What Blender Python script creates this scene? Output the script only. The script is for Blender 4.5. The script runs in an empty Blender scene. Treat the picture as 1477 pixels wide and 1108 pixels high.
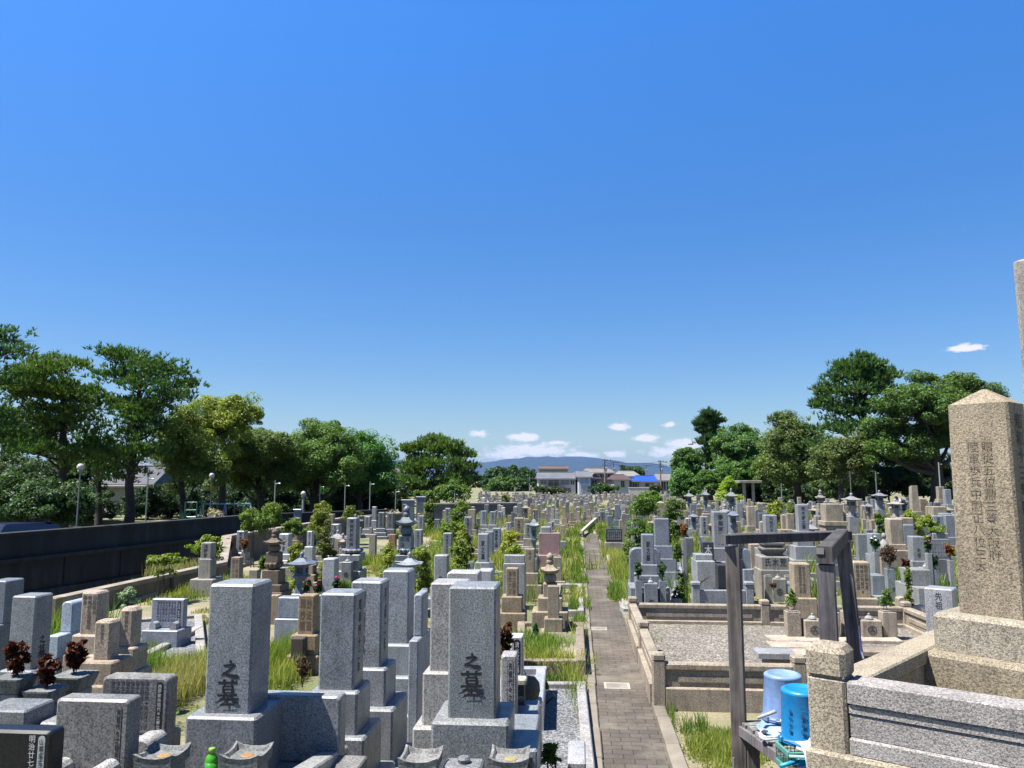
import bpy, math, random, numpy as np
from mathutils import Vector, Matrix
R = random.Random(7)
NR = np.random.default_rng(11)
SC = bpy.context.scene
COL = SC.collection
PI = math.pi
rad = math.radians
# ------------------------------------------------------------------ camera
H = 2.7
F = 1110.0
HZ = 690.0
TH = math.atan((HZ - 554.0) / F)
PSI = math.atan(95.0 / F)
FW = Vector((-math.sin(PSI), math.cos(PSI), 0))
RT = Vector((math.cos(PSI), math.sin(PSI), 0))
cam_d = bpy.data.cameras.new('camera')
cam = bpy.data.objects.new('camera', cam_d)
COL.objects.link(cam)
cam_d.sensor_width = 36.0
cam_d.lens = F / 1477.0 * 36.0
cam_d.clip_start = 0.05
cam_d.clip_end = 60000
cam.location = (0, 0, H)
cam.rotation_euler = (PI / 2 + TH, 0, PSI)
SC.camera = cam


def ray(px, py):
    u = (px - 738.5) / F
    v = (554.0 - py) / F
    a = math.cos(TH) - v * math.sin(TH)
    b = math.sin(TH) + v * math.cos(TH)
    return u, a, b


def P(px, py, d):
    """world point seen at photo pixel px,py at horizontal forward distance d"""
    u, a, b = ray(px, py)
    t = d / a
    return Vector((0, 0, H)) + FW * d + RT * (u * t) + Vector((0, 0, b * t))


def G(px, py, z=0.0):
    """point of the level z seen at pixel px,py"""
    u, a, b = ray(px, py)
    t = (z - H) / b
    return Vector((0, 0, H)) + FW * (a * t) + RT * (u * t) + Vector((0, 0, b * t))


def dist_for(w, pxw, py):
    u, a, b = ray(738, py)
    return w * F / pxw * a


def px_of(p):
    q = p - Vector((0, 0, H))
    f = q.dot(FW)
    r = q.dot(RT)
    c = f * math.cos(TH) + q.z * math.sin(TH)
    up = -f * math.sin(TH) + q.z * math.cos(TH)
    if c < 0.05:
        return (-9999, -9999, c)
    return (738.5 + F * r / c, 554 - F * up / c, c)


# ------------------------------------------------------------------ materials
MATS = {}


def mat(name):
    m = bpy.data.materials.new(name)
    m.use_nodes = True
    nt = m.node_tree
    nt.nodes.clear()
    out = nt.nodes.new('ShaderNodeOutputMaterial')
    b = nt.nodes.new('ShaderNodeBsdfPrincipled')
    nt.links.new(b.outputs[0], out.inputs[0])
    MATS[name] = m
    return m, nt, b


def N(nt, t, **kw):
    n = nt.nodes.new(t)
    for k, v in kw.items():
        setattr(n, k, v)
    return n


def noise(nt, vec, scale, detail=3, rough=.55):
    n = N(nt, 'ShaderNodeTexNoise')
    n.inputs['Scale'].default_value = scale
    n.inputs['Detail'].default_value = detail
    n.inputs['Roughness'].default_value = rough
    if vec is not None:
        nt.links.new(vec, n.inputs['Vector'])
    return n.outputs['Fac']


def ramp(nt, fac, stops):
    r = N(nt, 'ShaderNodeValToRGB')
    e = r.color_ramp.elements
    while len(e) < len(stops):
        e.new(0.5)
    for i, (p, c) in enumerate(stops):
        e[i].position = p
        e[i].color = (c, c, c, 1) if isinstance(c, (int, float)) else (*c, 1)
    nt.links.new(fac, r.inputs[0])
    return r.outputs[0]


def mix(nt, a, b, fac=1.0, mode='MULTIPLY'):
    m = N(nt, 'ShaderNodeMix', data_type='RGBA', blend_type=mode)
    m.clamp_factor = True
    for sock, v in ((m.inputs[0], fac), (m.inputs[6], a), (m.inputs[7], b)):
        if hasattr(v, 'node'):
            nt.links.new(v, sock)
        elif isinstance(v, (int, float)):
            sock.default_value = v
        else:
            sock.default_value = (*v, 1)
    return m.outputs[2]


def ovec(nt, rnd=True):
    tc = N(nt, 'ShaderNodeTexCoord')
    if not rnd:
        return tc.outputs['Object']
    oi = N(nt, 'ShaderNodeObjectInfo')
    m = N(nt, 'ShaderNodeMath', operation='MULTIPLY')
    nt.links.new(oi.outputs['Random'], m.inputs[0])
    m.inputs[1].default_value = 37.0
    a = N(nt, 'ShaderNodeVectorMath', operation='ADD')
    nt.links.new(tc.outputs['Object'], a.inputs[0])
    nt.links.new(m.outputs[0], a.inputs[1])
    return a.outputs[0]


def ocol(nt):
    return N(nt, 'ShaderNodeObjectInfo').outputs['Color']


def bump(nt, b, h, strength, dist):
    n = N(nt, 'ShaderNodeBump')
    n.inputs['Strength'].default_value = strength
    n.inputs['Distance'].default_value = dist
    nt.links.new(h, n.inputs['Height'])
    nt.links.new(n.outputs[0], b.inputs['Normal'])


def granite(name, rough, speck, stain, bmp, scale=95, tint=(.66, .645, .61)):
    m, nt, b = mat(name)
    v = ovec(nt)
    f1 = noise(nt, v, scale, 2, .7)
    f2 = noise(nt, v, scale * 2.6, 1, .5)
    s1 = ramp(nt, f1, [(.36, 1 - speck), (.5, 1.0), (.66, 1 + speck * .75)])
    s2 = ramp(nt, f2, [(.34, 1 - speck * .9), (.46, 1.0), (.7, 1.0 + speck * .3)])
    st = ramp(nt, noise(nt, v, 3.1, 5, .68), [(.3, 1 - stain), (.55, 1.0), (.8, 1 + stain * .3)])
    # streaks run down the faces
    mp = N(nt, 'ShaderNodeMapping')
    mp.inputs['Scale'].default_value = (16, 16, 1.6)
    nt.links.new(v, mp.inputs[0])
    dr = ramp(nt, noise(nt, mp.outputs[0], 1.0, 3, .6), [(.34, 1 - stain * .7), (.52, 1.0)])
    c = mix(nt, ocol(nt), tint)
    c = mix(nt, c, s1)
    c = mix(nt, c, s2)
    c = mix(nt, c, st)
    c = mix(nt, c, dr)
    nt.links.new(c, b.inputs['Base Color'])
    rr = ramp(nt, noise(nt, v, 7, 4), [(.3, max(.05, rough - .12)), (.7, min(1, rough + .12))])
    nt.links.new(rr, b.inputs['Roughness'])
    b.inputs['Specular IOR Level'].default_value = .32
    if bmp:
        bump(nt, b, f1, bmp, .004)
    return m


GP = granite('granite_polished', .40, .50, .26, 0, tint=(.77, .765, .755))
GR = granite('granite_rough', .78, .40, .34, .5, 70)
GO = granite('granite_coarse', .85, .50, .26, .8, 105)
GFAR, nt, b = mat('granite_far')
v = ovec(nt, False)
g = N(nt, 'ShaderNodeNewGeometry')
c = ramp(nt, g.outputs['Random Per Island'], [(0, (.10, .105, .115)), (.2, (.19, .20, .21)), (.4, (.24, .24, .24)), (.55, (.34, .29, .225)), (.8, (.25, .205, .15)), (.93, (.34, .32, .30)), (1, (.5, .48, .45))])
c = mix(nt, c, ramp(nt, noise(nt, v, 4, 4), [(.3, .5), (.7, .85)]))
nt.links.new(c, b.inputs['Base Color'])
b.inputs['Roughness'].default_value = .6


def simple(name, rough=.6, var=.25, scale=8, bmp=0, metallic=0, spec=.5, colour=None):
    m, nt, b = mat(name)
    v = ovec(nt)
    f = noise(nt, v, scale, 5, .6)
    c = mix(nt, ocol(nt) if colour is None else colour, ramp(nt, f, [(.3, .66 * (1 - var)), (.7, .66 * (1 + var * .5))]))
    nt.links.new(c, b.inputs['Base Color'])
    b.inputs['Roughness'].default_value = rough
    b.inputs['Metallic'].default_value = metallic
    b.inputs['Specular IOR Level'].default_value = spec
    if bmp:
        bump(nt, b, f, bmp, .01)
    return m


PAINT = simple('painted', .5, .15, 5)
PLAST = simple('plastic', .34, .26, 16, spec=.45)
CLOTH = simple('cloth', .9, .2, 14, .4)
CONC = simple('concrete', .9, .38, 2.2, .25)
METAL = simple('metal', .45, .15, 10, 0, .6)
INK = simple('ink', .7, .2, 30)
BARK = simple('bark', .95, .5, 6, .8)
HILL = simple('hill_forest', .95, .35, .004)


def foliage(name, trans):
    m, nt, b = mat(name)
    g = N(nt, 'ShaderNodeNewGeometry')
    rnd = g.outputs['Random Per Island']
    c = mix(nt, ocol(nt), ramp(nt, rnd, [(0, (.50, .58, .6)), (.5, (.9, .95, .95)), (.85, (1, 1, .8))]))
    tc = N(nt, 'ShaderNodeTexCoord')
    c = mix(nt, c, ramp(nt, noise(nt, tc.outputs['Object'], .55, 2), [(.35, (.68, .8, .85)), (.65, (1, 1, .9))]))
    nt.links.new(c, b.inputs['Base Color'])
    b.inputs['Roughness'].default_value = .55
    b.inputs['Specular IOR Level'].default_value = .35
    tr = N(nt, 'ShaderNodeBsdfTranslucent')
    c2 = mix(nt, c, (1.3, 1.5, .5))
    nt.links.new(c2, tr.inputs[0])
    ms = N(nt, 'ShaderNodeMixShader')
    ms.inputs[0].default_value = trans
    nt.links.new(b.outputs[0], ms.inputs[1])
    nt.links.new(tr.outputs[0], ms.inputs[2])
    out = [n for n in nt.nodes if n.type == 'OUTPUT_MATERIAL'][0]
    nt.links.new(ms.outputs[0], out.inputs[0])
    return m


LEAF = foliage('foliage', .30)
GRASSM = foliage('grass_blades', .35)

# weathered wood
m, nt, b = mat('weathered_wood')
WOOD = m
v = ovec(nt)
mp = N(nt, 'ShaderNodeMapping')
mp.inputs['Scale'].default_value = (38, 38, 2.2)
nt.links.new(v, mp.inputs[0])
f = noise(nt, mp.outputs[0], 1.0, 5, .65)
f2 = noise(nt, v, 4, 4)
c = mix(nt, ocol(nt), ramp(nt, f, [(.3, .35), (.5, .95), (.72, 1.5)]))
c = mix(nt, c, ramp(nt, f2, [(.35, .55), (.6, 1.15)]))
nt.links.new(c, b.inputs['Base Color'])
b.inputs['Roughness'].default_value = .85
bump(nt, b, f, .9, .006)

# ground
m, nt, b = mat('dry_soil')
SOIL = m
v = ovec(nt, False)
f = noise(nt, v, .55, 6, .62)
f2 = noise(nt, v, 26, 4, .7)
f3 = noise(nt, v, .16, 4, .6)
c = ramp(nt, f, [(.40, (.15, .19, .05)), (.50, (.25, .235, .11)), (.58, (.40, .335, .21)), (.75, (.47, .40, .28))])
c = mix(nt, c, ramp(nt, f3, [(.42, (.13, .175, .05)), (.56, (.40, .34, .23))]), .45, 'MIX')
c = mix(nt, c, ramp(nt, f2, [(.3, .36), (.55, .6), (.75, .78)]))
nt.links.new(c, b.inputs['Base Color'])
b.inputs['Roughness'].default_value = .95
bump(nt, b, f2, .6, .02)


def gravel(name, stops, scale):
    m, nt, b = mat(name)
    v = ovec(nt, False)
    vo = N(nt, 'ShaderNodeTexVoronoi')
    vo.inputs['Scale'].default_value = scale
    nt.links.new(v, vo.inputs['Vector'])
    sep = N(nt, 'ShaderNodeSeparateColor')
    nt.links.new(vo.outputs['Color'], sep.inputs[0])
    c = ramp(nt, sep.outputs[0], stops)
    c = mix(nt, c, ramp(nt, vo.outputs['Distance'], [(.25, 1.0), (.7, .45)]))
    c = mix(nt, c, ramp(nt, noise(nt, v, 1.3, 4), [(.3, .5), (.7, .76)]))
    nt.links.new(c, b.inputs['Base Color'])
    b.inputs['Roughness'].default_value = .85
    bump(nt, b, vo.outputs['Distance'], -.9, .015)
    return m


GRAVT = gravel('gravel_tan', [(0, (.13, .115, .09)), (.5, (.29, .255, .20)), (1, (.54, .49, .42))], 42)
GRAVG = gravel('gravel_grey', [(0, (.09, .10, .11)), (.5, (.22, .23, .24)), (1, (.48, .48, .47))], 55)
GRAVB = gravel('gravel_brown', [(0, (.18, .12, .08)), (.5, (.36, .26, .18)), (1, (.62, .5, .4))], 38)

# brick path
m, nt, b = mat('brick_paving')
BRICK = m
v = ovec(nt, False)
br = N(nt, 'ShaderNodeTexBrick')
br.inputs['Scale'].default_value = 1.0
br.inputs['Brick Width'].default_value = .205
br.inputs['Row Height'].default_value = .125
br.inputs['Mortar Size'].default_value = .007
br.inputs['Mortar Smooth'].default_value = .4
br.inputs['Color1'].default_value = (.20, .172, .145, 1)
br.inputs['Color2'].default_value = (.27, .235, .20, 1)
br.inputs['Mortar'].default_value = (.085, .075, .062, 1)
nt.links.new(v, br.inputs['Vector'])
c = mix(nt, br.outputs['Color'], ramp(nt, noise(nt, v, 1.1, 5, .65), [(.3, (.20, .185, .17)), (.5, (.32, .30, .275)), (.7, (.46, .43, .39))]))
c = mix(nt, c, ramp(nt, noise(nt, v, 60, 2), [(.3, .8), (.7, 1.15)]))
mp = N(nt, 'ShaderNodeMapping')
mp.inputs['Scale'].default_value = (.5, .55, 1)
nt.links.new(v, mp.inputs[0])
sandf = ramp(nt, noise(nt, mp.outputs[0], 1.3, 5, .7), [(.52, 0.0), (.66, .75)])
c = mix(nt, c, (.15, .13, .10), sandf, 'MIX')
nt.links.new(c, b.inputs['Base Color'])
b.inputs['Roughness'].default_value = .9
bump(nt, b, br.outputs['Fac'], -.5, .006)


# roof tiles: rows of ridges
def tiles(name):
    m, nt, b = mat(name)
    tc = N(nt, 'ShaderNodeTexCoord')
    w = N(nt, 'ShaderNodeTexWave')
    w.inputs['Scale'].default_value = 1.1
    w.inputs['Distortion'].default_value = .4
    nt.links.new(tc.outputs['Object'], w.inputs[0])
    c = mix(nt, ocol(nt), ramp(nt, w.outputs['Fac'], [(0, .8), (1, 1.12)]))
    c = mix(nt, c, ramp(nt, noise(nt, tc.outputs['Object'], .8, 4), [(.3, .8), (.7, 1.15)]))
    nt.links.new(c, b.inputs['Base Color'])
    b.inputs['Roughness'].default_value = .6
    return m


TILE = tiles('roof_tiles')
m, nt, b = mat('dark_glass')
GLASS = m
nt.links.new(ocol(nt), b.inputs['Base Color'])
b.inputs['Roughness'].default_value = .12
b.inputs['Specular IOR Level'].default_value = .8


# wall of old concrete with vertical joints and damp stains
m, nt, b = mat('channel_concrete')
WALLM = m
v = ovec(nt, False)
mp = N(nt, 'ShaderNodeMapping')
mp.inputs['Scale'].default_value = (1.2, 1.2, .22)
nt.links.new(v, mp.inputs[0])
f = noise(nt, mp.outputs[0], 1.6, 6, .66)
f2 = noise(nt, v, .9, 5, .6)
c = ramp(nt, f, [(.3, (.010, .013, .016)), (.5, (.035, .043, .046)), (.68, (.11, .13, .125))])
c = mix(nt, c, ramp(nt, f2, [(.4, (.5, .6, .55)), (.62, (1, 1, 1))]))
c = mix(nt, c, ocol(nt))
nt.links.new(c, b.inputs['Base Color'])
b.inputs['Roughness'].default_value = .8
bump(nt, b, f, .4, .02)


# ------------------------------------------------------------------ mesh builder
class MB:
    def __init__(self):
        self.v = []
        self.f = []

    def loft(self, rings, cap0=True, cap1=True, closed=True):
        base = len(self.v)
        n = len(rings[0])
        for r in rings:
            self.v += [tuple(p) for p in r]
        for i in range(len(rings) - 1):
            a = base + i * n
            for j in range(n if closed else n - 1):
                k = (j + 1) % n
                self.f.append((a + j, a + k, a + n + k, a + n + j))
        if cap0:
            self.f.append(tuple(base + j for j in range(n - 1, -1, -1)))
        if cap1:
            a = base + (len(rings) - 1) * n
            self.f.append(tuple(a + j for j in range(n)))
        return self

    @staticmethod
    def oct(cx, cy, hx, hy, c, z):
        c = min(c, hx * .9, hy * .9)
        return [(cx - hx + c, cy - hy, z), (cx + hx - c, cy - hy, z), (cx + hx, cy - hy + c, z), (cx + hx, cy + hy - c, z),
                (cx + hx - c, cy + hy, z), (cx - hx + c, cy + hy, z), (cx - hx, cy + hy - c, z), (cx - hx, cy - hy + c, z)]

    def box(self, cx, cy, z0, z1, wx, wy, c=.006, tx=1.0, ty=None):
        ty = tx if ty is None else ty
        hx, hy = wx / 2, wy / 2
        c = min(c, (z1 - z0) * .45)
        o = self.oct
        k = 1 - c / (z1 - z0)
        mx, my = hx * (1 + (tx - 1) * k), hy * (1 + (ty - 1) * k)
        self.loft([o(cx, cy, hx, hy, c, z0), o(cx, cy, mx, my, c, z1 - c), o(cx, cy, mx - c * .9, my - c * .9, c * .6, z1)])
        return self

    def beam(self, a, b, w, h, c=.004, up=(0, 0, 1)):
        """box from a to b, w wide, h high, rectangular section centred on the line"""
        a, b = Vector(a), Vector(b)
        d = (b - a).normalized()
        up = Vector(up)
        s = d.cross(up)
        if s.length < 1e-4:
            s = d.cross(Vector((0, 1, 0)))
        s.normalize()
        u = s.cross(d).normalized()
        hw, hh = w / 2, h / 2
        prof = [(-hw + c, -hh), (hw - c, -hh), (hw, -hh + c), (hw, hh - c), (hw - c, hh), (-hw + c, hh), (-hw, hh - c), (-hw, -hh + c)]
        self.loft([[a + s * x + u * y for x, y in prof], [b + s * x + u * y for x, y in prof]])
        return self

    def prism(self, poly, y0, y1):
        """outline in x,z pushed from y0 to y1"""
        self.loft([[(x, y0, z) for x, z in poly], [(x, y1, z) for x, z in poly]])
        return self

    def sheet(self, pts):
        b0 = len(self.v)
        self.v += [tuple(p) for p in pts]
        self.f.append(tuple(range(b0, b0 + len(pts))))
        return self

    def lathe(self, prof, n=16, cx=0, cy=0):
        self.loft([[(cx + r * math.cos(2 * PI * j / n), cy + r * math.sin(2 * PI * j / n), z) for j in range(n)] for r, z in prof])
        return self

    def tube(self, pts, rads, n=7):
        pts = [Vector(p) for p in pts]
        if not isinstance(rads, (list, tuple)):
            rads = [rads] * len(pts)
        rings = []
        ref = Vector((0.31, .95, .05))
        for i, p in enumerate(pts):
            t = (pts[min(i + 1, len(pts) - 1)] - pts[max(i - 1, 0)]).normalized()
            s = t.cross(ref)
            if s.length < .05:
                s = t.cross(Vector((1, 0, 0)))
            s.normalize()
            u = s.cross(t)
            rings.append([p + (s * math.cos(2 * PI * j / n) + u * math.sin(2 * PI * j / n)) * rads[i] for j in range(n)])
        self.loft(rings)
        return self

    def kasa(self, z0, prof, lift=.25, cx=0, cy=0, m=5):
        """curved square roof: prof = (half width, height, corner lift share)"""
        rings = []
        for hw, z, l in prof:
            ring = []
            for s in range(4):
                for j in range(m):
                    t = -1 + 2 * j / m
                    x, y = [(t, -1), (1, t), (-t, 1), (-1, -t)][s]
                    k = abs(t) ** 3 if j else 1.0
                    ring.append((cx + x * hw, cy + y * hw, z0 + z + l * k))
            rings.append(ring)
        self.loft(rings)
        return self

    def mesh(self, name, m=None, smooth=False):
        me = bpy.data.meshes.new(name)
        me.from_pydata([tuple(p) for p in self.v], [], self.f)
        if m:
            me.materials.append(m)
        if smooth:
            me.polygons.foreach_set('use_smooth', [True] * len(me.polygons))
        me.update()
        return me

    def build(self, name, m, parent=None, loc=None, rz=None, color=(.5, .5, .5), smooth=False):
        return ob(name, self.mesh(name, m, smooth), parent, loc, rz, color)


def ob(name, me, parent=None, loc=None, rz=None, color=(.5, .5, .5)):
    o = bpy.data.objects.new(name, me)
    COL.objects.link(o)
    if parent is not None:
        o.parent = parent
    if loc is not None:
        o.location = loc
    if rz:
        o.rotation_euler = (0, 0, rz)
    o.color = (*color[:3], 1)
    return o


def thing(name, label, cat, loc, rz=0, group=None):
    o = ob(name, None, None, loc, rz)
    return tag(o, label, cat, group)


LABELS = {}


def tag(o, label, cat, group=None):
    o['label'] = label
    o['category'] = cat
    if group:
        o['group'] = group
    LABELS.setdefault(label, []).append(o)
    return o


def struct(o):
    o['kind'] = 'structure'
    return o


def np_mesh(name, verts, loops_per, m):
    """verts (n,k,3): n separate polygons of k corners"""
    n, k, _ = verts.shape
    me = bpy.data.meshes.new(name)
    me.vertices.add(n * k)
    me.vertices.foreach_set('co', verts.astype(np.float32).ravel())
    me.loops.add(n * k)
    me.loops.foreach_set('vertex_index', np.arange(n * k, dtype=np.int32))
    me.polygons.add(n)
    me.polygons.foreach_set('loop_start', np.arange(0, n * k, k, dtype=np.int32))
    me.materials.append(m)
    me.update(calc_edges=True)
    me.validate()
    return me


# ------------------------------------------------------------------ lettering
TXT = {}


def text_mesh(s, m, bold=.012, cols=1):
    """vertical lettering, height 1 per column length; origin top centre, in the x,z plane facing -y"""
    key = (s, m.name, bold)
    if key in TXT:
        return TXT[key]
    colstr = s.split('|')
    bm_v, bm_f = [], []
    nmax = max(len(c) for c in colstr)
    cu = bpy.data.curves.new('lettering', 'FONT')
    cu.size = 1.0
    cu.offset = bold
    cu.extrude = .01
    cu.resolution_u = 2
    cu.align_x = 'CENTER'
    tmp = bpy.data.objects.new('lettering', cu)
    COL.objects.link(tmp)
    dg = bpy.context.evaluated_depsgraph_get()
    for ci, cs in enumerate(colstr):
        x0 = ((len(colstr) - 1) / 2 - ci) * 1.15
        for i, ch in enumerate(cs):
            if ch in ' 　':
                continue
            cu.body = ch
            dg = bpy.context.evaluated_depsgraph_get()
            dg.update()
            me = bpy.data.meshes.new_from_object(tmp.evaluated_get(dg))
            b0 = len(bm_v)
            for v in me.vertices:
                bm_v.append((x0 + v.co.x, -v.co.z, v.co.y - .88 - i * 1.06))
            for p in me.polygons:
                bm_f.append(tuple(b0 + q for q in p.vertices))
            bpy.data.meshes.remove(me)
    COL.objects.unlink(tmp)
    bpy.data.objects.remove(tmp)
    me = bpy.data.meshes.new('inscription')
    me.from_pydata(bm_v, [], bm_f)
    me.materials.append(m)
    me.update()
    TXT[key] = (me, nmax * 1.06, len(colstr) * 1.15)
    return TXT[key]


def put_text(s, parent, x, y, ztop, h, wmax=None, color=(.02, .02, .02), name='lettering', rz=0, flip=False, bold=.012, tilt=0):
    me, hh, ww = text_mesh(s, INK, bold)
    sc = h / hh
    sx = sc
    if wmax and ww * sc > wmax:
        sx = wmax / ww
    o = ob(name, me, parent, (x, y, ztop), rz, color)
    o.scale = (sx, .1 * sc + .02, sc)
    if flip:
        o.scale = (-sx, .1 * sc + .02, -sc)
    if tilt:
        o.rotation_euler[0] = tilt
    return o


STROKES = {
    'shi': [[(.46, .97, .05), (.52, .9, .11), (.57, .83, .05)],
            [(.16, .66, .05), (.3, .67, .09), (.66, .74, .09), (.76, .72, .1), (.62, .58, .08), (.4, .38, .06), (.2, .24, .07)],
            [(.06, .1, .03), (.2, .24, .1), (.36, .18, .08), (.62, .1, .12), (.86, .06, .16), (1.0, .07, .02)]],
    'haka': [[(.06, .86, .07), (.5, .875, .055), (.9, .89, .08)],
             [(.33, 1.0, .09), (.345, .76, .05)], [(.69, 1.0, .09), (.65, .76, .05)],
             [(.29, .72, .06), (.31, .45, .07)], [(.29, .715, .05), (.68, .73, .06), (.71, .71, .08), (.68, .45, .07)],
             [(.31, .59, .04), (.68, .60, .04)], [(.31, .47, .04), (.68, .48, .05)],
             [(.06, .365, .07), (.5, .385, .055), (.92, .40, .09)],
             [(.44, .47, .06), (.36, .32, .08), (.2, .17, .06), (.0, .06, .02)],
             [(.57, .4, .05), (.7, .26, .1), (.86, .14, .15), (1.0, .09, .03)],
             [(.33, .2, .05), (.66, .21, .06)], [(.5, .31, .07), (.5, .03, .07)],
             [(.2, .01, .06), (.5, .02, .05), (.82, .035, .08)]]}


def brush(which, parent, x, y, z, w, h, rz=0, color=(.012, .012, .014)):
    mb = MB()
    for si, st in enumerate(STROKES[which]):
        pts = [Vector(((a - .5) * w, 0, b * h)) for a, b, _ in st]
        yo = -.0012 - si * .0004
        L, Rr = [], []
        for i, p in enumerate(pts):
            t = (pts[min(i + 1, len(pts) - 1)] - pts[max(0, i - 1)]).normalized()
            nrm = Vector((-t.z, 0, t.x))
            hw = st[i][2] * w * .72
            L.append((p.x + nrm.x * hw, yo, p.z + nrm.z * hw))
            Rr.append((p.x - nrm.x * hw, yo, p.z - nrm.z * hw))
        for i in range(len(pts) - 1):
            b0 = len(mb.v)
            mb.v += [L[i], L[i + 1], Rr[i + 1], Rr[i]]
            mb.f.append((b0, b0 + 1, b0 + 2, b0 + 3))
    return mb.build('lettering', INK, parent, (x, y, z), rz, color)
# ------------------------------------------------------------------ foliage
def unit(n):
    a = NR.normal(size=(n, 3))
    return a / np.linalg.norm(a, axis=1)[:, None]


def crown_leaves(lobes, leaf, dens=4.5, nsub=15, squash=.8, sub=.42):
    """many separate leaf sprays gathered in clumps over the crown's volume"""
    out = []
    for (c, rx, ry, rz) in lobes:
        c = np.array(c)
        rr = np.array([rx, ry, rz])
        dirs = unit(nsub)
        dirs[:, 2] = np.where(dirs[:, 2] < -.5, -dirs[:, 2], dirs[:, 2])
        sc = c + dirs * rr * NR.uniform(.45, .92, (nsub, 1))
        sr = sub * min(rx, rz) * NR.uniform(.6, 1.25, nsub)
        per = max(12, int(dens * 2.1 * rx * rz * 4 / (nsub * leaf * leaf)))
        for q in range(nsub):
            d = unit(per)
            p = sc[q] + d * np.array([1.15, 1.15, squash]) * sr[q] * (NR.uniform(.25, 1, (per, 1)) ** .5)
            nrm = d * .7 + np.array([0, 0, .55]) + unit(per) * .75
            nrm /= np.linalg.norm(nrm, axis=1)[:, None]
            t = np.cross(nrm, unit(per))
            t /= np.linalg.norm(t, axis=1)[:, None] + 1e-6
            s = np.cross(nrm, t)
            L = leaf * NR.uniform(.55, 1.35, (per, 1))
            W = L * NR.uniform(.35, .6, (per, 1))
            bend = nrm * L * .18
            v = np.stack([p - t * L * .6 - bend, p + s * W * .55, p + t * L * .6 - bend, p - s * W * .55], axis=1)
            out.append(v)
    return np.concatenate(out)


def pine_tufts(lobes, L, dens=1.0, nsub=12):
    out = []
    for (c, rx, ry, rz) in lobes:
        c = np.array(c)
        rr = np.array([rx, ry, rz])
        dirs = unit(nsub)
        dirs[:, 2] *= .85
        sc = c + dirs * rr * NR.uniform(.3, .95, (nsub, 1))
        sr = .46 * rx * NR.uniform(.6, 1.2, nsub)
        per = max(10, int(dens * rx * rz * 10 / (nsub * L * L)))
        for q in range(nsub):
            d = unit(per)
            d[:, 2] = np.abs(d[:, 2]) * 1.0 - .3 * NR.uniform(0, 1, per)
            p = sc[q] + d * np.array([1.1, 1.1, .62]) * sr[q] * (NR.uniform(.2, 1, (per, 1)) ** .6)
            ax = d * .6 + np.array([0, 0, .8]) + unit(per) * .3
            for k in range(6):
                dr = ax + unit(per) * .75
                dr /= np.linalg.norm(dr, axis=1)[:, None]
                s = np.cross(dr, unit(per))
                s /= np.linalg.norm(s, axis=1)[:, None] + 1e-6
                ll = L * NR.uniform(.6, 1.2, (per, 1))
                w = L * .13
                out.append(np.stack([p - s * w, p + s * w, p + dr * ll + s * w * .3, p + dr * ll - s * w * .3], axis=1))
    return np.concatenate(out)


def px_lobes(lobes, d, ddep=.8):
    out = []
    for (cx, cy, rx, ry) in lobes:
        s = d / F
        dd = d + R.uniform(-1, 1) * rx * s * .6
        c = P(cx, cy, dd)
        k = dd / F
        out.append((c, rx * k, rx * k * ddep, ry * k))
    return out


def limbs(mb, base, top, lobes, r0, n=7):
    """trunk that bends a little, limbs reaching to each lobe"""
    base, top = Vector(base), Vector(top)
    h = (top - base).length
    pts, rs = [], []
    off = Vector((0, 0, 0))
    for i in range(7):
        t = i / 6
        off = off + Vector((R.uniform(-1, 1), R.uniform(-1, 1), 0)) * h * .018
        pts.append(base.lerp(top, t) + (off if i else Vector()))
        rs.append(r0 * (1.35 if i == 0 else 1.0) * (1 - .72 * t))
    mb.tube(pts, rs, 9)
    for (c, rx, ry, rz) in lobes:
        c = Vector(c)
        zt = min(max((c.z - rz * 1.2 - base.z) / max(.1, top.z - base.z), .25), .92)
        i = zt * 6
        a = pts[int(i)].lerp(pts[min(6, int(i) + 1)], i - int(i))
        mid = a.lerp(c, .5) + Vector((0, 0, -.08 * (c - a).length))
        rr = r0 * (1 - .72 * zt) * .55
        mb.tube([a, mid, c], [rr, rr * .65, rr * .25], 6)
        for _ in range(3):
            e = c + Vector((R.uniform(-1, 1) * rx, R.uniform(-1, 1) * ry, R.uniform(-.3, .9) * rz))
            mb.tube([mid.lerp(c, .5), e], [rr * .4, rr * .1], 5)


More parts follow.
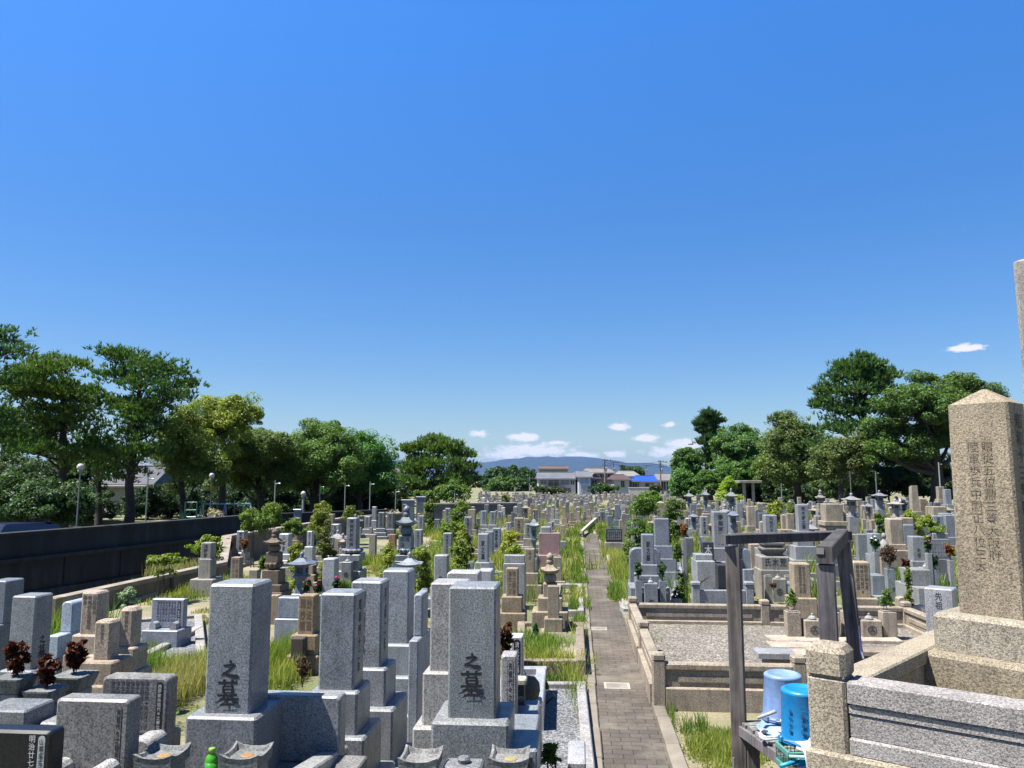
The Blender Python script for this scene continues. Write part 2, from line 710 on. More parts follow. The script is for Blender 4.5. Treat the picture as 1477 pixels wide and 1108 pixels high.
def tree(label, name, d, tx, lobes, col, zg=0.0, kind='broad', leafpx=2.8, dens=6.0, r0=None, top=None, group=None,
         bark=(.055, .045, .038), sub=.42, nsub=15, cat='tree'):
    lobes = list(lobes)
    for _ in range(int(len(lobes) * (.45 if kind == 'pine' else .8))):
        p_, q_ = R.sample(lobes, 2)
        if abs(p_[0] - q_[0]) + abs(p_[1] - q_[1]) < 95:
            lobes.append(tuple((a_ + b_) / 2 for a_, b_ in zip(p_, q_)))
    kx, ky = (1.15, 1.22) if kind == 'pine' else (1.22, 1.55)
    ws = px_lobes([(a_, b_ + (ky - 1) * e_ * .5, c_ * kx, e_ * ky) for a_, b_, c_, e_ in lobes], d)
    b = P(tx, 690, d)
    b.z = zg
    tp = max(ws, key=lambda w: w[0].z)
    t = Vector((b.x * .5 + tp[0].x * .5, b.y, tp[0].z)) if top is None else P(top[0], top[1], d)
    root = thing(name, label, cat, b, 0, group)
    sh = [((Vector(c) - b), rx, ry, rz) for c, rx, ry, rz in ws]
    mb = MB()
    limbs(mb, (0, 0, 0), t - b, sh, r0 or (t.z - zg) * .028)
    mb.build('trunk', BARK, root, color=bark, smooth=True)
    leaf = leafpx * d / F
    v = pine_tufts(sh, leaf * 2.3, dens * .22, nsub) if kind == 'pine' else crown_leaves(sh, leaf, dens, nsub, sub=sub)
    ob('crown', np_mesh('crown', v, 4, LEAF), root, color=(col[0] * 1.22, col[1] * 1.25, col[2] * 1.05))
    return root


def shrub(label, name, loc, lobes, leaf, col, dens=4, cat='shrub', stems=4, group=None, stemcol=(.08, .065, .04), r=.012):
    """lobes are given in metres about the base point"""
    root = thing(name, label, cat, loc, R.uniform(0, 6), group)
    mb = MB()
    for k in range(stems):
        c = Vector(R.choice(lobes)[0])
        mb.tube([(R.uniform(-.05, .05), R.uniform(-.05, .05), -.03), c * .5 + Vector((R.uniform(-.1, .1), R.uniform(-.1, .1), 0)), c],
                [r, r * .7, r * .3], 5)
    mb.build('stem', BARK, root, color=stemcol)
    ob('foliage', np_mesh('foliage', crown_leaves(lobes, leaf, dens, 12, sub=.58), 4, LEAF), root, color=col)
    return root


def blades(pts, h, w, lean=.45, jit=.5):
    """bent grass blades: two quads each; pts (n,3), h,w arrays"""
    n = len(pts)
    a = NR.uniform(0, 2 * PI, n)
    ln = NR.uniform(.05, lean, n) * h
    dx, dy = np.cos(a) * ln, np.sin(a) * ln
    b = NR.uniform(0, 2 * PI, n)
    sx, sy = np.cos(b) * w / 2, np.sin(b) * w / 2
    z = np.zeros(n)
    p0 = pts
    p1 = pts + np.stack([dx * .35, dy * .35, h * .55], 1)
    p2 = pts + np.stack([dx, dy, h * .95], 1)
    s = np.stack([sx, sy, z], 1)
    q1 = np.stack([p0 - s, p0 + s, p1 + s * .8, p1 - s * .8], 1)
    q2 = np.stack([p1 - s * .8, p1 + s * .8, p2 + s * .12, p2 - s * .12], 1)
    return np.concatenate([q1, q2])


GR_PTS = {'green': [], 'yellow': [], 'straw': []}


def patch(px, py, rx, ry, hm, n, kind='green', z=0.0):
    """grass in the ellipse of ground seen round a pixel"""
    c = G(px, py, z)
    ex = (G(px + rx, py, z) - c).length
    ey = (G(px, max(700, py - ry), z) - c).length * .8
    gpatch(c.x, c.y, ex, ey, hm, n, kind, z)


def gpatch(x, y, ex, ey, hm, n, kind='green', z=0.0, rect=False):
    if rect:
        p = NR.uniform(-1, 1, (n, 2))
    else:
        r = np.sqrt(NR.uniform(0, 1, n))
        a = NR.uniform(0, 2 * PI, n)
        p = np.stack([r * np.cos(a), r * np.sin(a)], 1)
    # gather in tussocks
    k = max(3, n // 45)
    cen = p[NR.integers(0, n, k)]
    idx = NR.integers(0, k, n)
    p = p * .35 + .65 * (cen[idx] + NR.normal(0, .10, (n, 2)))
    x_, y_ = x + p[:, 0] * ex, y + p[:, 1] * ey
    dist = np.hypot(x_, y_)
    h = hm * NR.uniform(.35, 1.15, n)
    w = np.maximum(.006, dist * .0009) * NR.uniform(.6, 1.3, n)
    GR_PTS[kind].append((np.stack([x_, y_, np.full(n, z - .01)], 1), h, w))


def build_grass():
    cols = {'green': (.19, .25, .045), 'yellow': (.36, .35, .08), 'straw': (.44, .35, .16)}
    nm = {'green': 'green_grass', 'yellow': 'yellow_green_grass', 'straw': 'dry_straw_grass'}
    lb = {'green': 'green grass and weeds growing between the graves and along the brick path',
          'yellow': 'yellow green tufted grass between the family plots', 'straw': 'dry straw coloured grass left of the big granite grave'}
    lv = []
    for k, L in GR_PTS.items():
        for p, h, w in L:
            m_ = NR.random(len(p)) < .22
            q = p[m_]
            if not len(q):
                continue
            n_ = len(q)
            q = q + np.stack([NR.normal(0, .05, n_), NR.normal(0, .05, n_), NR.uniform(.01, .45, n_) * h[m_]], 1)
            nr = unit(n_) * .7 + np.array([0, 0, 1])
            nr /= np.linalg.norm(nr, axis=1)[:, None]
            t = np.cross(nr, unit(n_))
            t /= np.linalg.norm(t, axis=1)[:, None] + 1e-6
            s_ = np.cross(nr, t)
            Ls = (np.maximum(.025, np.hypot(q[:, 0], q[:, 1]) * .0022) * NR.uniform(.5, 1.4, n_))[:, None]
            lv.append(np.stack([q - t * Ls, q + s_ * Ls * .5, q + t * Ls, q - s_ * Ls * .5], 1))
    o = ob('ground_weeds', np_mesh('ground_weeds', np.concatenate(lv), 4, LEAF), color=(.12, .175, .04))
    o['kind'] = 'stuff'
    tag(o, 'low broad leaved weeds mixed into the grass between the graves', 'weeds')
    for k, L in GR_PTS.items():
        if not L:
            continue
        v = np.concatenate([blades(p, h, w) for p, h, w in L])
        o = ob(nm[k], np_mesh(nm[k], v, 4, GRASSM), color=cols[k])
        o['kind'] = 'stuff'
        tag(o, lb[k], 'grass')
# ------------------------------------------------------------------ sky, sun
SUN_EL, SUN_AZ = rad(64), rad(-90 - 20)    # azimuth clockwise from +Y: the sun stands to the left and a little behind the camera
sd = Vector((math.sin(SUN_AZ) * math.cos(SUN_EL), math.cos(SUN_AZ) * math.cos(SUN_EL), math.sin(SUN_EL)))
W = bpy.data.worlds.new('World')
SC.world = W
W.use_nodes = True
nt = W.node_tree
nt.nodes.clear()
wo = N(nt, 'ShaderNodeOutputWorld')
bg = N(nt, 'ShaderNodeBackground')
nt.links.new(bg.outputs[0], wo.inputs[0])
sky = N(nt, 'ShaderNodeTexSky', sky_type='NISHITA')
sky.sun_disc = False
sky.sun_elevation = SUN_EL
sky.sun_rotation = SUN_AZ
sky.altitude = 0
sky.air_density = 1.0
sky.dust_density = .3
sky.ozone_density = 4.0
bg.inputs[1].default_value = SKYS = .064
tc = N(nt, 'ShaderNodeTexCoord')
sep = N(nt, 'ShaderNodeSeparateXYZ')
nt.links.new(tc.outputs['Generated'], sep.inputs[0])


def mth(op, a, b=None):
    n = N(nt, 'ShaderNodeMath', operation=op)
    for i, q in enumerate((a, b)):
        if q is None:
            continue
        if hasattr(q, 'node'):
            nt.links.new(q, n.inputs[i])
        else:
            n.inputs[i].default_value = q
    return n.outputs[0]


az = mth('ARCTAN2', sep.outputs[0], sep.outputs[1])
el = mth('ARCSINE', sep.outputs[2])
cb = N(nt, 'ShaderNodeCombineXYZ')
nt.links.new(az, cb.inputs[0])
nt.links.new(el, cb.inputs[1])
CLOUDS = [(690, 626, 14, 5, .9), (756, 631, 24, 6, 1.25), (803, 639, 22, 4, .8), (893, 616, 14, 6, 1.2), (933, 632, 18, 6, 1.1),
          (965, 613, 10, 4, 1.0), (988, 641, 26, 8, 1.2), (962, 652, 34, 8, .8), (887, 655, 16, 5, 1.1), (838, 657, 26, 5, 1.1), (768, 650, 62, 10, .95), (735, 656, 50, 8, .8),
          (1393, 502, 21, 5, 1.15), (1012, 655, 36, 9, .7)]
cm = None
for (cx, cy, rx, ry, s) in CLOUDS:
    p = (P(cx, cy, 100) - Vector((0, 0, H))).normalized()
    a0, e0 = math.atan2(p.x, p.y), math.asin(p.z)
    v1 = N(nt, 'ShaderNodeVectorMath', operation='SUBTRACT')
    nt.links.new(cb.outputs[0], v1.inputs[0])
    v1.inputs[1].default_value = (a0, e0, 0)
    v2 = N(nt, 'ShaderNodeVectorMath', operation='MULTIPLY')
    nt.links.new(v1.outputs[0], v2.inputs[0])
    v2.inputs[1].default_value = (F / rx / 1.35, F / ry / 1.4, 0)
    v3 = N(nt, 'ShaderNodeVectorMath', operation='LENGTH')
    nt.links.new(v2.outputs[0], v3.inputs[0])
    q = mth('MULTIPLY', mth('SUBTRACT', 1.0, v3.outputs['Value']), s)
    cm = q if cm is None else mth('MAXIMUM', cm, q)
vm = N(nt, 'ShaderNodeVectorMath', operation='MULTIPLY')
nt.links.new(cb.outputs[0], vm.inputs[0])
vm.inputs[1].default_value = (95, 190, 0)
nz = noise(nt, vm.outputs[0], 1.0, 6, .62)
k = mth('ADD', cm, mth('MULTIPLY', mth('SUBTRACT', nz, .5), 1.5))
cl = ramp(nt, k, [(.16, 0.0), (.34, .35), (.62, .92)])
hsv = N(nt, 'ShaderNodeHueSaturation')
hsv.inputs['Saturation'].default_value = 1.31
hsv.inputs['Hue'].default_value = .508
nt.links.new(sky.outputs[0], hsv.inputs['Color'])
skb = ramp(nt, mth('DIVIDE', el, 1.6), [(.0, .31), (.06, .385), (.20, .53), (.36, .78), (.46, .42)])
skv = mix(nt, hsv.outputs[0], (2.0, 2.0, 2.0))
skm = N(nt, 'ShaderNodeMix', data_type='RGBA', blend_type='MULTIPLY')
skm.inputs[0].default_value = 1
skm.clamp_result = False
nt.links.new(skv, skm.inputs[6])
nt.links.new(skb, skm.inputs[7])
mx = mix(nt, skm.outputs[2], (6.3, 6.1, 6.5), cl, 'MIX')
nt.links.new(mx, bg.inputs[0])
sl = bpy.data.lights.new('sun', 'SUN')
sl.energy = 5.0
sl.angle = rad(.5)
sl.color = (1.0, .965, .91)
so = bpy.data.objects.new('sun', sl)
COL.objects.link(so)
so.rotation_euler = sd.to_track_quat('Z', 'Y').to_euler()
so.location = (0, 0, 60)
SC.view_settings.view_transform = 'Standard'
SC.view_settings.look = 'None'
SC.view_settings.exposure = 1.35
SC.view_settings.gamma = 1

# ------------------------------------------------------------------ ground, channel, path
ZP = -.30                                      # level of the park beyond the channel
ZC = -2.6                                     # channel floor
WALLZ = 1.07
wl = [P(-420, 808, 14), P(0, 770, 14), P(370, 742, 14), P(600, 733, 14)]
wl = [G(x, y, WALLZ) for x, y in ((-700, 830), (0, 770), (370, 742), (560, 735))]
wl = [Vector((p.x, p.y, 0)) for p in wl]
PARZ = .45
pr0 = G(70, 865, PARZ)
pr1 = G(275, 821, PARZ)
dirp = (pr1 - pr0).normalized()
pA = pr0 - dirp * 18
pB = pr0 + dirp * ((G(310, 810, PARZ) - pr0).length)
PARZ2 = .90
pC = G(332, 772.5, PARZ2)
pD = G(500, 746, PARZ2)
pE = G(590, 739, PARZ2 - .15)
for q in (pA, pB, pC, pD, pE):
    q.z = 0
endw = Vector((wl[-1].x + .6, max(wl[-1].y, pE.y), 0))
mb = MB()
FAR = 40000
par = [pA, pB, pC, pD, pE]
# right of the channel
mb.sheet([(FAR, -60, 0), (FAR, endw.y + 3, 0), (pE.x, endw.y + 3, 0)] + [(p.x, p.y, 0) for p in reversed(par)] + [(pA.x, -60, 0)])
# beyond the channel
mb.sheet([(-FAR, endw.y + 3, 0), (pE.x, endw.y + 3, 0), (FAR, endw.y + 3, 0), (FAR, FAR, 0), (-FAR, FAR, 0)])
# park side
mb.sheet([(wl[0].x, -60, ZP), (wl[0].x, wl[0].y, ZP)] + [(p.x, p.y, ZP) for p in wl[1:]] + [(wl[-1].x, endw.y + 3, ZP), (-FAR, endw.y + 3, ZP), (-FAR, -60, ZP)])
mb.sheet([(wl[-1].x, endw.y + 3, 0), (-FAR, endw.y + 3, 0), (-FAR, endw.y + 3, ZP - .1), (wl[-1].x, endw.y + 3, ZP - .1)])
# channel floor
mb.sheet([(pA.x + .2, -60, ZC), (pE.x + .3, endw.y + 3.2, ZC), (wl[-1].x - 20, endw.y + 3.2, ZC), (wl[0].x - .4, -60, ZC)])
for p, q in ((Vector((pE.x, endw.y + 3, 0)), Vector((wl[-1].x, endw.y + 3, 0))),):
    mb.sheet([(p.x, p.y, 0), (q.x, q.y, 0), (q.x, q.y, ZC - .1), (p.x, p.y, ZC - .1)])
o = mb.build('ground', SOIL)
struct(o)
# path
PX0, PX1 = .20, .85
y_end = 38.5
mb = MB()
mb.sheet([(PX0, -4, .012), (PX1, -4, .012), (PX1, y_end, .012), (PX0, y_end, .012)])
struct(mb.build('brick_path', BRICK))
mb = MB()
mk = MB()
y = -3.0
while y < 38:
    L = .9
    for x0, x1, r in ((.02, PX0, 0), (PX1, 1.0, .45)):
        if R.random() < .96:
            mb.box((x0 + x1) / 2 + R.uniform(-.008, .008), y + r + L / 2, -.02, .045 + R.uniform(-.008, .01), x1 - x0 - .005, L - .012, .012)
    y += L
struct(mb.build('path_kerb', CONC, color=(.27, .235, .18)))
a, b = G(838, 768, .25), G(864, 744, .35)
root = thing('stone_rail', 'pale slanting stone rail at the far end of the brick path', 'rail', (a.x, a.y, 0))
MB().beam((0, 0, .25), (b.x - a.x, b.y - a.y, .35), .14, .12, .01).build('rail', CONC, root, color=(.62, .56, .45))
for k in (.08, .5, .92):
    MB().box((b.x - a.x) * k, (b.y - a.y) * k, -.1, .2 + .1 * k, .12, .12, .01).build('post', CONC, root, color=(.5, .45, .37))
# metal covers in the paving
for (px, py) in ((890, 991), (862, 908)):
    p = G(px, py)
    root = thing('drain_cover', 'small pale square cover set in the brick path, ' + ('nearest the camera' if py > 950 else 'second along the path'), 'drain cover', (p.x, p.y, .0125))
    mb = MB()
    for a in ((-.15, 0, .035, .30), (.15, 0, .035, .30)):
        mb.box(a[0], a[1], 0, .006, a[2], a[3], .002)
    for a in ((0, -.132, .264, .035), (0, .132, .264, .035)):
        mb.box(a[0], a[1], 0, .006, a[2], a[3], .002)
    mb.build('frame', CONC, root, color=(.5, .45, .37))
    MB().box(0, 0, -.002, .004, .26, .225, .001).box(0, 0, .004, .009, .07, .05, .001).build('lid', CONC, root, color=(.3, .27, .23))

# ------------------------------------------------------------------ channel walls
root = thing('retaining_wall', 'long stained concrete retaining wall darkened for shade on the far side of the sunken channel', 'wall', wl[0])
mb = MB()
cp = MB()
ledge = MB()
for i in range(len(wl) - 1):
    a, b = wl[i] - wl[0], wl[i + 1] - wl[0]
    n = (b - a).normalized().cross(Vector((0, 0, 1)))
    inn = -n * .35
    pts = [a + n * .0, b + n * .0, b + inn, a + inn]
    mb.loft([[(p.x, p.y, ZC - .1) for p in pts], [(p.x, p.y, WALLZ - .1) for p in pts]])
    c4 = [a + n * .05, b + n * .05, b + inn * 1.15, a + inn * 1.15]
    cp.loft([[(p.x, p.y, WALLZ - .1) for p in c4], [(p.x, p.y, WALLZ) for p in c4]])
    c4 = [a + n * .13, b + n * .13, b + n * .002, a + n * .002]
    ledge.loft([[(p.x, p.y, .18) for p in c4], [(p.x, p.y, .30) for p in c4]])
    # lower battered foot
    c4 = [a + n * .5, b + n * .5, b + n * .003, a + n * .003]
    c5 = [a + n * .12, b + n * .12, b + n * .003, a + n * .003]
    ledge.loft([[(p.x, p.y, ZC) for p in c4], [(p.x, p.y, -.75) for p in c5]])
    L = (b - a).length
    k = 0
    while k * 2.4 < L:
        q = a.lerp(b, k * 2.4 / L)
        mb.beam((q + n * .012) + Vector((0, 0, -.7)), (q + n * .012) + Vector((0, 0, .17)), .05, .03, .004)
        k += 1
mb.build('wall_panel', WALLM, root, color=(.20, .22, .27))  # tint cut low to put the wall's deep shade into its colour
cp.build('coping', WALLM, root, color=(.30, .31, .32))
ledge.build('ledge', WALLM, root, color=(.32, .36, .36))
for px, py in ((86, 791), (165, 777)):
    q = G(px, py, .3)
    q.z = 0
    MB().box(q.x - wl[0].x + .16, q.y - wl[0].y, .10, .34, .14, .16, .01).build('junction_box', METAL, root, color=(.35, .36, .33))

# near parapet, with its sloping step
root = thing('channel_parapet', 'low concrete parapet along the cemetery edge, sloping up behind the graves', 'wall', pA)
mb = MB()
cap = MB()


def wallseg(mb, cap, a, b, z0, za, zb, th, capw=.05, caph=.09):
    a, b = Vector((a.x, a.y, 0)) - pA, Vector((b.x, b.y, 0)) - pA
    n = (b - a).normalized().cross(Vector((0, 0, 1)))
    for m_, o0, o1, lo, hi in ((mb, 0, -th, None, -caph), (cap, capw, -th - capw, -caph, 0)):
        r = []
        for p, zt in ((a, za), (b, zb)):
            bot = z0 if lo is None else zt + lo
            r.append([(p.x + n.x * o0, p.y + n.y * o0, bot), (p.x + n.x * o1, p.y + n.y * o1, bot),
                      (p.x + n.x * o1, p.y + n.y * o1, zt + hi), (p.x + n.x * o0, p.y + n.y * o0, zt + hi)])
        m_.loft(r)


wallseg(mb, cap, pA, pB, ZC, PARZ, PARZ, .16)
wallseg(mb, cap, pB, pC, ZC, PARZ, PARZ2, .20)
wallseg(mb, cap, pC, pD, ZC, PARZ2, PARZ2, .20)
wallseg(mb, cap, pD, pE, ZC, PARZ2, PARZ2 - .15, .20)
for i in range(16):
    q = pA.lerp(pB, i / 16 + .02) - pA
    n = dirp.cross(Vector((0, 0, 1)))
    mb.box(q.x + n.x * .05, q.y + n.y * .05, 0, PARZ - .1, .09, .10, .008)
mb.build('wall_panel', CONC, root, color=(.20, .165, .13))
cap.build('coping', CONC, root, color=(.34, .29, .23))
# bridge slab across the channel end
a = P(612, 730, (pE.y + 4))
b = P(745, 728, pE.y + 6)
root = thing('bridge_parapet', 'low horizontal concrete bridge parapet with pale top beyond the left graves', 'wall', (a.x, a.y, 0))
b = b - a
MB().beam((0, 0, .55), (b.x, b.y, .55), .3, 1.0).build('wall_panel', CONC, root, color=(.2, .19, .17))
MB().beam((0, 0, 1.1), (b.x, b.y, 1.1), .42, .1).build('coping', CONC, root, color=(.5, .42, .36))

# ------------------------------------------------------------------ mountains, haze
DM = 12000


def ridge(name, prof, d, thick, amp, col):
    """hill range: ridge heights along a line, slopes falling to both sides, cut by gullies"""
    xs = np.arange(prof[0][0], prof[-1][0] + 1, 6.0)
    ys = np.interp(xs, [p[0] for p in prof], [p[1] for p in prof])
    nb = 17
    V, Fc = [], []
    ph = NR.uniform(0, 6, 8)
    for i, (x, yv) in enumerate(zip(xs, ys)):
        top = P(x, yv, d)
        for j in range(nb):
            t = (j - nb // 2) / (nb // 2)
            q = top + FW * (t * thick)
            hz = top.z * (1 - abs(t) ** 1.25)
            g = sum(math.sin(i * (.13 + .11 * k_) + j * (.6 + .37 * k_) + ph[k_]) for k_ in range(6)) / 6
            hz += g * amp * abs(t) * (1 - abs(t)) * 4
            V.append((q.x, q.y, max(hz, -1) if abs(t) < 1 else -1))
    n = len(xs)
    for i in range(n - 1):
        for j in range(nb - 1):
            a = i * nb + j
            Fc.append((a, a + nb, a + nb + 1, a + 1))
    me = bpy.data.meshes.new(name)
    me.from_pydata(V, [], Fc)
    me.polygons.foreach_set('use_smooth', [True] * len(me.polygons))
    me.materials.append(HILL)
    o = ob(name, me, color=col)
    struct(o)


ridge('mountains', [(300, 684), (420, 676), (520, 668), (560, 664), (600, 666), (640, 667), (695, 667.5), (720, 664.5), (745, 663), (762, 660), (775, 659.5), (790, 658), (803, 660),
                    (815, 658.5), (840, 658.5), (855, 660), (866, 661.5), (880, 664), (895, 666.5), (905, 668), (922, 668), (940, 667.5), (955, 672), (975, 675), (1000, 678), (1050, 683), (1100, 689)],
      DM, 2600, 110, (.016, .030, .030))
HAZE_ON = True
if HAZE_ON:
    mb = MB()
    s = 17000
    mb.loft([[(-s, -s, -3.8), (s, -s, -3.8), (s, s, -3.8), (-s, s, -3.8)], [(-s, -s, 430), (s, -s, 430), (s, s, 430), (-s, s, 430)]])
    m = bpy.data.materials.new('haze_air')
    m.use_nodes = True
    m.node_tree.nodes.clear()
    o_ = m.node_tree.nodes.new('ShaderNodeOutputMaterial')
    pv = m.node_tree.nodes.new('ShaderNodeVolumePrincipled')
    pv.inputs['Color'].default_value = (.22, .48, 1.0, 1)
    pv.inputs['Density'].default_value = 3.0e-5
    pv.inputs['Anisotropy'].default_value = .2
    m.node_tree.links.new(pv.outputs[0], o_.inputs['Volume'])
    hz = mb.build('haze', m)
    hz['kind'] = 'stuff'

# ------------------------------------------------------------------ houses beyond the graves
def zpx(px, py, d):
    return P(px, py, d).z


def house(label, d, xl, xr, yr, ye, yb, roofc, wallc, wins=(), dep=7, hip=.18, over=.35, group=None, yb2=None, gable=False, extra=None):
    """box with a ridged roof; window rectangles are in pixels on the front"""
    a, b = P(xl, 690, d), P(xr, 690, d)
    s = d / F
    w = (xr - xl) * s
    c = (a + b) / 2
    zr, ze = zpx(0, yr, d), zpx(0, ye, d)
    root = thing('house', label, 'house', (c.x, c.y + dep / 2, 0), PSI, group)
    MB().box(0, 0, -.2, ze, w, dep, .03).build('wall', PAINT, root, color=wallc)
    mb = MB()
    hw, hd = w / 2 + over, dep / 2 + over
    if gable:
        mb.loft([[(-hw, -hd, ze), (-hw, hd, ze), (0, hd, zr), (0, -hd, zr)], [(-hw, -hd, ze - .12), (-hw, hd, ze - .12), (0, hd, zr - .14), (0, -hd, zr - .14)]])
        mb.loft([[(hw, -hd, ze), (0, -hd, zr - .002), (0, hd, zr - .002), (hw, hd, ze)], [(hw, -hd, ze - .12), (0, -hd, zr - .14), (0, hd, zr - .14), (hw, hd, ze - .12)]])
        MB().prism([(-w / 2 + .01, ze + .004), (w / 2 - .01, ze + .004), (0, zr - .16)], -dep / 2 + .01, dep / 2 - .01).build('gable_wall', PAINT, root, color=wallc)
    else:
        rx = hw * (1 - hip)
        mb.loft([[(-hw, -hd, ze - .1), (hw, -hd, ze - .1), (hw, hd, ze - .1), (-hw, hd, ze - .1)],
                 [(-hw, -hd, ze + .05), (hw, -hd, ze + .05), (hw, hd, ze + .05), (-hw, hd, ze + .05)],
                 [(-rx, -.08, zr), (rx, -.08, zr), (rx, .08, zr), (-rx, .08, zr)]])
    roofc = tuple(q_ * .5 for q_ in roofc)
    rf = mb.build('roof', TILE, root, color=roofc)
    if not gable:
        MB().box(0, 0, zr - .05, zr + .12, w * (1 - hip), .3, .04).build('ridge_cap', TILE, rf, color=tuple(q * .8 for q in roofc))
    MB().box(0, -dep / 2 - over + .02, ze - .16, ze - .02, w + 2 * over - .1, .1, .02).build('gutter', PAINT, root, color=(.3, .28, .26))
    for (x0, y0, x1, y1, wc) in wins:
        lx0, lx1 = (x0 - (xl + xr) / 2) * s, (x1 - (xl + xr) / 2) * s
        z0, z1 = zpx(0, y1, d), zpx(0, y0, d)
        fr = MB()
        t = .07
        yf = -dep / 2
        for bx in ((lx0, lx1, z0 - t, z0), (lx0, lx1, z1, z1 + t), (lx0 - t, lx0, z0 - t, z1 + t), (lx1, lx1 + t, z0 - t, z1 + t), ((lx0 + lx1) / 2 - .03, (lx0 + lx1) / 2 + .03, z0, z1)):
            fr.box((bx[0] + bx[1]) / 2, yf - .03, bx[2], bx[3], bx[1] - bx[0], .08, .005)
        wn = fr.build('window', PAINT, root, color=(.55, .55, .55))
        MB().box((lx0 + lx1) / 2, yf - .012, z0 + .002, z1 - .002, lx1 - lx0, .02, .001).build('pane', GLASS, wn, color=wc)
    return root, s, zpx


DH = 132
DARK = (.03, .035, .045)
house('brown flat topped house rising behind the grey tiled row', 155, 777, 816, 672, 676, 708, (.20, .13, .10), (.30, .29, .22), [(785, 682, 800, 687, DARK)], 9, .02)
r_, s_, _ = house('white house with long grey tiled roof and dark balcony, leftmost below the mountains', DH, 774, 827, 681.5, 690.5, 712, (.21, .22, .24), (.62, .58, .54),
               [(777, 693, 785, 698, (.16, .07, .09)), (788, 693, 803, 701, DARK), (806, 692, 818, 699, (.12, .15, .17)), (820, 693, 825, 699, DARK), (786, 704, 800, 709, DARK), (810, 704, 820, 710, (.1, .1, .1))], 8, .06)
mb = MB()
hh = zpx(0, 702, DH)
mb.box((795.5 - 800.5) * s_, -4.6, hh - .15, hh, 4.0, 1.1, .02)
for i in range(14):
    mb.box((795.5 - 800.5) * s_ - 1.9 + i * .29, -5.1, hh, hh + .75, .05, .05, .005)
mb.box((795.5 - 800.5) * s_, -5.1, hh + .75, hh + .82, 4.0, .07, .01)
mb.build('balcony', PAINT, r_, color=(.12, .10, .10))
house('low white porch house with small grey gable in front of the white house', DH - 7, 772, 797, 700, 705, 712, (.24, .25, .27), (.6, .57, .54), [(776, 706, 784, 710, DARK)], 4, gable=True)
house('pale blue white two storey house with light blue window band', DH - 3, 832, 849, 679.5, 688, 712, (.23, .24, .26), (.55, .62, .74), [(834, 691.5, 846, 697, (.16, .26, .42)), (835, 701, 846, 707, (.3, .34, .4))], 8, .1)
house('narrow dark walled house with grey gable beside the pale blue house', DH + 2, 849, 861, 682, 689, 712, (.25, .26, .28), (.16, .16, .17), [(851, 692, 858, 698, DARK)], 8, gable=True)
house('big brown hipped roof house with brick red lower wall', 146, 843, 882, 675.5, 682, 712, (.33, .28, .23), (.33, .17, .14), [(862, 684, 870, 690, DARK), (873, 684, 880, 690, DARK)], 10, .22)
house('single storey white house with red brown tiled roof', DH - 2, 883, 905, 685, 691.5, 712, (.15, .085, .07), (.62, .60, .56), [(893, 694, 898, 703, DARK)], 7, .3)
house('cream house with grey hipped roof behind the red brown tiled roof', 150, 891, 919, 679.5, 687, 710, (.36, .34, .31), (.5, .48, .44), [(904, 687, 911, 691, (.2, .12, .1))], 9, .3)
r_, s_, _ = house('white house under a bright blue tarpaulin roof', DH, 918, 947, 686.5, 694.5, 712, (.008, .10, .55), (.66, .64, .61), [(927.5, 697, 939, 702, (.14, .05, .05))], 8, .04)
house('small annex with blue roof and dark red window left of the blue tarpaulin house', DH - 1, 906.5, 917.5, 690, 694, 712, (.01, .12, .5), (.22, .09, .08), [(910, 697, 916.5, 703, (.05, .03, .03))], 6, .06)
house('grey roofed house with dark open carport beside the right hand trees', DH, 949, 972, 683.5, 693, 712, (.30, .28, .26), (.32, .29, .27), [(951, 695, 957, 707, DARK), (958.5, 695, 964, 707, DARK), (965.5, 695, 971, 707, DARK)], 8, .12)
# garden wall in front of the tarpaulin house
a, b = P(907, 708, DH - 8), P(942, 708, DH - 8)
o = thing('garden_wall', 'cream rendered garden wall in front of the blue tarpaulin house', 'wall', ((a.x + b.x) / 2, (a.y + b.y) / 2, 0), PSI)
MB().box(0, 0, -.2, zpx(0, 704, DH - 8), (b - a).length, .2, .02).build('wall_panel', PAINT, o, color=(.66, .60, .52))
MB().box(0, 0, zpx(0, 704, DH - 8), zpx(0, 704, DH - 8) + .1, (b - a).length + .1, .3, .02).build('coping', PAINT, o, color=(.6, .55, .5))
# cream house in the park
house('cream walled house half hidden behind the dark pine trunks', 58, 146, 212, 672, 700, 757, (.12, .12, .13), (.66, .61, .52), [(161, 734, 171, 746, (.03, .03, .04)), (186, 730, 196, 742, (.04, .04, .05))], 7, .2)
house('grey roofed house showing faintly behind the far left shrubs', 66, -40, 60, 690, 712, 756, (.16, .17, .19), (.34, .33, .32), [(4, 716, 14, 740, (.2, .2, .2))], 7, .15)
# grey block behind the trees at left of the clump
a = P(574, 700, 150)
house('pale grey building seen between the bright green tree and the pine clump', 150, 562, 586, 675, 680, 712, (.24, .2, .19), (.46, .43, .38), [(566, 684, 582, 688, (.1, .1, .12))], 9, .03)


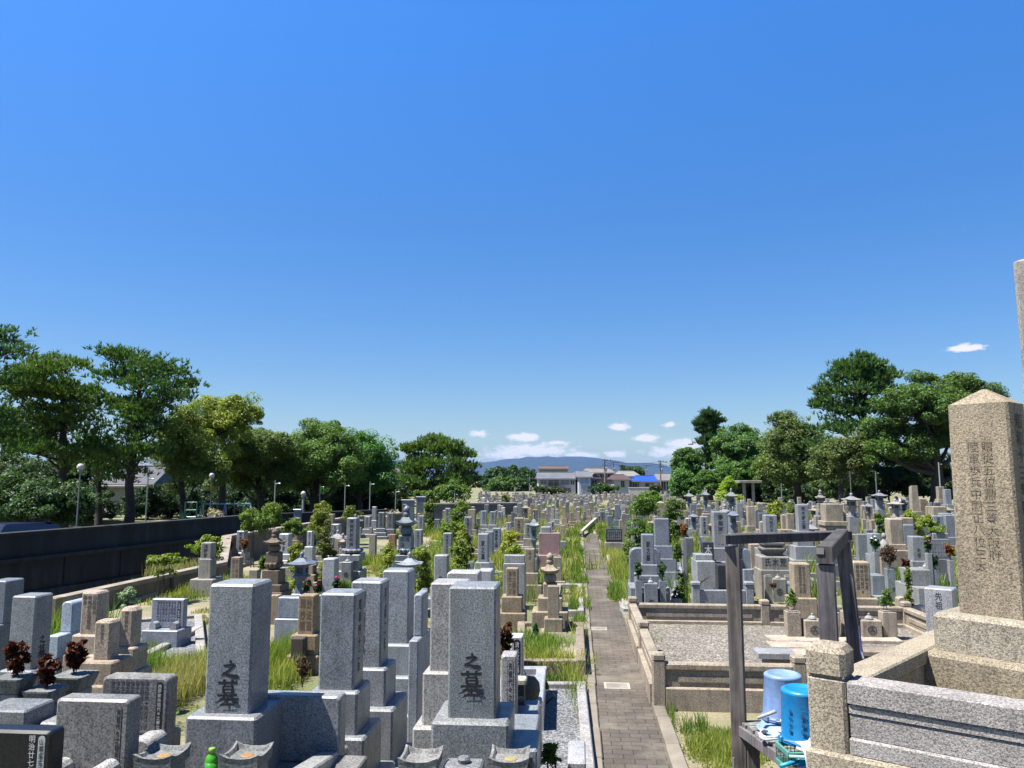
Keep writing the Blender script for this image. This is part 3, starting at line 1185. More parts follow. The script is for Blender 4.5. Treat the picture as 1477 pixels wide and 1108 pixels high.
# ------------------------------------------------------------------ poles, wires
def upole(label, d, px, yt, r=.11, arms=1):
    b = P(px, 700, d)
    zt = zpx(0, yt, d)
    root = thing('utility_pole', label, 'utility pole', (b.x, b.y, 0), PSI)
    MB().tube([(0, 0, -.2), (0, 0, zt)], [r * 1.2, r * .8], 8).build('pole', CONC, root, color=(.26, .24, .23))
    mb = MB()
    for k in range(arms):
        mb.box(.35, -.15, zt - .35 - k * .8, zt - .26 - k * .8, 1.5, .07, .01)
        for q in (-.3, .1, .5, .95):
            mb.lathe([(.05, zt - .22 - k * .8), (.08, zt - .12 - k * .8), (.03, zt - .02 - k * .8)], 6, q, -.15)
    mb.build('crossarm', METAL, root, color=(.2, .2, .2))
    MB().lathe([(.10, zt - 2.1), (.13, zt - 2.0), (.13, zt - 1.5), (.07, zt - 1.4)], 8, .22, -.2).build('transformer', METAL, root, color=(.3, .3, .3))
    return Vector((b.x, b.y, zt))


u1 = upole('tallest utility pole with crossarm in front of the brown roofed house', DH - 4, 872.5, 662, .13, 2)
u2 = upole('thin utility pole just right of the tallest one, above the red brown roof', DH + 30, 885, 665.5)
u3 = upole('utility pole with crossarm in front of the carport house', DH - 3, 953, 664, .13, 2)
u4 = upole('short far utility pole above the cream house roof', DH + 90, 933, 670.5)
u5 = upole('utility pole half lost in the trees at the right end of the houses', DH + 40, 1006, 664)
u6 = upole('slender pole at the left end of the house row', DH - 6, 764, 688, .1)
for i, (a, b, lb) in enumerate(((u1, u3, 'overhead wire from the tallest pole to the carport pole'), (u2, u4, 'overhead wire between the two thinner far poles'), (u3, u5, 'overhead wire running from the carport pole into the right hand trees'))):
    mb = MB()
    for dz in (.15, .55):
        pts = []
        for k in range(13):
            t = k / 12
            q = a.lerp(b, t) - a
            q.z += -dz - 1.1 * 4 * t * (1 - t) * .5
            pts.append(q)
        mb.tube(pts, .025, 4)
    tag(mb.build('overhead_wire', METAL, None, a, color=(.06, .06, .07)), lb, 'wire')


def lamp(label, d, px, yt, yb, kind='bar', col=(.55, .55, .52), r=.027, zg=ZP):
    col = tuple(q_ * .6 for q_ in col)
    r *= .85
    b = P(px, 700, d)
    zt = zpx(0, yt, d)
    root = thing('street_lamp', label, 'street lamp', (b.x, b.y, zg), PSI)
    zt -= zg
    MB().tube([(0, 0, 0), (0, 0, zt)], [r * 1.3, r], 8).lathe([(r * 2.2, 0), (r * 2.2, .12), (r * 1.3, .16)], 8).build('pole', PAINT, root, color=col)
    if kind == 'globe':
        rg = .125
        MB().lathe([(.02, zt)] + [(rg * math.sin(PI * k / 10), zt + rg - rg * math.cos(PI * k / 10)) for k in range(1, 10)] + [(.01, zt + 2 * rg)], 14).build('lamp_globe', PLAST, root, color=(.55, .54, .50), smooth=True)
        MB().lathe([(.09, zt - .06), (.1, zt), (.07, zt + .03)], 10).build('lamp_collar', METAL, root, color=(.3, .3, .3))
    else:
        MB().beam((0, 0, zt - .16), (.16, 0, zt - .12), .035, .035).build('lamp_arm', METAL, root, color=col)
        MB().box(.19, 0, zt - .16, zt - .11, .08, .06, .01).build('lamp_head', METAL, root, color=(.7, .7, .68))


lamp('grey globe topped park lamp left of the cream house', 27, 114.5, 679, 760, 'globe', (.36, .37, .36))
lamp('globe topped park lamp beside the swing frame', 36, 305, 690, 748, 'globe', (.30, .27, .24))
lamp('pale green park lamp post right of the cream house', 30, 213, 686, 757, 'bar', (.36, .5, .42))
lamp('tallest white lamp post above the parapet shrubs', 34, 397, 693, 745, 'bar', (.62, .62, .58))
lamp('leaning white post among the dark trees, second white lamp post from left', 40, 498, 697, 738, 'bar', (.58, .57, .52))
lamp('white lamp post left of the orange tipped pole', 42, 534, 695, 735, 'bar', (.62, .64, .62))
lamp('white lamp post nearest the big pagoda monument', 46, 571, 706, 732, 'bar', (.6, .6, .58))
lamp('green metal post between the park trees', 45, 462, 699, 735, 'bar', (.10, .25, .18))
lamp('short white post with square head in the dark of the park', 38, 438, 716, 741, 'globe', (.6, .6, .6), .06)
lamp('white post right of the pine clump above the bridge parapet', 60, 656, 711, 728, 'bar', (.5, .5, .5), .05, 0)
lamp('white post on the far left edge of the graves, before the distant wood', 100, 743, 703, 718, 'bar', (.7, .7, .68), .09, 0)
lamp('white post in front of the dark wood with side bracket, behind the beige square marker', 55, 1356, 667, 704, 'bar', (.6, .6, .6), .05, 0)
lamp('thin grey post against the dark wood, behind the white shirted person', 58, 1264, 680, 712, 'bar', (.33, .33, .30), .045, 0)
lamp('thin post at the left of the dark wood', 58, 1227, 680, 714, 'bar', (.22, .24, .22), .04, 0)
lamp('pale green post rising from the shrubs right of the shelter', 66, 1127, 697, 722, 'bar', (.3, .42, .36), .05, 0)

# ------------------------------------------------------------------ trees
PINE = (0.075, 0.128, 0.034)
PINE2 = (0.105, 0.152, 0.036)
DKG = (0.050, 0.095, 0.032)
MIDG = (0.095, 0.150, 0.032)
YELG = (0.235, 0.250, 0.045)
BRIG = (0.075, 0.170, 0.040)
OLIV = (0.115, 0.145, 0.050)
tree('pine tree cut off by the left edge, with a long flat bough high up', 'pine_tree', 31, -60, [(0, 484, 38, 16), (14, 506, 34, 10), (-30, 505, 40, 20), (-60, 540, 50, 25), (-40, 590, 60, 30), (5, 548, 30, 14), (-10, 640, 60, 35)], PINE, ZP, 'pine', dens=6.5, r0=.2)
tree('broad bushy pine between the left edge and the flat topped pine', 'pine_tree', 35, 97, [(72, 522, 36, 14), (100, 530, 36, 15), (44, 545, 40, 18), (20, 565, 34, 20), (80, 562, 48, 22), (112, 575, 34, 18), (40, 600, 46, 26), (95, 615, 46, 24), (15, 625, 36, 26), (60, 645, 50, 22), (110, 655, 40, 20), (80, 595, 40, 20)], PINE2, ZP, 'pine', dens=6.5, r0=.24)
tree('tall flat topped pine with spreading boughs, standing before the cream house', 'pine_tree', 37, 186, [(160, 512, 30, 9), (190, 517, 38, 12), (225, 527, 36, 13), (252, 541, 30, 12), (272, 553, 22, 8), (170, 545, 34, 16), (210, 556, 44, 17), (245, 570, 34, 14), (168, 582, 36, 18), (210, 592, 40, 16), (190, 622, 44, 18), (228, 616, 36, 15), (160, 650, 46, 17), (205, 655, 52, 17), (180, 682, 40, 16)], PINE, ZP, 'pine', dens=6.5, r0=.25, top=(196, 535))
tree('slim dark leaning pine trunk with low crown left of the cream house', 'pine_tree', 39, 148, [(140, 640, 34, 18), (158, 665, 36, 18), (130, 675, 30, 14)], DKG, ZP, 'pine', dens=4.5, r0=.22)
tree('yellow green airy tree reaching above its neighbours right of the flat topped pine', 'camphor_tree', 43, 318, [(348, 590, 30, 17), (328, 583, 26, 14), (362, 604, 20, 10), (296, 590, 26, 20), (318, 612, 30, 16), (280, 618, 30, 26), (300, 645, 36, 22), (340, 622, 20, 12)], YELG, ZP, dens=3.2, nsub=13, r0=.24)
tree('yellowish bushy tree in front of the airy tree, beside the swing frame', 'camphor_tree', 40, 268, [(262, 640, 34, 28), (245, 668, 40, 24), (285, 680, 40, 26), (262, 610, 26, 22)], (.13, .155, .034), ZP, dens=4.2, r0=.2)
tree('rounded olive green tree between the airy tree and the dark domed tree', 'camphor_tree', 47, 385, [(375, 645, 42, 24), (350, 662, 36, 24), (402, 655, 38, 26), (385, 680, 50, 24), (340, 690, 40, 22), (365, 628, 20, 10)], (.088, .118, .028), ZP, dens=4.5, r0=.26)
tree('dark domed tree with bare twigs on top, above the parapet shrubs', 'camphor_tree', 49, 452, [(462, 627, 32, 18), (482, 640, 30, 22), (440, 648, 34, 24), (470, 662, 46, 26), (430, 678, 34, 24), (500, 672, 30, 26), (460, 690, 40, 18)], MIDG, ZP, dens=4.8, r0=.3)
tree('fresh green round tree at the right end of the park', 'camphor_tree', 54, 520, [(520, 645, 28, 20), (540, 655, 24, 20), (505, 660, 30, 24), (535, 680, 32, 24), (552, 690, 18, 20), (500, 692, 30, 20), (524, 634, 16, 9)], BRIG, ZP, dens=4.8, r0=.26)
tree('dark pine clump standing alone left of the mountains', 'pine_tree', 76, 629, [(628, 637, 20, 6), (612, 646, 24, 8), (590, 650, 18, 6), (645, 648, 26, 12), (664, 655, 18, 8), (612, 665, 28, 14), (640, 672, 34, 14), (668, 675, 22, 15), (600, 684, 22, 13), (640, 695, 38, 12), (680, 690, 14, 16), (620, 705, 30, 8)], (.095, .14, .036), 0, 'pine', leafpx=3, dens=5.5, r0=.35, top=(634, 650))
tree('second trunk of dark pine just left of the lone clump trunk', 'pine_tree', 75, 617, [(606, 672, 24, 12), (590, 695, 20, 12), (600, 706, 22, 10)], (.095, .14, .036), 0, 'pine', leafpx=3, dens=5, r0=.3)
tree('light green small tree under the pine clump', 'garden_tree', 70, 655, [(652, 707, 18, 12), (668, 712, 12, 9), (640, 714, 10, 8), (595, 716, 16, 8), (575, 718, 12, 8)], (.11, .16, .035), 0, leafpx=3, dens=4.5, r0=.12)
# trees filling behind the park, leaves coloured dark to stand for deep shade
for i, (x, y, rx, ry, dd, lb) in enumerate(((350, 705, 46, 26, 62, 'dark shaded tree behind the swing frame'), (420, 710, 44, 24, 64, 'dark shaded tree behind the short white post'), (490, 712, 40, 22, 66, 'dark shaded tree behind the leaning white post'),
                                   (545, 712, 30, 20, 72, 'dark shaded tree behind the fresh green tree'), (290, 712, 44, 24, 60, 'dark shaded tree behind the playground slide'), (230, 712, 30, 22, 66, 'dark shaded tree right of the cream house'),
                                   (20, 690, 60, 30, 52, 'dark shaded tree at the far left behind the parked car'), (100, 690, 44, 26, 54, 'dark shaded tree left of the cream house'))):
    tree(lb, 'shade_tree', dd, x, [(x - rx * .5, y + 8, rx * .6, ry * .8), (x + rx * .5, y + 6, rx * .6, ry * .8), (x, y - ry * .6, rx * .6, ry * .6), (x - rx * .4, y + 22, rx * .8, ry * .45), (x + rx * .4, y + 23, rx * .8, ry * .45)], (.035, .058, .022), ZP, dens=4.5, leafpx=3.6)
tree('dark green shrubbery mass above the parked blue car', 'shade_tree', 29, 60, [(30, 720, 40, 20), (75, 715, 36, 22), (110, 728, 24, 18), (5, 705, 30, 20), (60, 738, 60, 14)], (.05, .085, .03), ZP, dens=5, leafpx=3.8)
PSH = ((20, 735, 50), (75, 738, 47), (128, 738, 50), (215, 734, 52), (250, 732, 54), (300, 734, 52), (345, 730, 54), (390, 732, 52), (430, 728, 56), (470, 730, 54), (515, 727, 56), (548, 725, 58))
PLB = ('leftmost of the park, over the parked car', 'left of the first globe lamp', 'beside the slim leaning trunk', 'just right of the cream house', 'behind the slide', 'behind the left leg of the swing', 'behind the right leg of the swing', 'behind the tallest white lamp post', 'behind the short white post', 'left of the leaning white post', 'behind the third white lamp post', 'rightmost of the park')
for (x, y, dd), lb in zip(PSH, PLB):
    tree('low evergreen shrub coloured dark for shade, ' + lb, 'park_shrub', dd, x, [(x - 18, y - 6, 22, 14), (x + 16, y - 10, 24, 16), (x, y - 20, 26, 12), (x + 4, y + 4, 34, 10)], (.022, .044, .015), ZP, dens=4, leafpx=3, r0=.08, cat='shrub')  # leaf colour set dark to stand for shade the trees do not cast
# distant wood
for i, (x, y, rx, ry, dd) in enumerate(((715, 683, 16, 8, 170), (735, 684, 18, 10, 176), (755, 685, 16, 9, 182), (770, 690, 10, 8, 186), (702, 693, 12, 9, 165), (725, 698, 22, 8, 160), (752, 699, 22, 8, 164))):
    lb = ['roundest tree of the distant wood, left of the mountains foot', 'middle tree of the distant wood left of the houses', 'right hand tree of the distant wood left of the houses', 'small tree of the distant wood touching the houses',
          'leftmost tree of the distant wood beside the pine clump', 'low bright bush before the distant wood', 'low dark bush before the distant wood by the leftmost house'][i]
    tree(lb, 'distant_tree', dd, x, [(x - rx * .4, y + 2, rx * .6, ry), (x + rx * .4, y, rx * .6, ry), (x, y - ry * .5, rx * .5, ry * .6), (x, y + ry, rx, ry * .7)], (.045, .085, .035) if i != 5 else (.09, .14, .04), 0, leafpx=3, dens=4.5, group='trees of the distant wood')
tree('dark hedge tree in front of the leftmost white house', 'garden_tree', DH - 12, 790, [(778, 707, 10, 5), (795, 708, 12, 5), (808, 709, 8, 4)], (.05, .07, .03), 0, leafpx=2.6)
tree('green hedge before the brick walled house', 'garden_tree', DH - 10, 872, [(858, 706, 10, 5), (872, 704.5, 12, 6), (887, 707, 10, 5)], (.05, .085, .03), 0, leafpx=2.6)
tree('small dark treetop rising above the blue tarpaulin roof', 'garden_tree', 175, 900, [(899, 676, 5, 5), (900, 684, 6, 6)], (.05, .075, .035), 0, leafpx=2.4)
tree('green treetop behind the cream house with grey roof', 'garden_tree', 180, 917, [(912, 678, 9, 5), (922, 680, 8, 5), (916, 686, 14, 7)], (.06, .10, .035), 0, leafpx=2.4)
tree('round grey green bush beside the garden wall', 'garden_tree', DH - 14, 945, [(944, 706, 7, 6), (950, 708, 5, 5)], (.075, .09, .055), 0, leafpx=2.4)
# right hand wood
tree('tall narrow pine sticking up at the left of the right hand wood', 'pine_tree', 96, 1024, [(1022, 600, 13, 5), (1028, 609, 14, 5), (1016, 613, 12, 6), (1024, 622, 17, 6), (1030, 634, 14, 7), (1018, 638, 14, 7), (1026, 650, 17, 8), (1020, 664, 14, 8)], (.05, .085, .04), 0, 'pine', leafpx=3, dens=6, r0=.3, top=(1024, 604))
tree('broad green tree at the left end of the right hand wood', 'camphor_tree', 92, 990, [(988, 655, 14, 12), (1000, 662, 16, 14), (985, 672, 14, 14), (998, 684, 20, 14)], (.07, .125, .032), 0, leafpx=3, r0=.3)
tree('fresh green cone shaped evergreen nearest the houses', 'cypress_tree', 84, 986, [(984, 678, 9, 12), (984, 692, 14, 12), (988, 706, 18, 11), (976, 707, 10, 9)], (.075, .15, .035), 0, leafpx=3, r0=.14, dens=5.5)
tree('round topped green tree between the narrow pine and the olive tree', 'camphor_tree', 90, 1068, [(1068, 630, 26, 14), (1052, 648, 24, 18), (1085, 648, 26, 20), (1068, 665, 34, 18), (1045, 684, 30, 16), (1090, 682, 30, 16), (1030, 700, 26, 12)], (.072, .13, .032), 0, leafpx=3, r0=.4)
tree('bright green low tree in front of the round topped tree', 'garden_tree', 82, 1078, [(1080, 676, 20, 9), (1066, 682, 16, 9), (1092, 684, 16, 9), (1020, 695, 22, 16), (1012, 708, 18, 8)], (.075, .14, .03), 0, leafpx=3)
tree('olive brown feathery tree left of the tall dark conifer', 'camphor_tree', 78, 1150, [(1122, 603, 16, 10), (1140, 612, 22, 14), (1128, 632, 22, 18), (1160, 630, 22, 18), (1118, 658, 24, 18), (1150, 658, 34, 20), (1178, 650, 20, 20), (1130, 684, 36, 18), (1170, 684, 34, 18)], OLIV, 0, leafpx=3, dens=4.2, r0=.4)
tree('tallest dark conifer rising over the right hand wood', 'conifer_tree', 72, 1235, [(1243, 518, 18, 7), (1228, 530, 24, 9), (1258, 530, 26, 9), (1276, 541, 20, 8), (1210, 546, 24, 9), (1242, 548, 34, 11), (1198, 563, 20, 9), (1225, 568, 36, 12), (1265, 562, 28, 12), (1190, 582, 20, 10), (1215, 592, 36, 13), (1250, 588, 32, 13), (1200, 615, 34, 15), (1235, 618, 36, 15), (1195, 645, 32, 14)], (.072, .122, .04), 0, 'pine', leafpx=3.2, dens=6, r0=.5, top=(1240, 525))
tree('pale olive tree with hanging foliage below the tall conifer', 'camphor_tree', 66, 1210, [(1200, 660, 26, 16), (1222, 650, 22, 18), (1185, 680, 22, 16), (1240, 640, 18, 16), (1215, 684, 24, 16), (1238, 668, 14, 14)], (.12, .135, .05), 0, leafpx=3.2, dens=3.8, r0=.25)
tree('huge dome shaped camphor tree behind the tall beige stone pillar', 'camphor_tree', 64, 1350, [(1340, 560, 40, 18), (1300, 578, 36, 20), (1385, 562, 40, 18), (1425, 575, 26, 18), (1275, 600, 26, 22), (1330, 590, 46, 22), (1385, 592, 46, 22), (1440, 600, 20, 22), (1290, 628, 34, 20), (1345, 622, 44, 22), (1400, 625, 44, 24), (1275, 650, 20, 16), (1325, 646, 26, 16), (1300, 660, 22, 10), (1440, 640, 24, 26)], (.078, .125, .03), 0, leafpx=3.2, dens=5.2, r0=.6, top=(1350, 585))
tree('grey green sparse tree at the right edge', 'camphor_tree', 62, 1475, [(1476, 600, 14, 14), (1470, 625, 12, 16), (1490, 640, 24, 26), (1480, 670, 18, 16)], (.11, .12, .08), 0, leafpx=3.4, dens=2.8, r0=.25)
tree('tree with pale bare trunk at the left of the dark wood', 'camphor_tree', 70, 1205, [(1215, 695, 26, 14), (1190, 704, 22, 10), (1240, 690, 20, 12)], (.06, .09, .03), 0, leafpx=3.2, r0=.22, bark=(.3, .27, .22))
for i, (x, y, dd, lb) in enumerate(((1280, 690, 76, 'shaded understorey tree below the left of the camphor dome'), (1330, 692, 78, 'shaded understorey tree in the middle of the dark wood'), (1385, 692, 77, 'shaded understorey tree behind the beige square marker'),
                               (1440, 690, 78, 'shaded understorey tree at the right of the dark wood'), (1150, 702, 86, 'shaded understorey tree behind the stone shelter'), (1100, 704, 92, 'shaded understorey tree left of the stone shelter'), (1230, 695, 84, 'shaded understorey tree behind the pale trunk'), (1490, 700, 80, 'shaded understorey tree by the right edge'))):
    tree(lb, 'understorey_tree', dd, x, [(x - 18, y + 3, 26, 16), (x + 18, y, 26, 16), (x, y - 22, 28, 16), (x - 14, y + 15, 34, 9), (x + 16, y + 16, 34, 9)], (.03, .052, .018), 0, leafpx=3.6, dens=5)  # leaf colour kept dark to stand for canopy shade; added behind to block light
tree('bright yellow green cone shaped conifer beside the stone lanterns', 'cypress_tree', 68, 1051, [(1051, 692, 5, 6), (1051, 700, 9, 7), (1051, 709, 13, 7), (1051, 718, 17, 7), (1041, 721, 8, 6), (1062, 721, 8, 6)], (.24, .29, .03), 0, leafpx=2.4, dens=6, r0=.12, sub=.5, cat='conifer')

# ------------------------------------------------------------------ park things
root = thing('playground_slide', 'green metal playground slide behind the retaining wall', 'slide', P(262, 752, 36) * Vector((1, 1, 0)) if False else Vector((P(262, 752, 36).x, P(262, 752, 36).y, ZP)), PSI)
GRN = (.02, .16, .09)
mb = MB()
mb.beam((-.75, 0, .15), (.25, 0, 1.25), .5, .05)
mb.beam((-.75, -.27, .25), (.25, -.27, 1.35), .05, .2)
mb.beam((-.75, .27, .25), (.25, .27, 1.35), .05, .2)
mb.build('chute', PLAST, root, color=GRN)
MB().box(.5, 0, 1.2, 1.26, .6, .6, .01).build('platform', PLAST, root, color=GRN)
mb = MB()
for x in (.25, .78):
    for yy in (-.28, .28):
        mb.beam((x, yy, 0), (x, yy, 1.95), .05, .05)
for k in range(5):
    mb.beam((.78, -.28, .2 + k * .22), (.78, .28, .2 + k * .22), .03, .03)
mb.build('ladder', PLAST, root, color=GRN)
mb = MB()
for zz in (1.55, 1.9):
    for yy in (-.28, .28):
        mb.beam((.25, yy, zz), (.78, yy, zz), .04, .04)
mb.build('railing', PLAST, root, color=GRN)

c = P(326, 748, 37)
root = thing('swing_frame', 'swing frame with blue and white A shaped legs in the park', 'swing', (c.x, c.y, ZP), PSI + .12)
hz_ = zpx(0, 727, 37) - ZP
wsw = 66 * 37 / F / 2
MB().tube([(-wsw, 0, hz_), (wsw, 0, hz_)], .04, 7).build('crossbar', PAINT, root, color=(.12, .3, .38))
for x, cc in ((-wsw, (.5, .55, .55)), (-.05, (.18, .24, .5)), (wsw, (.3, .36, .75))):
    for yy in (-.55, .55):
        MB().tube([(x + (.28 if x > 0 else -.28) * (1 if yy < 0 else -.2), yy, 0), (x, 0, hz_)], .035, 6).build('leg', PAINT, root, color=cc)
for x in (-wsw * .55, wsw * .5):
    st = MB().box(x, 0, .38, .42, .42, .2, .01).build('seat', PLAST, root, color=(.05, .05, .06))
    mb = MB()
    for q in (-.18, .18):
        mb.tube([(x + q, 0, .42), (x + q, 0, hz_)], .012, 4)
    mb.build('chain', METAL, st, color=(.3, .3, .3))
# dead branches with white bags by the lamp
c = P(303, 748, 34)
root = thing('dry_branch_pile', 'withered branch heap with pale dead leaves beside the globe lamp', 'branches', (c.x, c.y, ZP))
mb = MB()
for k in range(9):
    a_ = R.uniform(0, 6.28)
    mb.tube([(R.uniform(-.3, .3), R.uniform(-.2, .2), 0), (math.cos(a_) * .4, .1, R.uniform(.5, 1.0)), (math.cos(a_) * .9, .1, R.uniform(.2, 1.7))], [.03, .02, .008], 5)
mb.build('branch', BARK, root, color=(.35, .28, .24))
ob('dead_leaves', np_mesh('dead_leaves', crown_leaves([((-.3, 0, .8), .4, .3, .5), ((.2, 0, 1.4), .35, .3, .4), ((.0, 0, .35), .35, .3, .3)], .07, 1.2, 8), 4, LEAF), root, color=(.50, .38, .36))
# parked car behind the wall
c = P(40, 757, 27.3)
root = thing('parked_car', 'dark blue parked car of which only the roof shows over the wall', 'car', (c.x, c.y, ZP), math.atan2((wl[2] - wl[1]).y, (wl[2] - wl[1]).x))
NAVY = (.008, .010, .05)
Lc = 2.1
body = [(-2.1, .3), (2.1, .3), (2.15, .6), (2.05, .85), (1.25, .95), (.55, 1.02), (-1.0, 1.02), (-1.95, .98), (-2.15, .7)]
MB().prism(body, -.8, .8).build('body', PLAST, root, color=NAVY)
cab = MB()
ringA = [(1.15, -.78, .96), (-1.85, -.78, .99), (-1.85, .78, .99), (1.15, .78, .96)]
ringB = [(.55, -.66, 1.40), (-1.5, -.66, 1.42), (-1.5, .66, 1.42), (.55, .66, 1.40)]
ringC = [(.35, -.58, 1.47), (-1.35, -.58, 1.49), (-1.35, .58, 1.49), (.35, .58, 1.47)]
cab.loft([ringA, ringB], cap0=False, cap1=False)
cab.build('window', GLASS, root, color=(.02, .02, .03))
MB().loft([[(x, y_, z - .03) for x, y_, z in ringB], ringB, ringC], cap0=False).build('roof', PLAST, root, color=NAVY)
for x in (-1.3, 1.35):
    for yy in (-.72, .72):
        wq = MB()
        wq.loft([[(x + .3 * math.cos(t * PI / 9), yy + s_ * .1, .3 + .3 * math.sin(t * PI / 9)) for t in range(18)] for s_ in (-1, 1)])
        wq.build('wheel', PLAST, root, color=(.02, .02, .02))
# white cabinet and site boards at right of the park
for lb, px, py, ww, hh_, dd in (('grey utility box on the retaining wall under the trees', 430, 738, 9, 4, 36), ('pale blue grey panel standing left of the pine clump', 589, 726, 17, 8, 48), ('white panel beside the pine clump trunk', 607, 722, 12, 9, 50)):
    c = P(px, py, dd)
    root = thing('utility_cabinet', lb, 'cabinet', (c.x, c.y, c.z - hh_ * dd / F / 2), PSI)
    zz = hh_ * dd / F
    MB().box(0, 0, 0, zz, ww * dd / F, .35, .02).build('cabinet_body', METAL, root, color=(.26, .28, .33))
    MB().box(0, 0, zz + .002, zz + .05, ww * dd / F + .08, .43, .01).build('lid', METAL, root, color=(.5, .52, .56))
    MB().box(0, 0, -(c.z - zz / 2) + (ZP if px < 500 else 0), -.002, ww * dd / F * .99, .34, .01).build('plinth', METAL, root, color=(.24, .26, .31))
# stone shelter at the edge of the right wood
c = P(1080, 712, 78)
root = thing('stone_shelter', 'flat roofed stone shelter on two posts before the right hand wood', 'shelter', (c.x, c.y, 0), PSI)
zt = zpx(0, 693, 78)
MB().box(0, 0, zt - .25, zt, 2.3, 1.6, .04).build('roof', CONC, root, color=(.30, .29, .25))
for x in (-.45, .45):
    MB().box(x, 0, -.1, zt - .252, .26, .26, .02).build('post', CONC, root, color=(.32, .32, .31))
# ------------------------------------------------------------------ graves
GREY = (.30, .305, .31)
LGREY = (.42, .42, .42)
DGREY = (.17, .18, .195)
BLUEG = (.20, .225, .26)
BEIGE = (.44, .375, .295)
TAN = (.33, .265, .19)
BROWN = (.13, .105, .085)
BLACK = (.014, .015, .018)
PINK = (.36, .24, .225)
WHITE = (.62, .61, .59)
PLACED = []           # (x, y, r) of what already stands somewhere
VPOS = {}


def cup(parent, x, y, z0, z1, w, col, name='offering_cup', residue=None):
    """square stone cup with raised corners on a shaft"""
    mb = MB()
    hh = .36 * w
    sh = mb.box(x, y, z0, z1 - hh, w * .82, w * .82, .006)
    o = mb.build(name, GP, parent, color=tuple(c * .72 for c in col))
    k = MB()
    hw = w / 2
    k.kasa(z1 - hh, [(hw * .94, .0015, 0), (hw * .96, hh * .55, 0), (hw, hh * .72, hh * .3), (hw * .86, hh * .72, hh * .27), (hw * .74, hh * .5, 0)], cx=x, cy=y)
    k.build('cup_rim', GR, o, color=col)
    if residue:
        MB().lathe([(w * .17, z1 - hh * .5 + .0015), (w * .12, z1 - hh * .5 + .005)], 10, x + w * .03, y).build('residue', PAINT, o, color=residue)
    return o


def vase(parent, x, y, z0, z1, w, col, m=GP):
    mb = MB()
    mb.box(x, y, z0, z1, w, w * .9, .006)
    mb.loft([MB.oct(x, y, w * .36, w * .33, .02, z1 - .001), MB.oct(x, y, w * .40, w * .36, .02, z1 + .018)], cap0=False)
    return mb.build('flower_vase', m, parent, color=col)


def mizu(parent, x, y, z0, z1, w, col, crest=True, m=GP):
    """front block with round crest and small water hollow"""
    o = MB().box(x, y, z0, z1, w, w * .8, .01).build('incense_block', m, parent, color=col)
    if crest:
        mb = MB()
        zc = (z0 + z1) / 2 + .03
        r = w * .23
        n = 20
        yy = y - w * .4 - .004
        rings = [[(x + rr * math.cos(2 * PI * j / n), yq, zc + rr * math.sin(2 * PI * j / n)) for j in range(n)] for rr, yq in ((r, yy + .006), (r, yy), (r * .8, yy), (r * .8, yy + .006))]
        mb.loft(rings, False, False)
        mb.lathe
        for a in range(3):
            q = 2 * PI * a / 3 + PI / 2
            cx_, cz_ = x + r * .38 * math.cos(q), zc + r * .38 * math.sin(q)
            mb.loft([[(cx_ + r * .3 * math.cos(2 * PI * j / 10), y2, cz_ + r * .3 * math.sin(2 * PI * j / 10)) for j in range(10)] for y2 in (yy + .006, yy)], False, True)
        mb.build('crest', INK, o, color=(.07, .07, .075))
    MB().lathe([(w * .2, z1 + .001), (w * .22, z1 + .02), (w * .15, z1 + .05), (w * .05, z1 + .06), (w * .06, z1 + .085), (.002, z1 + .1)], 10, x, y).build('water_cup', m, o, color=LGREY)
    return o


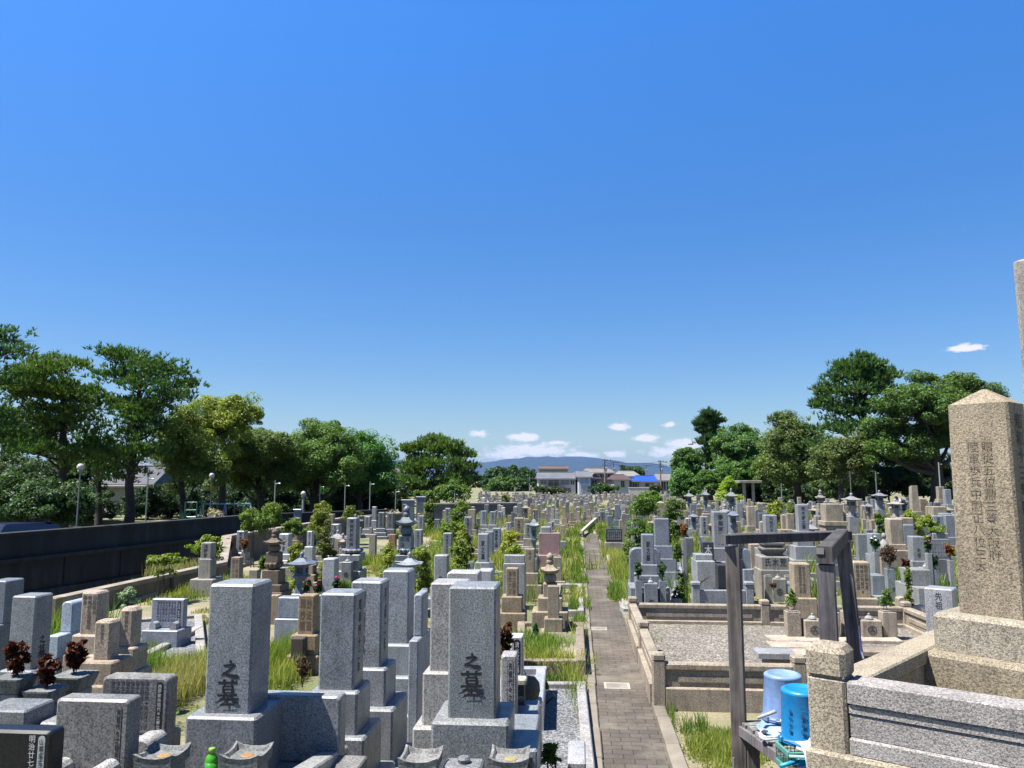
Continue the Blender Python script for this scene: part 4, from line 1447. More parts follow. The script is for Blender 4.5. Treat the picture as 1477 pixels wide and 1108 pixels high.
def grave(label, xl, xr, yt, yb, w=.28, col=GREY, tiers=None, top='flat', text=None, tcol=(.025, .025, .028), m=None, dp=1.0, gz=0.0, rz=0.0,
          vases=False, miz=False, tw=.5, th=.8, tz=.08, tcols=None, group=None, d=None, bold=.012, c=None, name='gravestone', taper=1.0, vh=.32, lotus=False, side=None):
    pw = xr - xl
    if d is None:
        d = dist_for(w, pw, yb)
    else:
        w = pw * d / F / ray(738, yb)[1]
    b = P((xl + xr) / 2, yb, d)
    zt = P((xl + xr) / 2, yt, d).z
    h = zt - b.z
    dep = w * dp
    root = thing(name, label, 'gravestone', (b.x, b.y + dep / 2, gz), rz, group)
    m = m or (GP if col[0] - col[2] < .03 or col == PINK else GR)
    z0 = b.z - gz
    z1 = z0 + h
    c = c if c is not None else min(.02, w * .06)
    mb = MB()
    if top == 'flat':
        mb.box(0, 0, z0, z1, w, dep, c, taper)
    elif top == 'pyr':
        p = w * .22
        mb.loft([MB.oct(0, 0, w / 2, dep / 2, .006, z0), MB.oct(0, 0, w / 2 * taper, dep / 2 * taper, .006, z1 - p), MB.oct(0, 0, .012, .012, .004, z1)])
    elif top == 'round':
        n = 8
        pr = [(-w / 2, z0), (w / 2, z0)] + [(w / 2 * math.cos(PI * k / n), z1 - w * .22 + w * .22 * math.sin(PI * k / n)) for k in range(n + 1)]
        mb.prism(pr, -dep / 2, dep / 2)
    elif top == 'slope':
        mb.loft([MB.oct(0, 0, w / 2, dep / 2, c, z0), [(x, y, z1 + (.12 * w if y < 0 else -.12 * w) - abs(x) * .1) for x, y, z in MB.oct(0, 0, w / 2 * taper, dep / 2 * taper, c, 0)]])
    mb.build('pillar', m, root, color=col)
    if text:
        th_ = h * th
        put_text(text, root, 0, -dep / 2 - .0015, z1 - h * tz, th_, w * tw, tcol, bold=bold)
    if side:
        o = put_text(side, root, w / 2 + .0015, 0, z1 - h * tz, h * th, w * tw, tcol, bold=bold)
        o.rotation_euler = (0, 0, PI / 2)
    z = z0
    if lotus:
        lb = MB()
        for k, (s0, zz0, zz1) in enumerate(((1.25, z - .09, z), )):
            for q in range(4):
                pass
        lb.lathe([(w * .62, z - .13), (w * .86, z - .09), (w * .98, z - .03), (w * .9, z - .002)], 12)
        for q in range(12):
            a_ = 2 * PI * q / 12
            cx_, cy_ = w * .86 * math.cos(a_), w * .86 * math.sin(a_)
            lb.lathe([(.01, z - .1), (w * .2, z - .07), (w * .22, z - .03), (w * .1, z + .006)], 7, cx_, cy_)
        lb.build('lotus_base', m, root, color=col)
        z -= .131
    if tiers is None:
        if z < .12:
            tiers = [(1.6, None)]
        elif z < .45:
            tiers = [(1.5, z * .55), (2.1, None)]
        else:
            tiers = [(1.5, z * .38), (2.0, z * .34), (2.7, None)]
    for i, tt in enumerate(tiers):
        mlt, hh = tt[0], tt[1]
        md = tt[2] if len(tt) > 2 else mlt
        lo = -.15 if hh is None else z - hh
        mb = MB()
        zz = z - .001 * (i + 1)
        mb.box(0, 0, lo, zz, w * mlt, dep * md, min(.015, c + .003))
        mb.build('pedestal', m, root, color=(tcols or col))
        z = lo
    fy = -dep * .5 * (tiers[-1][2] if len(tiers[-1]) > 2 else tiers[-1][0])
    zl = min(.3, z0 * .4)
    if vases:
        for sx in (-1, 1):
            vase(root, sx * w * .95, fy - .10, -.1, zl + vh, .13, tcols or col, m)
            VPOS.setdefault(label, []).append(Vector((b.x + sx * w * .95, b.y + dep / 2 + fy - .10, gz + zl + vh + .01)))
    if miz:
        mizu(root, 0, fy - .12, -.1, zl + vh * .9, .26, tcols or col, True, m)
    PLACED.append((b.x, b.y, w * tiers[-1][0] * .75))
    return root


def gorinto(label, xl, xr, yt, yb, d, col, lower=((.85, .10), (1.0, .2), (1.35, None)), m=None, text=None, gz=0.0, lotus=False, cubetext='地'):
    """five ringed stone pagoda: cube, sphere, curved roof, bowl, jewel"""
    W_ = (xr - xl) * d / F
    b = P((xl + xr) / 2, yb, d)
    h = P((xl + xr) / 2, yt, d).z - b.z
    root = thing('stone_pagoda', label, 'stone pagoda', (b.x, b.y + W_ / 2, gz))
    m = m or GP
    z = b.z - gz
    cw = W_ * .74
    MB().box(0, 0, z, z + h * .30, cw, cw, .012).build('cube_block', m, root, color=col)
    if text:
        put_text(text, root, 0, -cw / 2 - .0015, z + h * .28, h * .26, cw * .75)
    R0 = cw * .47
    z1 = z + h * .30
    MB().lathe([(R0 * .72, z1 + .001), (R0 * .95, z1 + h * .06), (R0, z1 + h * .11), (R0 * .95, z1 + h * .165), (R0 * .7, z1 + h * .215)], 18).build('sphere_block', m, root, color=col, smooth=True)
    z2 = z1 + h * .215
    hw = W_ / 2
    MB().kasa(z2 + .001, [(hw * .55, 0, 0), (hw * .97, h * .035, h * .03), (hw, h * .075, h * .05), (hw * .72, h * .11, h * .015), (hw * .5, h * .15, 0), (hw * .32, h * .21, 0)]).build('roof_block', m, root, color=col)
    z3 = z2 + h * .212
    r = hw * .40
    MB().lathe([(r * .8, z3), (r, z3 + h * .04), (r * .97, z3 + h * .085), (r * .85, z3 + h * .10)], 16).build('bowl_block', m, root, color=col, smooth=True)
    z4 = z3 + h * .102
    MB().lathe([(r * .7, z4), (r * .98, z4 + h * .05), (r * .9, z4 + h * .10), (r * .5, z4 + h * .14), (r * .16, z4 + h * .158), (.002, z4 + h * .172)], 16).build('jewel', m, root, color=col, smooth=True)
    zz = z
    if lotus:
        lb = MB()
        w2 = W_ * .86
        lb.lathe([(w2 * .36, zz - .15), (w2 * .48, zz - .1), (w2 * .56, zz - .03), (w2 * .5, zz - .002)], 12)
        for q in range(12):
            a_ = 2 * PI * q / 12
            lb.lathe([(.01, zz - .11), (w2 * .11, zz - .08), (w2 * .13, zz - .03), (w2 * .05, zz + .006)], 7, w2 * .5 * math.cos(a_), w2 * .5 * math.sin(a_))
        lb.build('lotus_base', m, root, color=col)
        zz -= .151
    for i, (mm, hh) in enumerate(lower):
        lo = -.15 if hh is None else zz - hh
        MB().box(0, 0, lo, zz - .0015, W_ * mm, W_ * mm, .012).build('pedestal', m, root, color=col)
        zz = lo
    PLACED.append((b.x, b.y + W_ / 2, W_))
    return root


def lantern(label, xl, xr, yt, yb, d, col, gz=0.0, m=None, stem=True, lat=True, base=True):
    """stone lantern: base, shaft, platform, fire box with openings, wide roof, jewel; yb = foot of the shaft"""
    W_ = (xr - xl) * d / F
    b = P((xl + xr) / 2, yb, d)
    h = P((xl + xr) / 2, yt, d).z - b.z
    root = thing('stone_lantern', label, 'stone lantern', (b.x, b.y + W_ / 2, gz))
    m = m or GP
    z = b.z - gz
    if base:
        MB().box(0, 0, -.15, z, W_ * .62, W_ * .62, .015).build('base', m, root, color=col)
    hw = W_ / 2
    MB().loft([MB.oct(0, 0, hw * .42, hw * .42, .02, z + .001), MB.oct(0, 0, hw * .36, hw * .36, .02, z + h * .12), MB.oct(0, 0, hw * .34, hw * .34, .02, z + h * .26), MB.oct(0, 0, hw * .46, hw * .46, .02, z + h * .36)]).build('shaft', m, root, color=col)
    MB().loft([MB.oct(0, 0, hw * .46, hw * .46, .02, z + h * .361), MB.oct(0, 0, hw * .62, hw * .62, .03, z + h * .39), MB.oct(0, 0, hw * .62, hw * .62, .03, z + h * .43)]).build('platform', m, root, color=col)
    fb = MB()
    z0, z1 = z + h * .431, z + h * .66
    q = hw * .44
    for sx in (-1, 1):
        for sy in (-1, 1):
            fb.box(sx * q * .8, sy * q * .8, z0, z1, q * .4, q * .4, .004)
    for (a, c_) in ((z0 + .0005, z0 + h * .05), (z1 - h * .05, z1 - .0005)):
        fb.box(0, 0, a, c_, q * 1.9, q * 1.9, .004)
    f_ = fb.build('fire_box', m, root, color=col)
    MB().box(0, 0, z0 + h * .02, z1 - h * .02, q * 1.3, q * 1.3, .002).build('paper_window', PAINT, f_, color=(.10, .10, .10))
    MB().kasa(z1 + .001, [(hw * .5, 0, 0), (hw * .96, h * .015, h * .02), (hw, h * .045, h * .03), (hw * .6, h * .10, 0), (hw * .34, h * .155, 0), (hw * .16, h * .19, 0)]).build('roof', m, root, color=col)
    z2 = z1 + h * .191
    MB().lathe([(hw * .14, z2), (hw * .2, z2 + h * .015), (hw * .12, z2 + h * .03), (hw * .2, z2 + h * .07), (hw * .19, z2 + h * .10), (hw * .08, z2 + h * .135), (.002, z2 + h * .15)], 14).build('jewel', m, root, color=col, smooth=True)
    PLACED.append((b.x, b.y + W_ / 2, W_ * .7))
    return root


def stele(label, xl, xr, yt, yb, d, thick, col, gz=0.0, rnd=.03, text=None, rows=None, plaque=None, tcol=(.03, .03, .03), m=None, foot=None, supports=False, rz=0.0, th=.82, tw=.8, name='memorial_slab', cat='memorial slab', slant=0):
    """broad upright slab with rounded corners, its lettering and what carries it"""
    w = (xr - xl) * d / F / ray(738, yb)[1]
    b = P((xl + xr) / 2, yb, d)
    h = P((xl + xr) / 2, yt, d).z - b.z
    root = thing(name, label, cat, (b.x, b.y + thick / 2, gz), rz)
    m = m or GP
    z0, z1 = b.z - gz, b.z - gz + h
    pr = [(-w / 2, z0), (w / 2, z0)]
    for cx_, a0 in ((w / 2 - rnd, 0), (-w / 2 + rnd, PI / 2)):
        pr += [(cx_ + rnd * math.cos(a0 + k * PI / 10), z1 - rnd + rnd * math.sin(a0 + k * PI / 10)) for k in range(6)]
    e = min(.012, thick * .15)
    mb = MB()

    def inset(p, q):
        cx_, cz_ = 0, (z0 + z1) / 2
        return [(x - math.copysign(q, x - cx_), z - math.copysign(q, z - cz_)) for x, z in p]
    ip = inset(pr, e)
    mb.loft([[(x, -thick / 2, z) for x, z in ip], [(x, -thick / 2 + e, z) for x, z in pr], [(x, thick / 2 - e, z) for x, z in pr], [(x, thick / 2, z) for x, z in ip]])
    mb.build('slab', m, root, color=col)
    yf = -thick / 2 - .0015
    if plaque:
        s, px0, px1, dark = plaque
        wq = w * (px1 - px0)
        xc = -w / 2 + w * (px0 + px1) / 2
        pp = []
        r_ = wq * .45
        za, zb_ = z0 + h * .07, z1 - h * .07
        for cx_, cz_, a0 in ((xc + wq / 2 - r_, zb_ - r_, 0), (xc - wq / 2 + r_, zb_ - r_, PI / 2), (xc - wq / 2 + r_, za + r_, PI), (xc + wq / 2 - r_, za + r_, 1.5 * PI)):
            pp += [(cx_ + r_ * math.cos(a0 + k * PI / 8), cz_ + r_ * math.sin(a0 + k * PI / 8)) for k in range(5)]
        pl = MB().prism(pp, yf, yf + .004)
        if dark == 2:
            inn = [(xc + (x - xc) * .84, (za + zb_) / 2 + (z - (za + zb_) / 2) * .985) for x, z in pp]
            po = pl.build('plaque', INK, root, color=(.05, .05, .05))
            MB().prism(inn, yf - .001, yf + .002).build('plaque_panel', m, po, color=col)
            tc_ = (.03, .03, .03)
        else:
            po = pl.build('plaque', INK, root, color=(.018, .018, .018) if dark else (.55, .55, .54))
            tc_ = (.60, .60, .58) if dark else (.02, .02, .02)
        put_text(s, po, xc, yf - .002, zb_ - r_ * .8, (zb_ - za) - r_ * 1.4, wq * .74, tc_)
    if rows:
        s, x0, x1, y0, y1 = rows
        put_text(s, root, -w / 2 + w * (x0 + x1) / 2, yf, z1 - h * y0, h * (y1 - y0), w * (x1 - x0), tcol)
    if text:
        put_text(text, root, 0, yf, z1 - h * (1 - th) / 2, h * th, w * tw, tcol)
    if supports:
        for sx in (-.62, .62):
            r_ = .055
            pr2 = [(sx * w / 2 - .05, z0 - .015), (sx * w / 2 + .05, z0 - .015)] + [(sx * w / 2 + .05 * math.cos(PI * k / 6), z0 + .06 + .05 * math.sin(PI * k / 6)) for k in range(7)]
            MB().prism(pr2, -thick / 2 - .13, -thick / 2 - .002).build('support', m, root, color=LGREY)
    fw, fd, fh = foot or (1.04, 2.2, None)
    MB().box(0, -.02 if not supports else -.05, -.15 if fh is None else z0 - fh, z0 - .001, w * fw, thick * fd + (.14 if supports else 0), .01).build('foot_stone', m, root, color=col)
    if fh is not None:
        MB().box(0, -.02, -.15, z0 - fh - .001, w * fw * 1.15, thick * fd * 1.4 + .1, .01).build('foundation', GR, root, color=(.40, .36, .30))
    PLACED.append((b.x, b.y, w * .7))
    return root


def kerb(label, pts, hgt, wid, col, close=True, m=None, z=0.0, name='plot_kerb', fill=None, gate=None):
    """stone edging of a family plot; pts are world x,y corners"""
    c0 = Vector((sum(p[0] for p in pts) / len(pts), sum(p[1] for p in pts) / len(pts), z))
    root = thing(name, label, 'plot kerb', c0)
    n = len(pts)
    for i in range(n if close else n - 1):
        a, b = Vector((pts[i][0], pts[i][1], 0)), Vector((pts[(i + 1) % n][0], pts[(i + 1) % n][1], 0))
        a.z = b.z = 0
        a, b = a - Vector((c0.x, c0.y, 0)), b - Vector((c0.x, c0.y, 0))
        dd = (b - a).normalized()
        o = wid / 2
        MB().beam(a - dd * o + Vector((0, 0, (hgt - .1) / 2 - .0007 * i)), b + dd * (-o if True else o) + Vector((0, 0, (hgt - .1) / 2 - .0007 * i)), wid, hgt + .1, .012).build('kerb_stone', m or GR, root, color=col)
    if fill:
        fm, fz, fn = fill
        mb = MB()
        mb.sheet([(p[0] - c0.x, p[1] - c0.y, fz) for p in pts])
        mb.build(fn, fm, root)
    return root


def flowers(label, loc, kind='red', h=.3, w=.14, n=26, name='bouquet', cat='bouquet'):
    """stems and leaves (and blossoms) standing in a vase"""
    root = thing(name, label, cat, loc, R.uniform(0, 6))
    mb = MB()
    tips = []
    for k in range(6):
        a = R.uniform(0, 2 * PI)
        q = Vector((math.cos(a) * w * R.uniform(.1, .6), math.sin(a) * w * R.uniform(.1, .6), h * R.uniform(.45, .85)))
        tips.append(q)
        mb.tube([(0, 0, -.06), q * .5, q], [.004, .003, .002], 5)
    lc = {'red': (.10, .022, .014), 'orange': (.30, .09, .02), 'brown': (.12, .06, .04)}.get(kind, (.05, .10, .03))
    mb.build('stem', BARK, root, color=(.09, .07, .03))
    lob = [((t.x * k_, t.y * k_, t.z * k_), w * .42, w * .42, h * .2) for t in tips for k_ in (.45, .8, 1.0)]
    lm = .05 if kind == 'red' else .035
    ob('leaves', np_mesh('leaves', crown_leaves(lob, max(lm * .8, loc[1] * .0026), 1.0 if kind in ('pink', 'white', 'mixed') else 1.5, 4), 4, LEAF), root, color=lc)
    if kind in ('pink', 'white', 'mixed'):
        for k in range(6 if kind != 'mixed' else 9):
            t = tips[k % 6] + Vector((R.uniform(-.3, .3) * w, R.uniform(-.3, .3) * w, R.uniform(-.02, .06)))
            cc = {'pink': (.55, .10, .22), 'white': (.75, .74, .68)}.get(kind) or R.choice([(.5, .05, .16), (.75, .74, .7), (.45, .08, .2)])
            bl = MB()
            rr = R.uniform(.025, .045)
            for q in range(8):
                a = 2 * PI * q / 8
                bl.loft([[(t.x + rr * .25 * math.cos(a + s), t.y + rr * .25 * math.sin(a + s), t.z) for s in (-.5, .5)] , [(t.x + rr * math.cos(a + s), t.y + rr * math.sin(a + s), t.z + rr * .45) for s in (-.35, .35)]], False, False, False)
            bl.lathe([(.002, t.z + rr * .1), (rr * .6, t.z + rr * .4), (rr * .35, t.z + rr * .9), (.002, t.z + rr)], 8, t.x, t.y)
            bl.build('blossom', CLOTH, root, color=cc)
    return root


def vflowers(label, vlabel, px, py, d, kind, h, w):
    """a small free standing stone vase with what stands in it; px,py is the rim of the vase"""
    q = P(px, py, d)
    t = thing('stone_vase', vlabel, 'stone vase', (q.x, q.y, 0))
    MB().box(0, 0, -.1, q.z, .12, .12, .008).build('vase', GP, t, color=GREY)
    MB().loft([MB.oct(0, 0, .05, .05, .012, q.z - .001), MB.oct(0, 0, .056, .056, .012, q.z + .02)]).build('rim', GP, t, color=GREY)
    return flowers(label, (q.x, q.y, q.z + .02), kind, h, w)
# ================================================================== foreground, left of the path
gF = .30
# --- the big grave on the left
r = grave('big grey gravestone with two black brushed characters, green bottle standing before it', 292, 361, 843, 1029, .30, (.265, .275, .285), tiers=[(1.52, .62), (2.1, None)], gz=gF, c=.014, dp=1.0)
b0 = r.location
x_, dsh = 0, .15
zt0 = P(325, 843, 4.8)
zq = P(326, 1029, dist_for(.30, 69, 1029)).z - gF
brush('shi', r, .012, -.15, zq + .215, .125, .11)
brush('haka', r, .004, -.15, zq + .05, .15, .155)
c1, c2 = P(356, 1079, 4.15), P(235, 1079, 4.15)
for q, res in ((c1, (.42, .20, .07)), (c2, (.42, .24, .08))):
    cup(r, q.x - b0.x, q.y - b0.y, 0, q.z - gF, .205, (.23, .24, .24), residue=res)
q = P(306, 1079, 4.1)
bt = thing('drink_bottle', 'bright green plastic drink bottle standing before the big front left gravestone', 'bottle', (q.x, q.y, q.z - .205))
MB().lathe([(.028, 0), (.031, .01), (.031, .045), (.029, .05), (.031, .055), (.031, .15), (.027, .165), (.014, .178), (.013, .186)], 16).build('bottle_body', PLAST, bt, color=(.08, .42, .02), smooth=True)
MB().lathe([(.0165, .182), (.0165, .204), (.014, .206)], 14).build('cap', PLAST, bt, color=(.30, .55, .06), smooth=True)
MB().lathe([(.0316, .06), (.0316, .14)], 16).build('label_band', PLAST, bt, color=(.05, .33, .02), smooth=True)
MB().box(0, 0, -(q.z - .205 - gF) , -.001, .30, .16, .01).build('stone_shelf', GP, r, loc=(q.x - b0.x, q.y - b0.y, q.z - .205 - gF), color=(.2, .21, .22))
MB().box(-.075, .0, -.02, .03, .05, .05, .005).build('incense_cup', GP, r, loc=(q.x - b0.x, q.y - b0.y, q.z - .18 - gF), color=(.25, .25, .26))

# --- the big grave on the right
r = grave('big grey gravestone with two black brushed characters, nearer the brick path', 645, 715, 847, 1036, .30, (.255, .265, .27), tiers=[(1.58, .55), (2.1, None)], gz=gF, c=.012)
b0 = r.location
zb_ = P(680, 1036, 4.72).z - gF
brush('shi', r, .0, -.15, zb_ + .225, .118, .09)
brush('haka', r, .0, -.15, zb_ + .058, .155, .15)
for (px, py, res) in ((607, 1084, None), (735, 1084, (.42, .33, .12))):
    q = P(px, py, 4.15)
    cup(r, q.x - b0.x, q.y - b0.y, 0, q.z - gF, .20, (.30, .30, .30), residue=res)
q = P(669, 1100, 4.2)
MB().box(0, 0, -.5, .0, .2, .14, .01).lathe([(.03, .001), (.035, .02), (.025, .03)], 10).build('incense_block', GP, r, loc=(q.x - b0.x, q.y - b0.y, q.z - gF), color=(.22, .23, .24))
bl = (.40, .385, .36)
grave('beige grey granite gravestone half hidden behind the left edge of the big right hand gravestone', 619, 672, 841, 968, .27, bl, tiers=[(1.32, .37), (1.75, .4), (2.2, None)], gz=gF, m=GP, c=.012)

# --- row between the two big graves
GN = (.26, .275, .29)
grave('grey granite gravestone with side lettering, third from front left, standing on stepped blocks', 457.5, 510, 856, 995, .27, GN, tiers=[(1.35, .30, 1.4), (1.9, .35, 1.9), (2.6, None)], gz=gF, side='昭和四十二年', tw=.3, c=.014, tcol=(.05, .05, .055))
grave('taller grey granite gravestone just behind, with a paper slip reflected on its right side', 503, 549, 839, 962, .27, (.30, .31, .325), tiers=[(1.45, .30), (2.1, .45), (2.6, None)], gz=.2, side='平成二年', tw=.3, text='|家累代', tcol=(.10, .10, .11), c=.014)
grave('tall blue grey gravestone tallest of the row between the two big graves', 549, 589, 823, 928, .29, (.29, .31, .33), tiers=[(1.5, .30), (2.1, .35), (2.6, None)], gz=.15, c=.016)
stele('small grey upright slab with rounded shoulders right of the tall blue grey gravestone', 596, 609, 857, 918, 8.0, .30, (.30, .32, .36), rnd=.025)
stele('wide plain grey granite slab with rounded corners behind the big front left gravestone', 360, 490, 1004, 1100, 5.35, .14, (.26, .27, .275), gz=gF, rnd=.025)
a = P(430, 1112, 4.6)
b = P(478, 1076, 5.6)
root = thing('plot_kerb', 'pale granite kerb beam running back between the big front left grave and the plain slab', 'plot kerb', (a.x, a.y, a.z - .3))
MB().beam((0, 0, .22), (b.x - a.x + .05, b.y - a.y, b.z - a.z + .22), .13, .16, .01).build('kerb_stone', GP, root, color=(.36, .36, .35))
MB().box(.1, .3, -.6, .135, .2, .9, .01).build('foundation', GR, root, color=(.25, .25, .25))
# low square blocks behind the slab
# --- far left foreground
r = grave('grey gravestone at the far left, lettered only on the side facing the path', 8, 46, 860, 966, .27, (.27, .285, .30), tiers=[(1.35, .33), (1.5, .3), (2.0, None)], gz=.25, c=.014)
h_ = r.children[0].dimensions if False else None
bz = P(27, 966, dist_for(.27, 38, 966)).z - .25
brush('shi', r, .135, .0, bz + .24, .10, .085, PI / 2)
brush('haka', r, .135, .0, bz + .10, .125, .125, PI / 2)
b0 = r.location
vs = []
for (px, py, w_) in ((22, 975, .17), (66, 992, .17), (108, 972, .2)):
    d_ = 4.95 if px < 100 else 5.3
    q = P(px, py, d_)
    mb = MB()
    z1_ = q.z - .25
    o = MB().box(q.x - b0.x, q.y - b0.y, -.1, z1_ - .09, w_ * .8, w_ * .8, .008).build('flower_vase', GP, r, color=(.20, .22, .24))
    MB().loft([MB.oct(q.x - b0.x, q.y - b0.y, w_ * .42, w_ * .42, .01, z1_ - .0895), MB.oct(q.x - b0.x, q.y - b0.y, w_ * .55, w_ * .55, .012, z1_ - .01), MB.oct(q.x - b0.x, q.y - b0.y, w_ * .55, w_ * .55, .012, z1_)]).build('vase_rim', GR, o, color=(.24, .25, .25))
    flowers(['withered dark red leaves in the left vase, cut by the picture edge', 'withered dark red leaves in the vase right of the side lettered gravestone', 'taller withered dark red leaves in the vase beside the small beige stones'][len(vs)],
            (q.x, q.y, q.z), 'red', .20 if len(vs) != 2 else .25, .085)
    vs.append(o)
q = P(20, 1040, 4.4)
root = thing('stone_block', 'low grey granite block at the lower left corner before the black slab', 'stone block', (q.x, q.y, gF))
MB().box(-.06, .1, -.1, q.z - gF + .06, .28, .24, .01).build('block', GP, root, color=(.22, .23, .24))
MB().box(.19, .15, -.1, q.z - gF - .02, .16, .2, .01).build('side_block', GP, root, color=(.27, .27, .27))
LONG = '信士昭和十年五月二日|信女昭和八年七月一日|童子大正三年正月七日|信女明治二年三月九日|信士昭和六年九月三日|信士大正九年二月一日|信女昭和七年六月五日|信士明治四年十月八日'
stele('grey speckled memorial slab at lower left with one framed column of lettering', 70, 183, 1009, 1125, 4.15, .12, (.24, .235, .225), gz=gF, rnd=.02, plaque=('先祖代々之精霊菩提', .82, .91, 2), supports=True)
stele('grey memorial slab densely lettered with a black name column, behind the speckled slab', 140, 241, 977, 1060, 5.2, .13, (.27, .27, .27), gz=gF, rnd=.03, plaque=('西岡家先祖代々之霊位', .83, .93, 1), rows=(LONG, .05, .80, .05, .9), tcol=(.09, .09, .09), m=GR)
stele('polished black memorial slab at the lower left corner with white lettering', -45, 72, 1054, 1145, 3.7, .10, BLACK, gz=gF, rnd=.02, plaque=('山岡家先祖代々', .83, .92, 0), rows=('明治廿七年大師', .70, .80, .06, .95), tcol=(.6, .6, .58))
q = P(212, 1075, 4.7)
root = thing('stone_support', 'small rounded grey stone support beside the densely lettered slab', 'stone support', (q.x, q.y, gF))
MB().prism([(-.06, -.1), (.06, -.1), (.06, q.z - gF - .01)] + [(.01 + .05 * math.cos(PI * k / 12), q.z - gF + .05 * math.sin(PI * k / 12)) for k in range(7)] + [(-.06, q.z - gF + .04)], -.09, .12).build('support', GR, root, color=LGREY)
# small beige stones
SB = (.50, .415, .34)
grave('pale beige round shouldered grave marker, tallest of the three small beige stones', 113, 140, 854, 915, .21, SB, tiers=[(1.5, .2), (2.0, None)], text='日照童女|南無妙法蓮華経|釋浄', tw=.85, th=.8, tcol=(.14, .11, .09), c=.02, gz=.15)
grave('smallest beige grave marker with lettering, on a broad brown base', 132, 158, 896, 952, .17, SB, tiers=[(2.05, .20), (2.5, None)], text='釋浄観信士', tw=.3, th=.5, tcol=(.14, .11, .09), c=.02, gz=.1, tcols=(.40, .325, .25))
grave('rounded beige marker on two steps, rightmost of the three small beige stones', 168, 192, 877, 933, .19, SB, tiers=[(1.55, .26), (2.0, None)], text='釋妙観信女', tw=.3, th=.55, tcol=(.14, .11, .09), c=.035, gz=.1)
grave('dark beige stone hidden behind the side lettered gravestone at the far left', 62, 78, 863, 915, .2, (.30, .25, .17), gz=.1)
stele('pale blue half round topped stone between the side lettered grave and the beige markers', 86, 103, 868, 912, 11.0, .40, (.42, .48, .56), gz=.1, rnd=.06)
stele('dark grey slab cut by the left edge behind the side lettered gravestone', -24, 6, 838, 900, 9.2, .3, (.2, .22, .25), gz=.1)
grave('pinkish stone block cut by the left picture edge', -16, 8, 897, 960, .2, (.42, .35, .32), gz=.1, tiers=[(1.4, None)], m=GR)
stele('blue grey lettered memorial slab on two small supports in a gravel plot', 216, 265, 864, 906, 12.6, .12, (.30, .32, .38), rnd=.012, plaque=('法名碑', .80, .9, 1), rows=('信士昭和十年|信女昭和八年|童子大正三年|信女明治二年|信士昭和六年|信士大正九年|信女昭和七年', .16, .76, .06, .8), tcol=(.09, .09, .11), supports=True, foot=(1.1, 2.6, None))
grave('low beige stone block behind the small beige marker', 100, 118, 930, 968, .17, (.46, .40, .33), gz=.1, tiers=[(1.2, None)])

# plots on the left
def gq(px, py, z=0.0):
    p = G(px, py, z)
    return (p.x, p.y)


kerb('pale granite kerb round the grey gravel plot of the lettered memorial slab', [gq(200, 972, .15), gq(292, 962, .15), gq(286, 886, .15), gq(190, 893, .15)], .15, .14, (.42, .40, .38), fill=(GRAVG, .09, 'gravel_bed'))
a, b = G(205, 948, .13), G(288, 905, .13)
root = thing('stepping_kerb', 'pale stone strip running back through the grey gravel plot', 'stone strip', (a.x, a.y, .0))
for k, (p, q) in enumerate(((a, a.lerp(b, .48)), (a.lerp(b, .52), b))):
    MB().beam(p - a + Vector((0, 0, .10)), q - a + Vector((0, 0, .10)), .14, .12, .01).build('strip_stone', GR, root, color=(.45, .43, .41))
kerb('pale kerb stones along the far left grass below the channel parapet', [gq(190, 862, .1), gq(350, 812, .1)], .1, .3, (.42, .39, .33), close=False)
kerb('pale granite kerb round the grey gravel plot nearest the path', [gq(762, 1112, .14), gq(850, 1112, .14), gq(838, 984, .14), gq(778, 984, .14)], .14, .11, (.42, .41, .42), fill=(GRAVG, .075, 'gravel_bed'))
q = P(832, 1083, 6.4)
root = thing('gate_stone', 'square white speckled granite corner stone beside the path at the bottom', 'corner stone', (q.x, q.y, 0))
MB().box(0, 0, -.1, q.z, .14, .50, .012).build('block', GP, root, color=(.42, .42, .43))
kerb('raised blue grey kerb of the plot behind the big right hand gravestone', [gq(712, 1012, .38), gq(776, 1008, .38), gq(781, 962, .38), gq(736, 962, .38)], .38, .12, (.40, .41, .43), m=GP, fill=(GRAVG, .30, 'gravel_bed'))
kerb('brown weathered kerb wall round the grassy plot with the tan cross shaped stone', [gq(752, 951, .24), gq(838, 951, .24), gq(836, 897, .24), gq(752, 897, .24)], .24, .13, (.34, .28, .23), fill=(SOIL, .17, 'soil_bed'))
# stepped dark blocks at the right of the big right grave, lettered slabs
stele('slim granite slab with framed lettering column leaning by the big right hand gravestone', 722, 745, 945, 1045, 5.9, .16, (.36, .35, .34), gz=.2, rnd=.02, plaque=('先祖代々之霊位', .42, .80, 2), m=GP)
stele('slim granite slab with black column of white lettering behind the leaning framed one', 736, 754, 918, 978, 6.9, .16, (.52, .52, .53), gz=.2, rnd=.01, plaque=('清水家之墓', .28, .82, 1), m=GP)
root = thing('memorial_post', 'dark polished square post with pale cap beside the round lidded stone', 'stone post', (P(748, 985, 6.3).x, P(748, 985, 6.3).y, .1))
q = P(748, 985, 6.3)
MB().box(0, 0, -.2, q.z - .1, .10, .10, .006).build('post', GP, root, color=(.06, .065, .08))
MB().box(0, 0, q.z - .0985, q.z - .06, .13, .13, .008).build('cap', GR, root, color=(.46, .46, .40))
q = P(762, 1010, 6.7)
root = thing('round_stone', 'rounded dark olive stone ball standing on the stepped blocks', 'round stone', (q.x, q.y, q.z))
MB().lathe([(.04, 0), (.085, .02), (.10, .08), (.095, .14), (.06, .185), (.002, .2)], 18).build('ball', GR, root, color=(.15, .145, .12), smooth=True)
MB().box(0, 0, -.4, -.001, .22, .25, .01).build('block', GP, root, color=(.3, .32, .35))
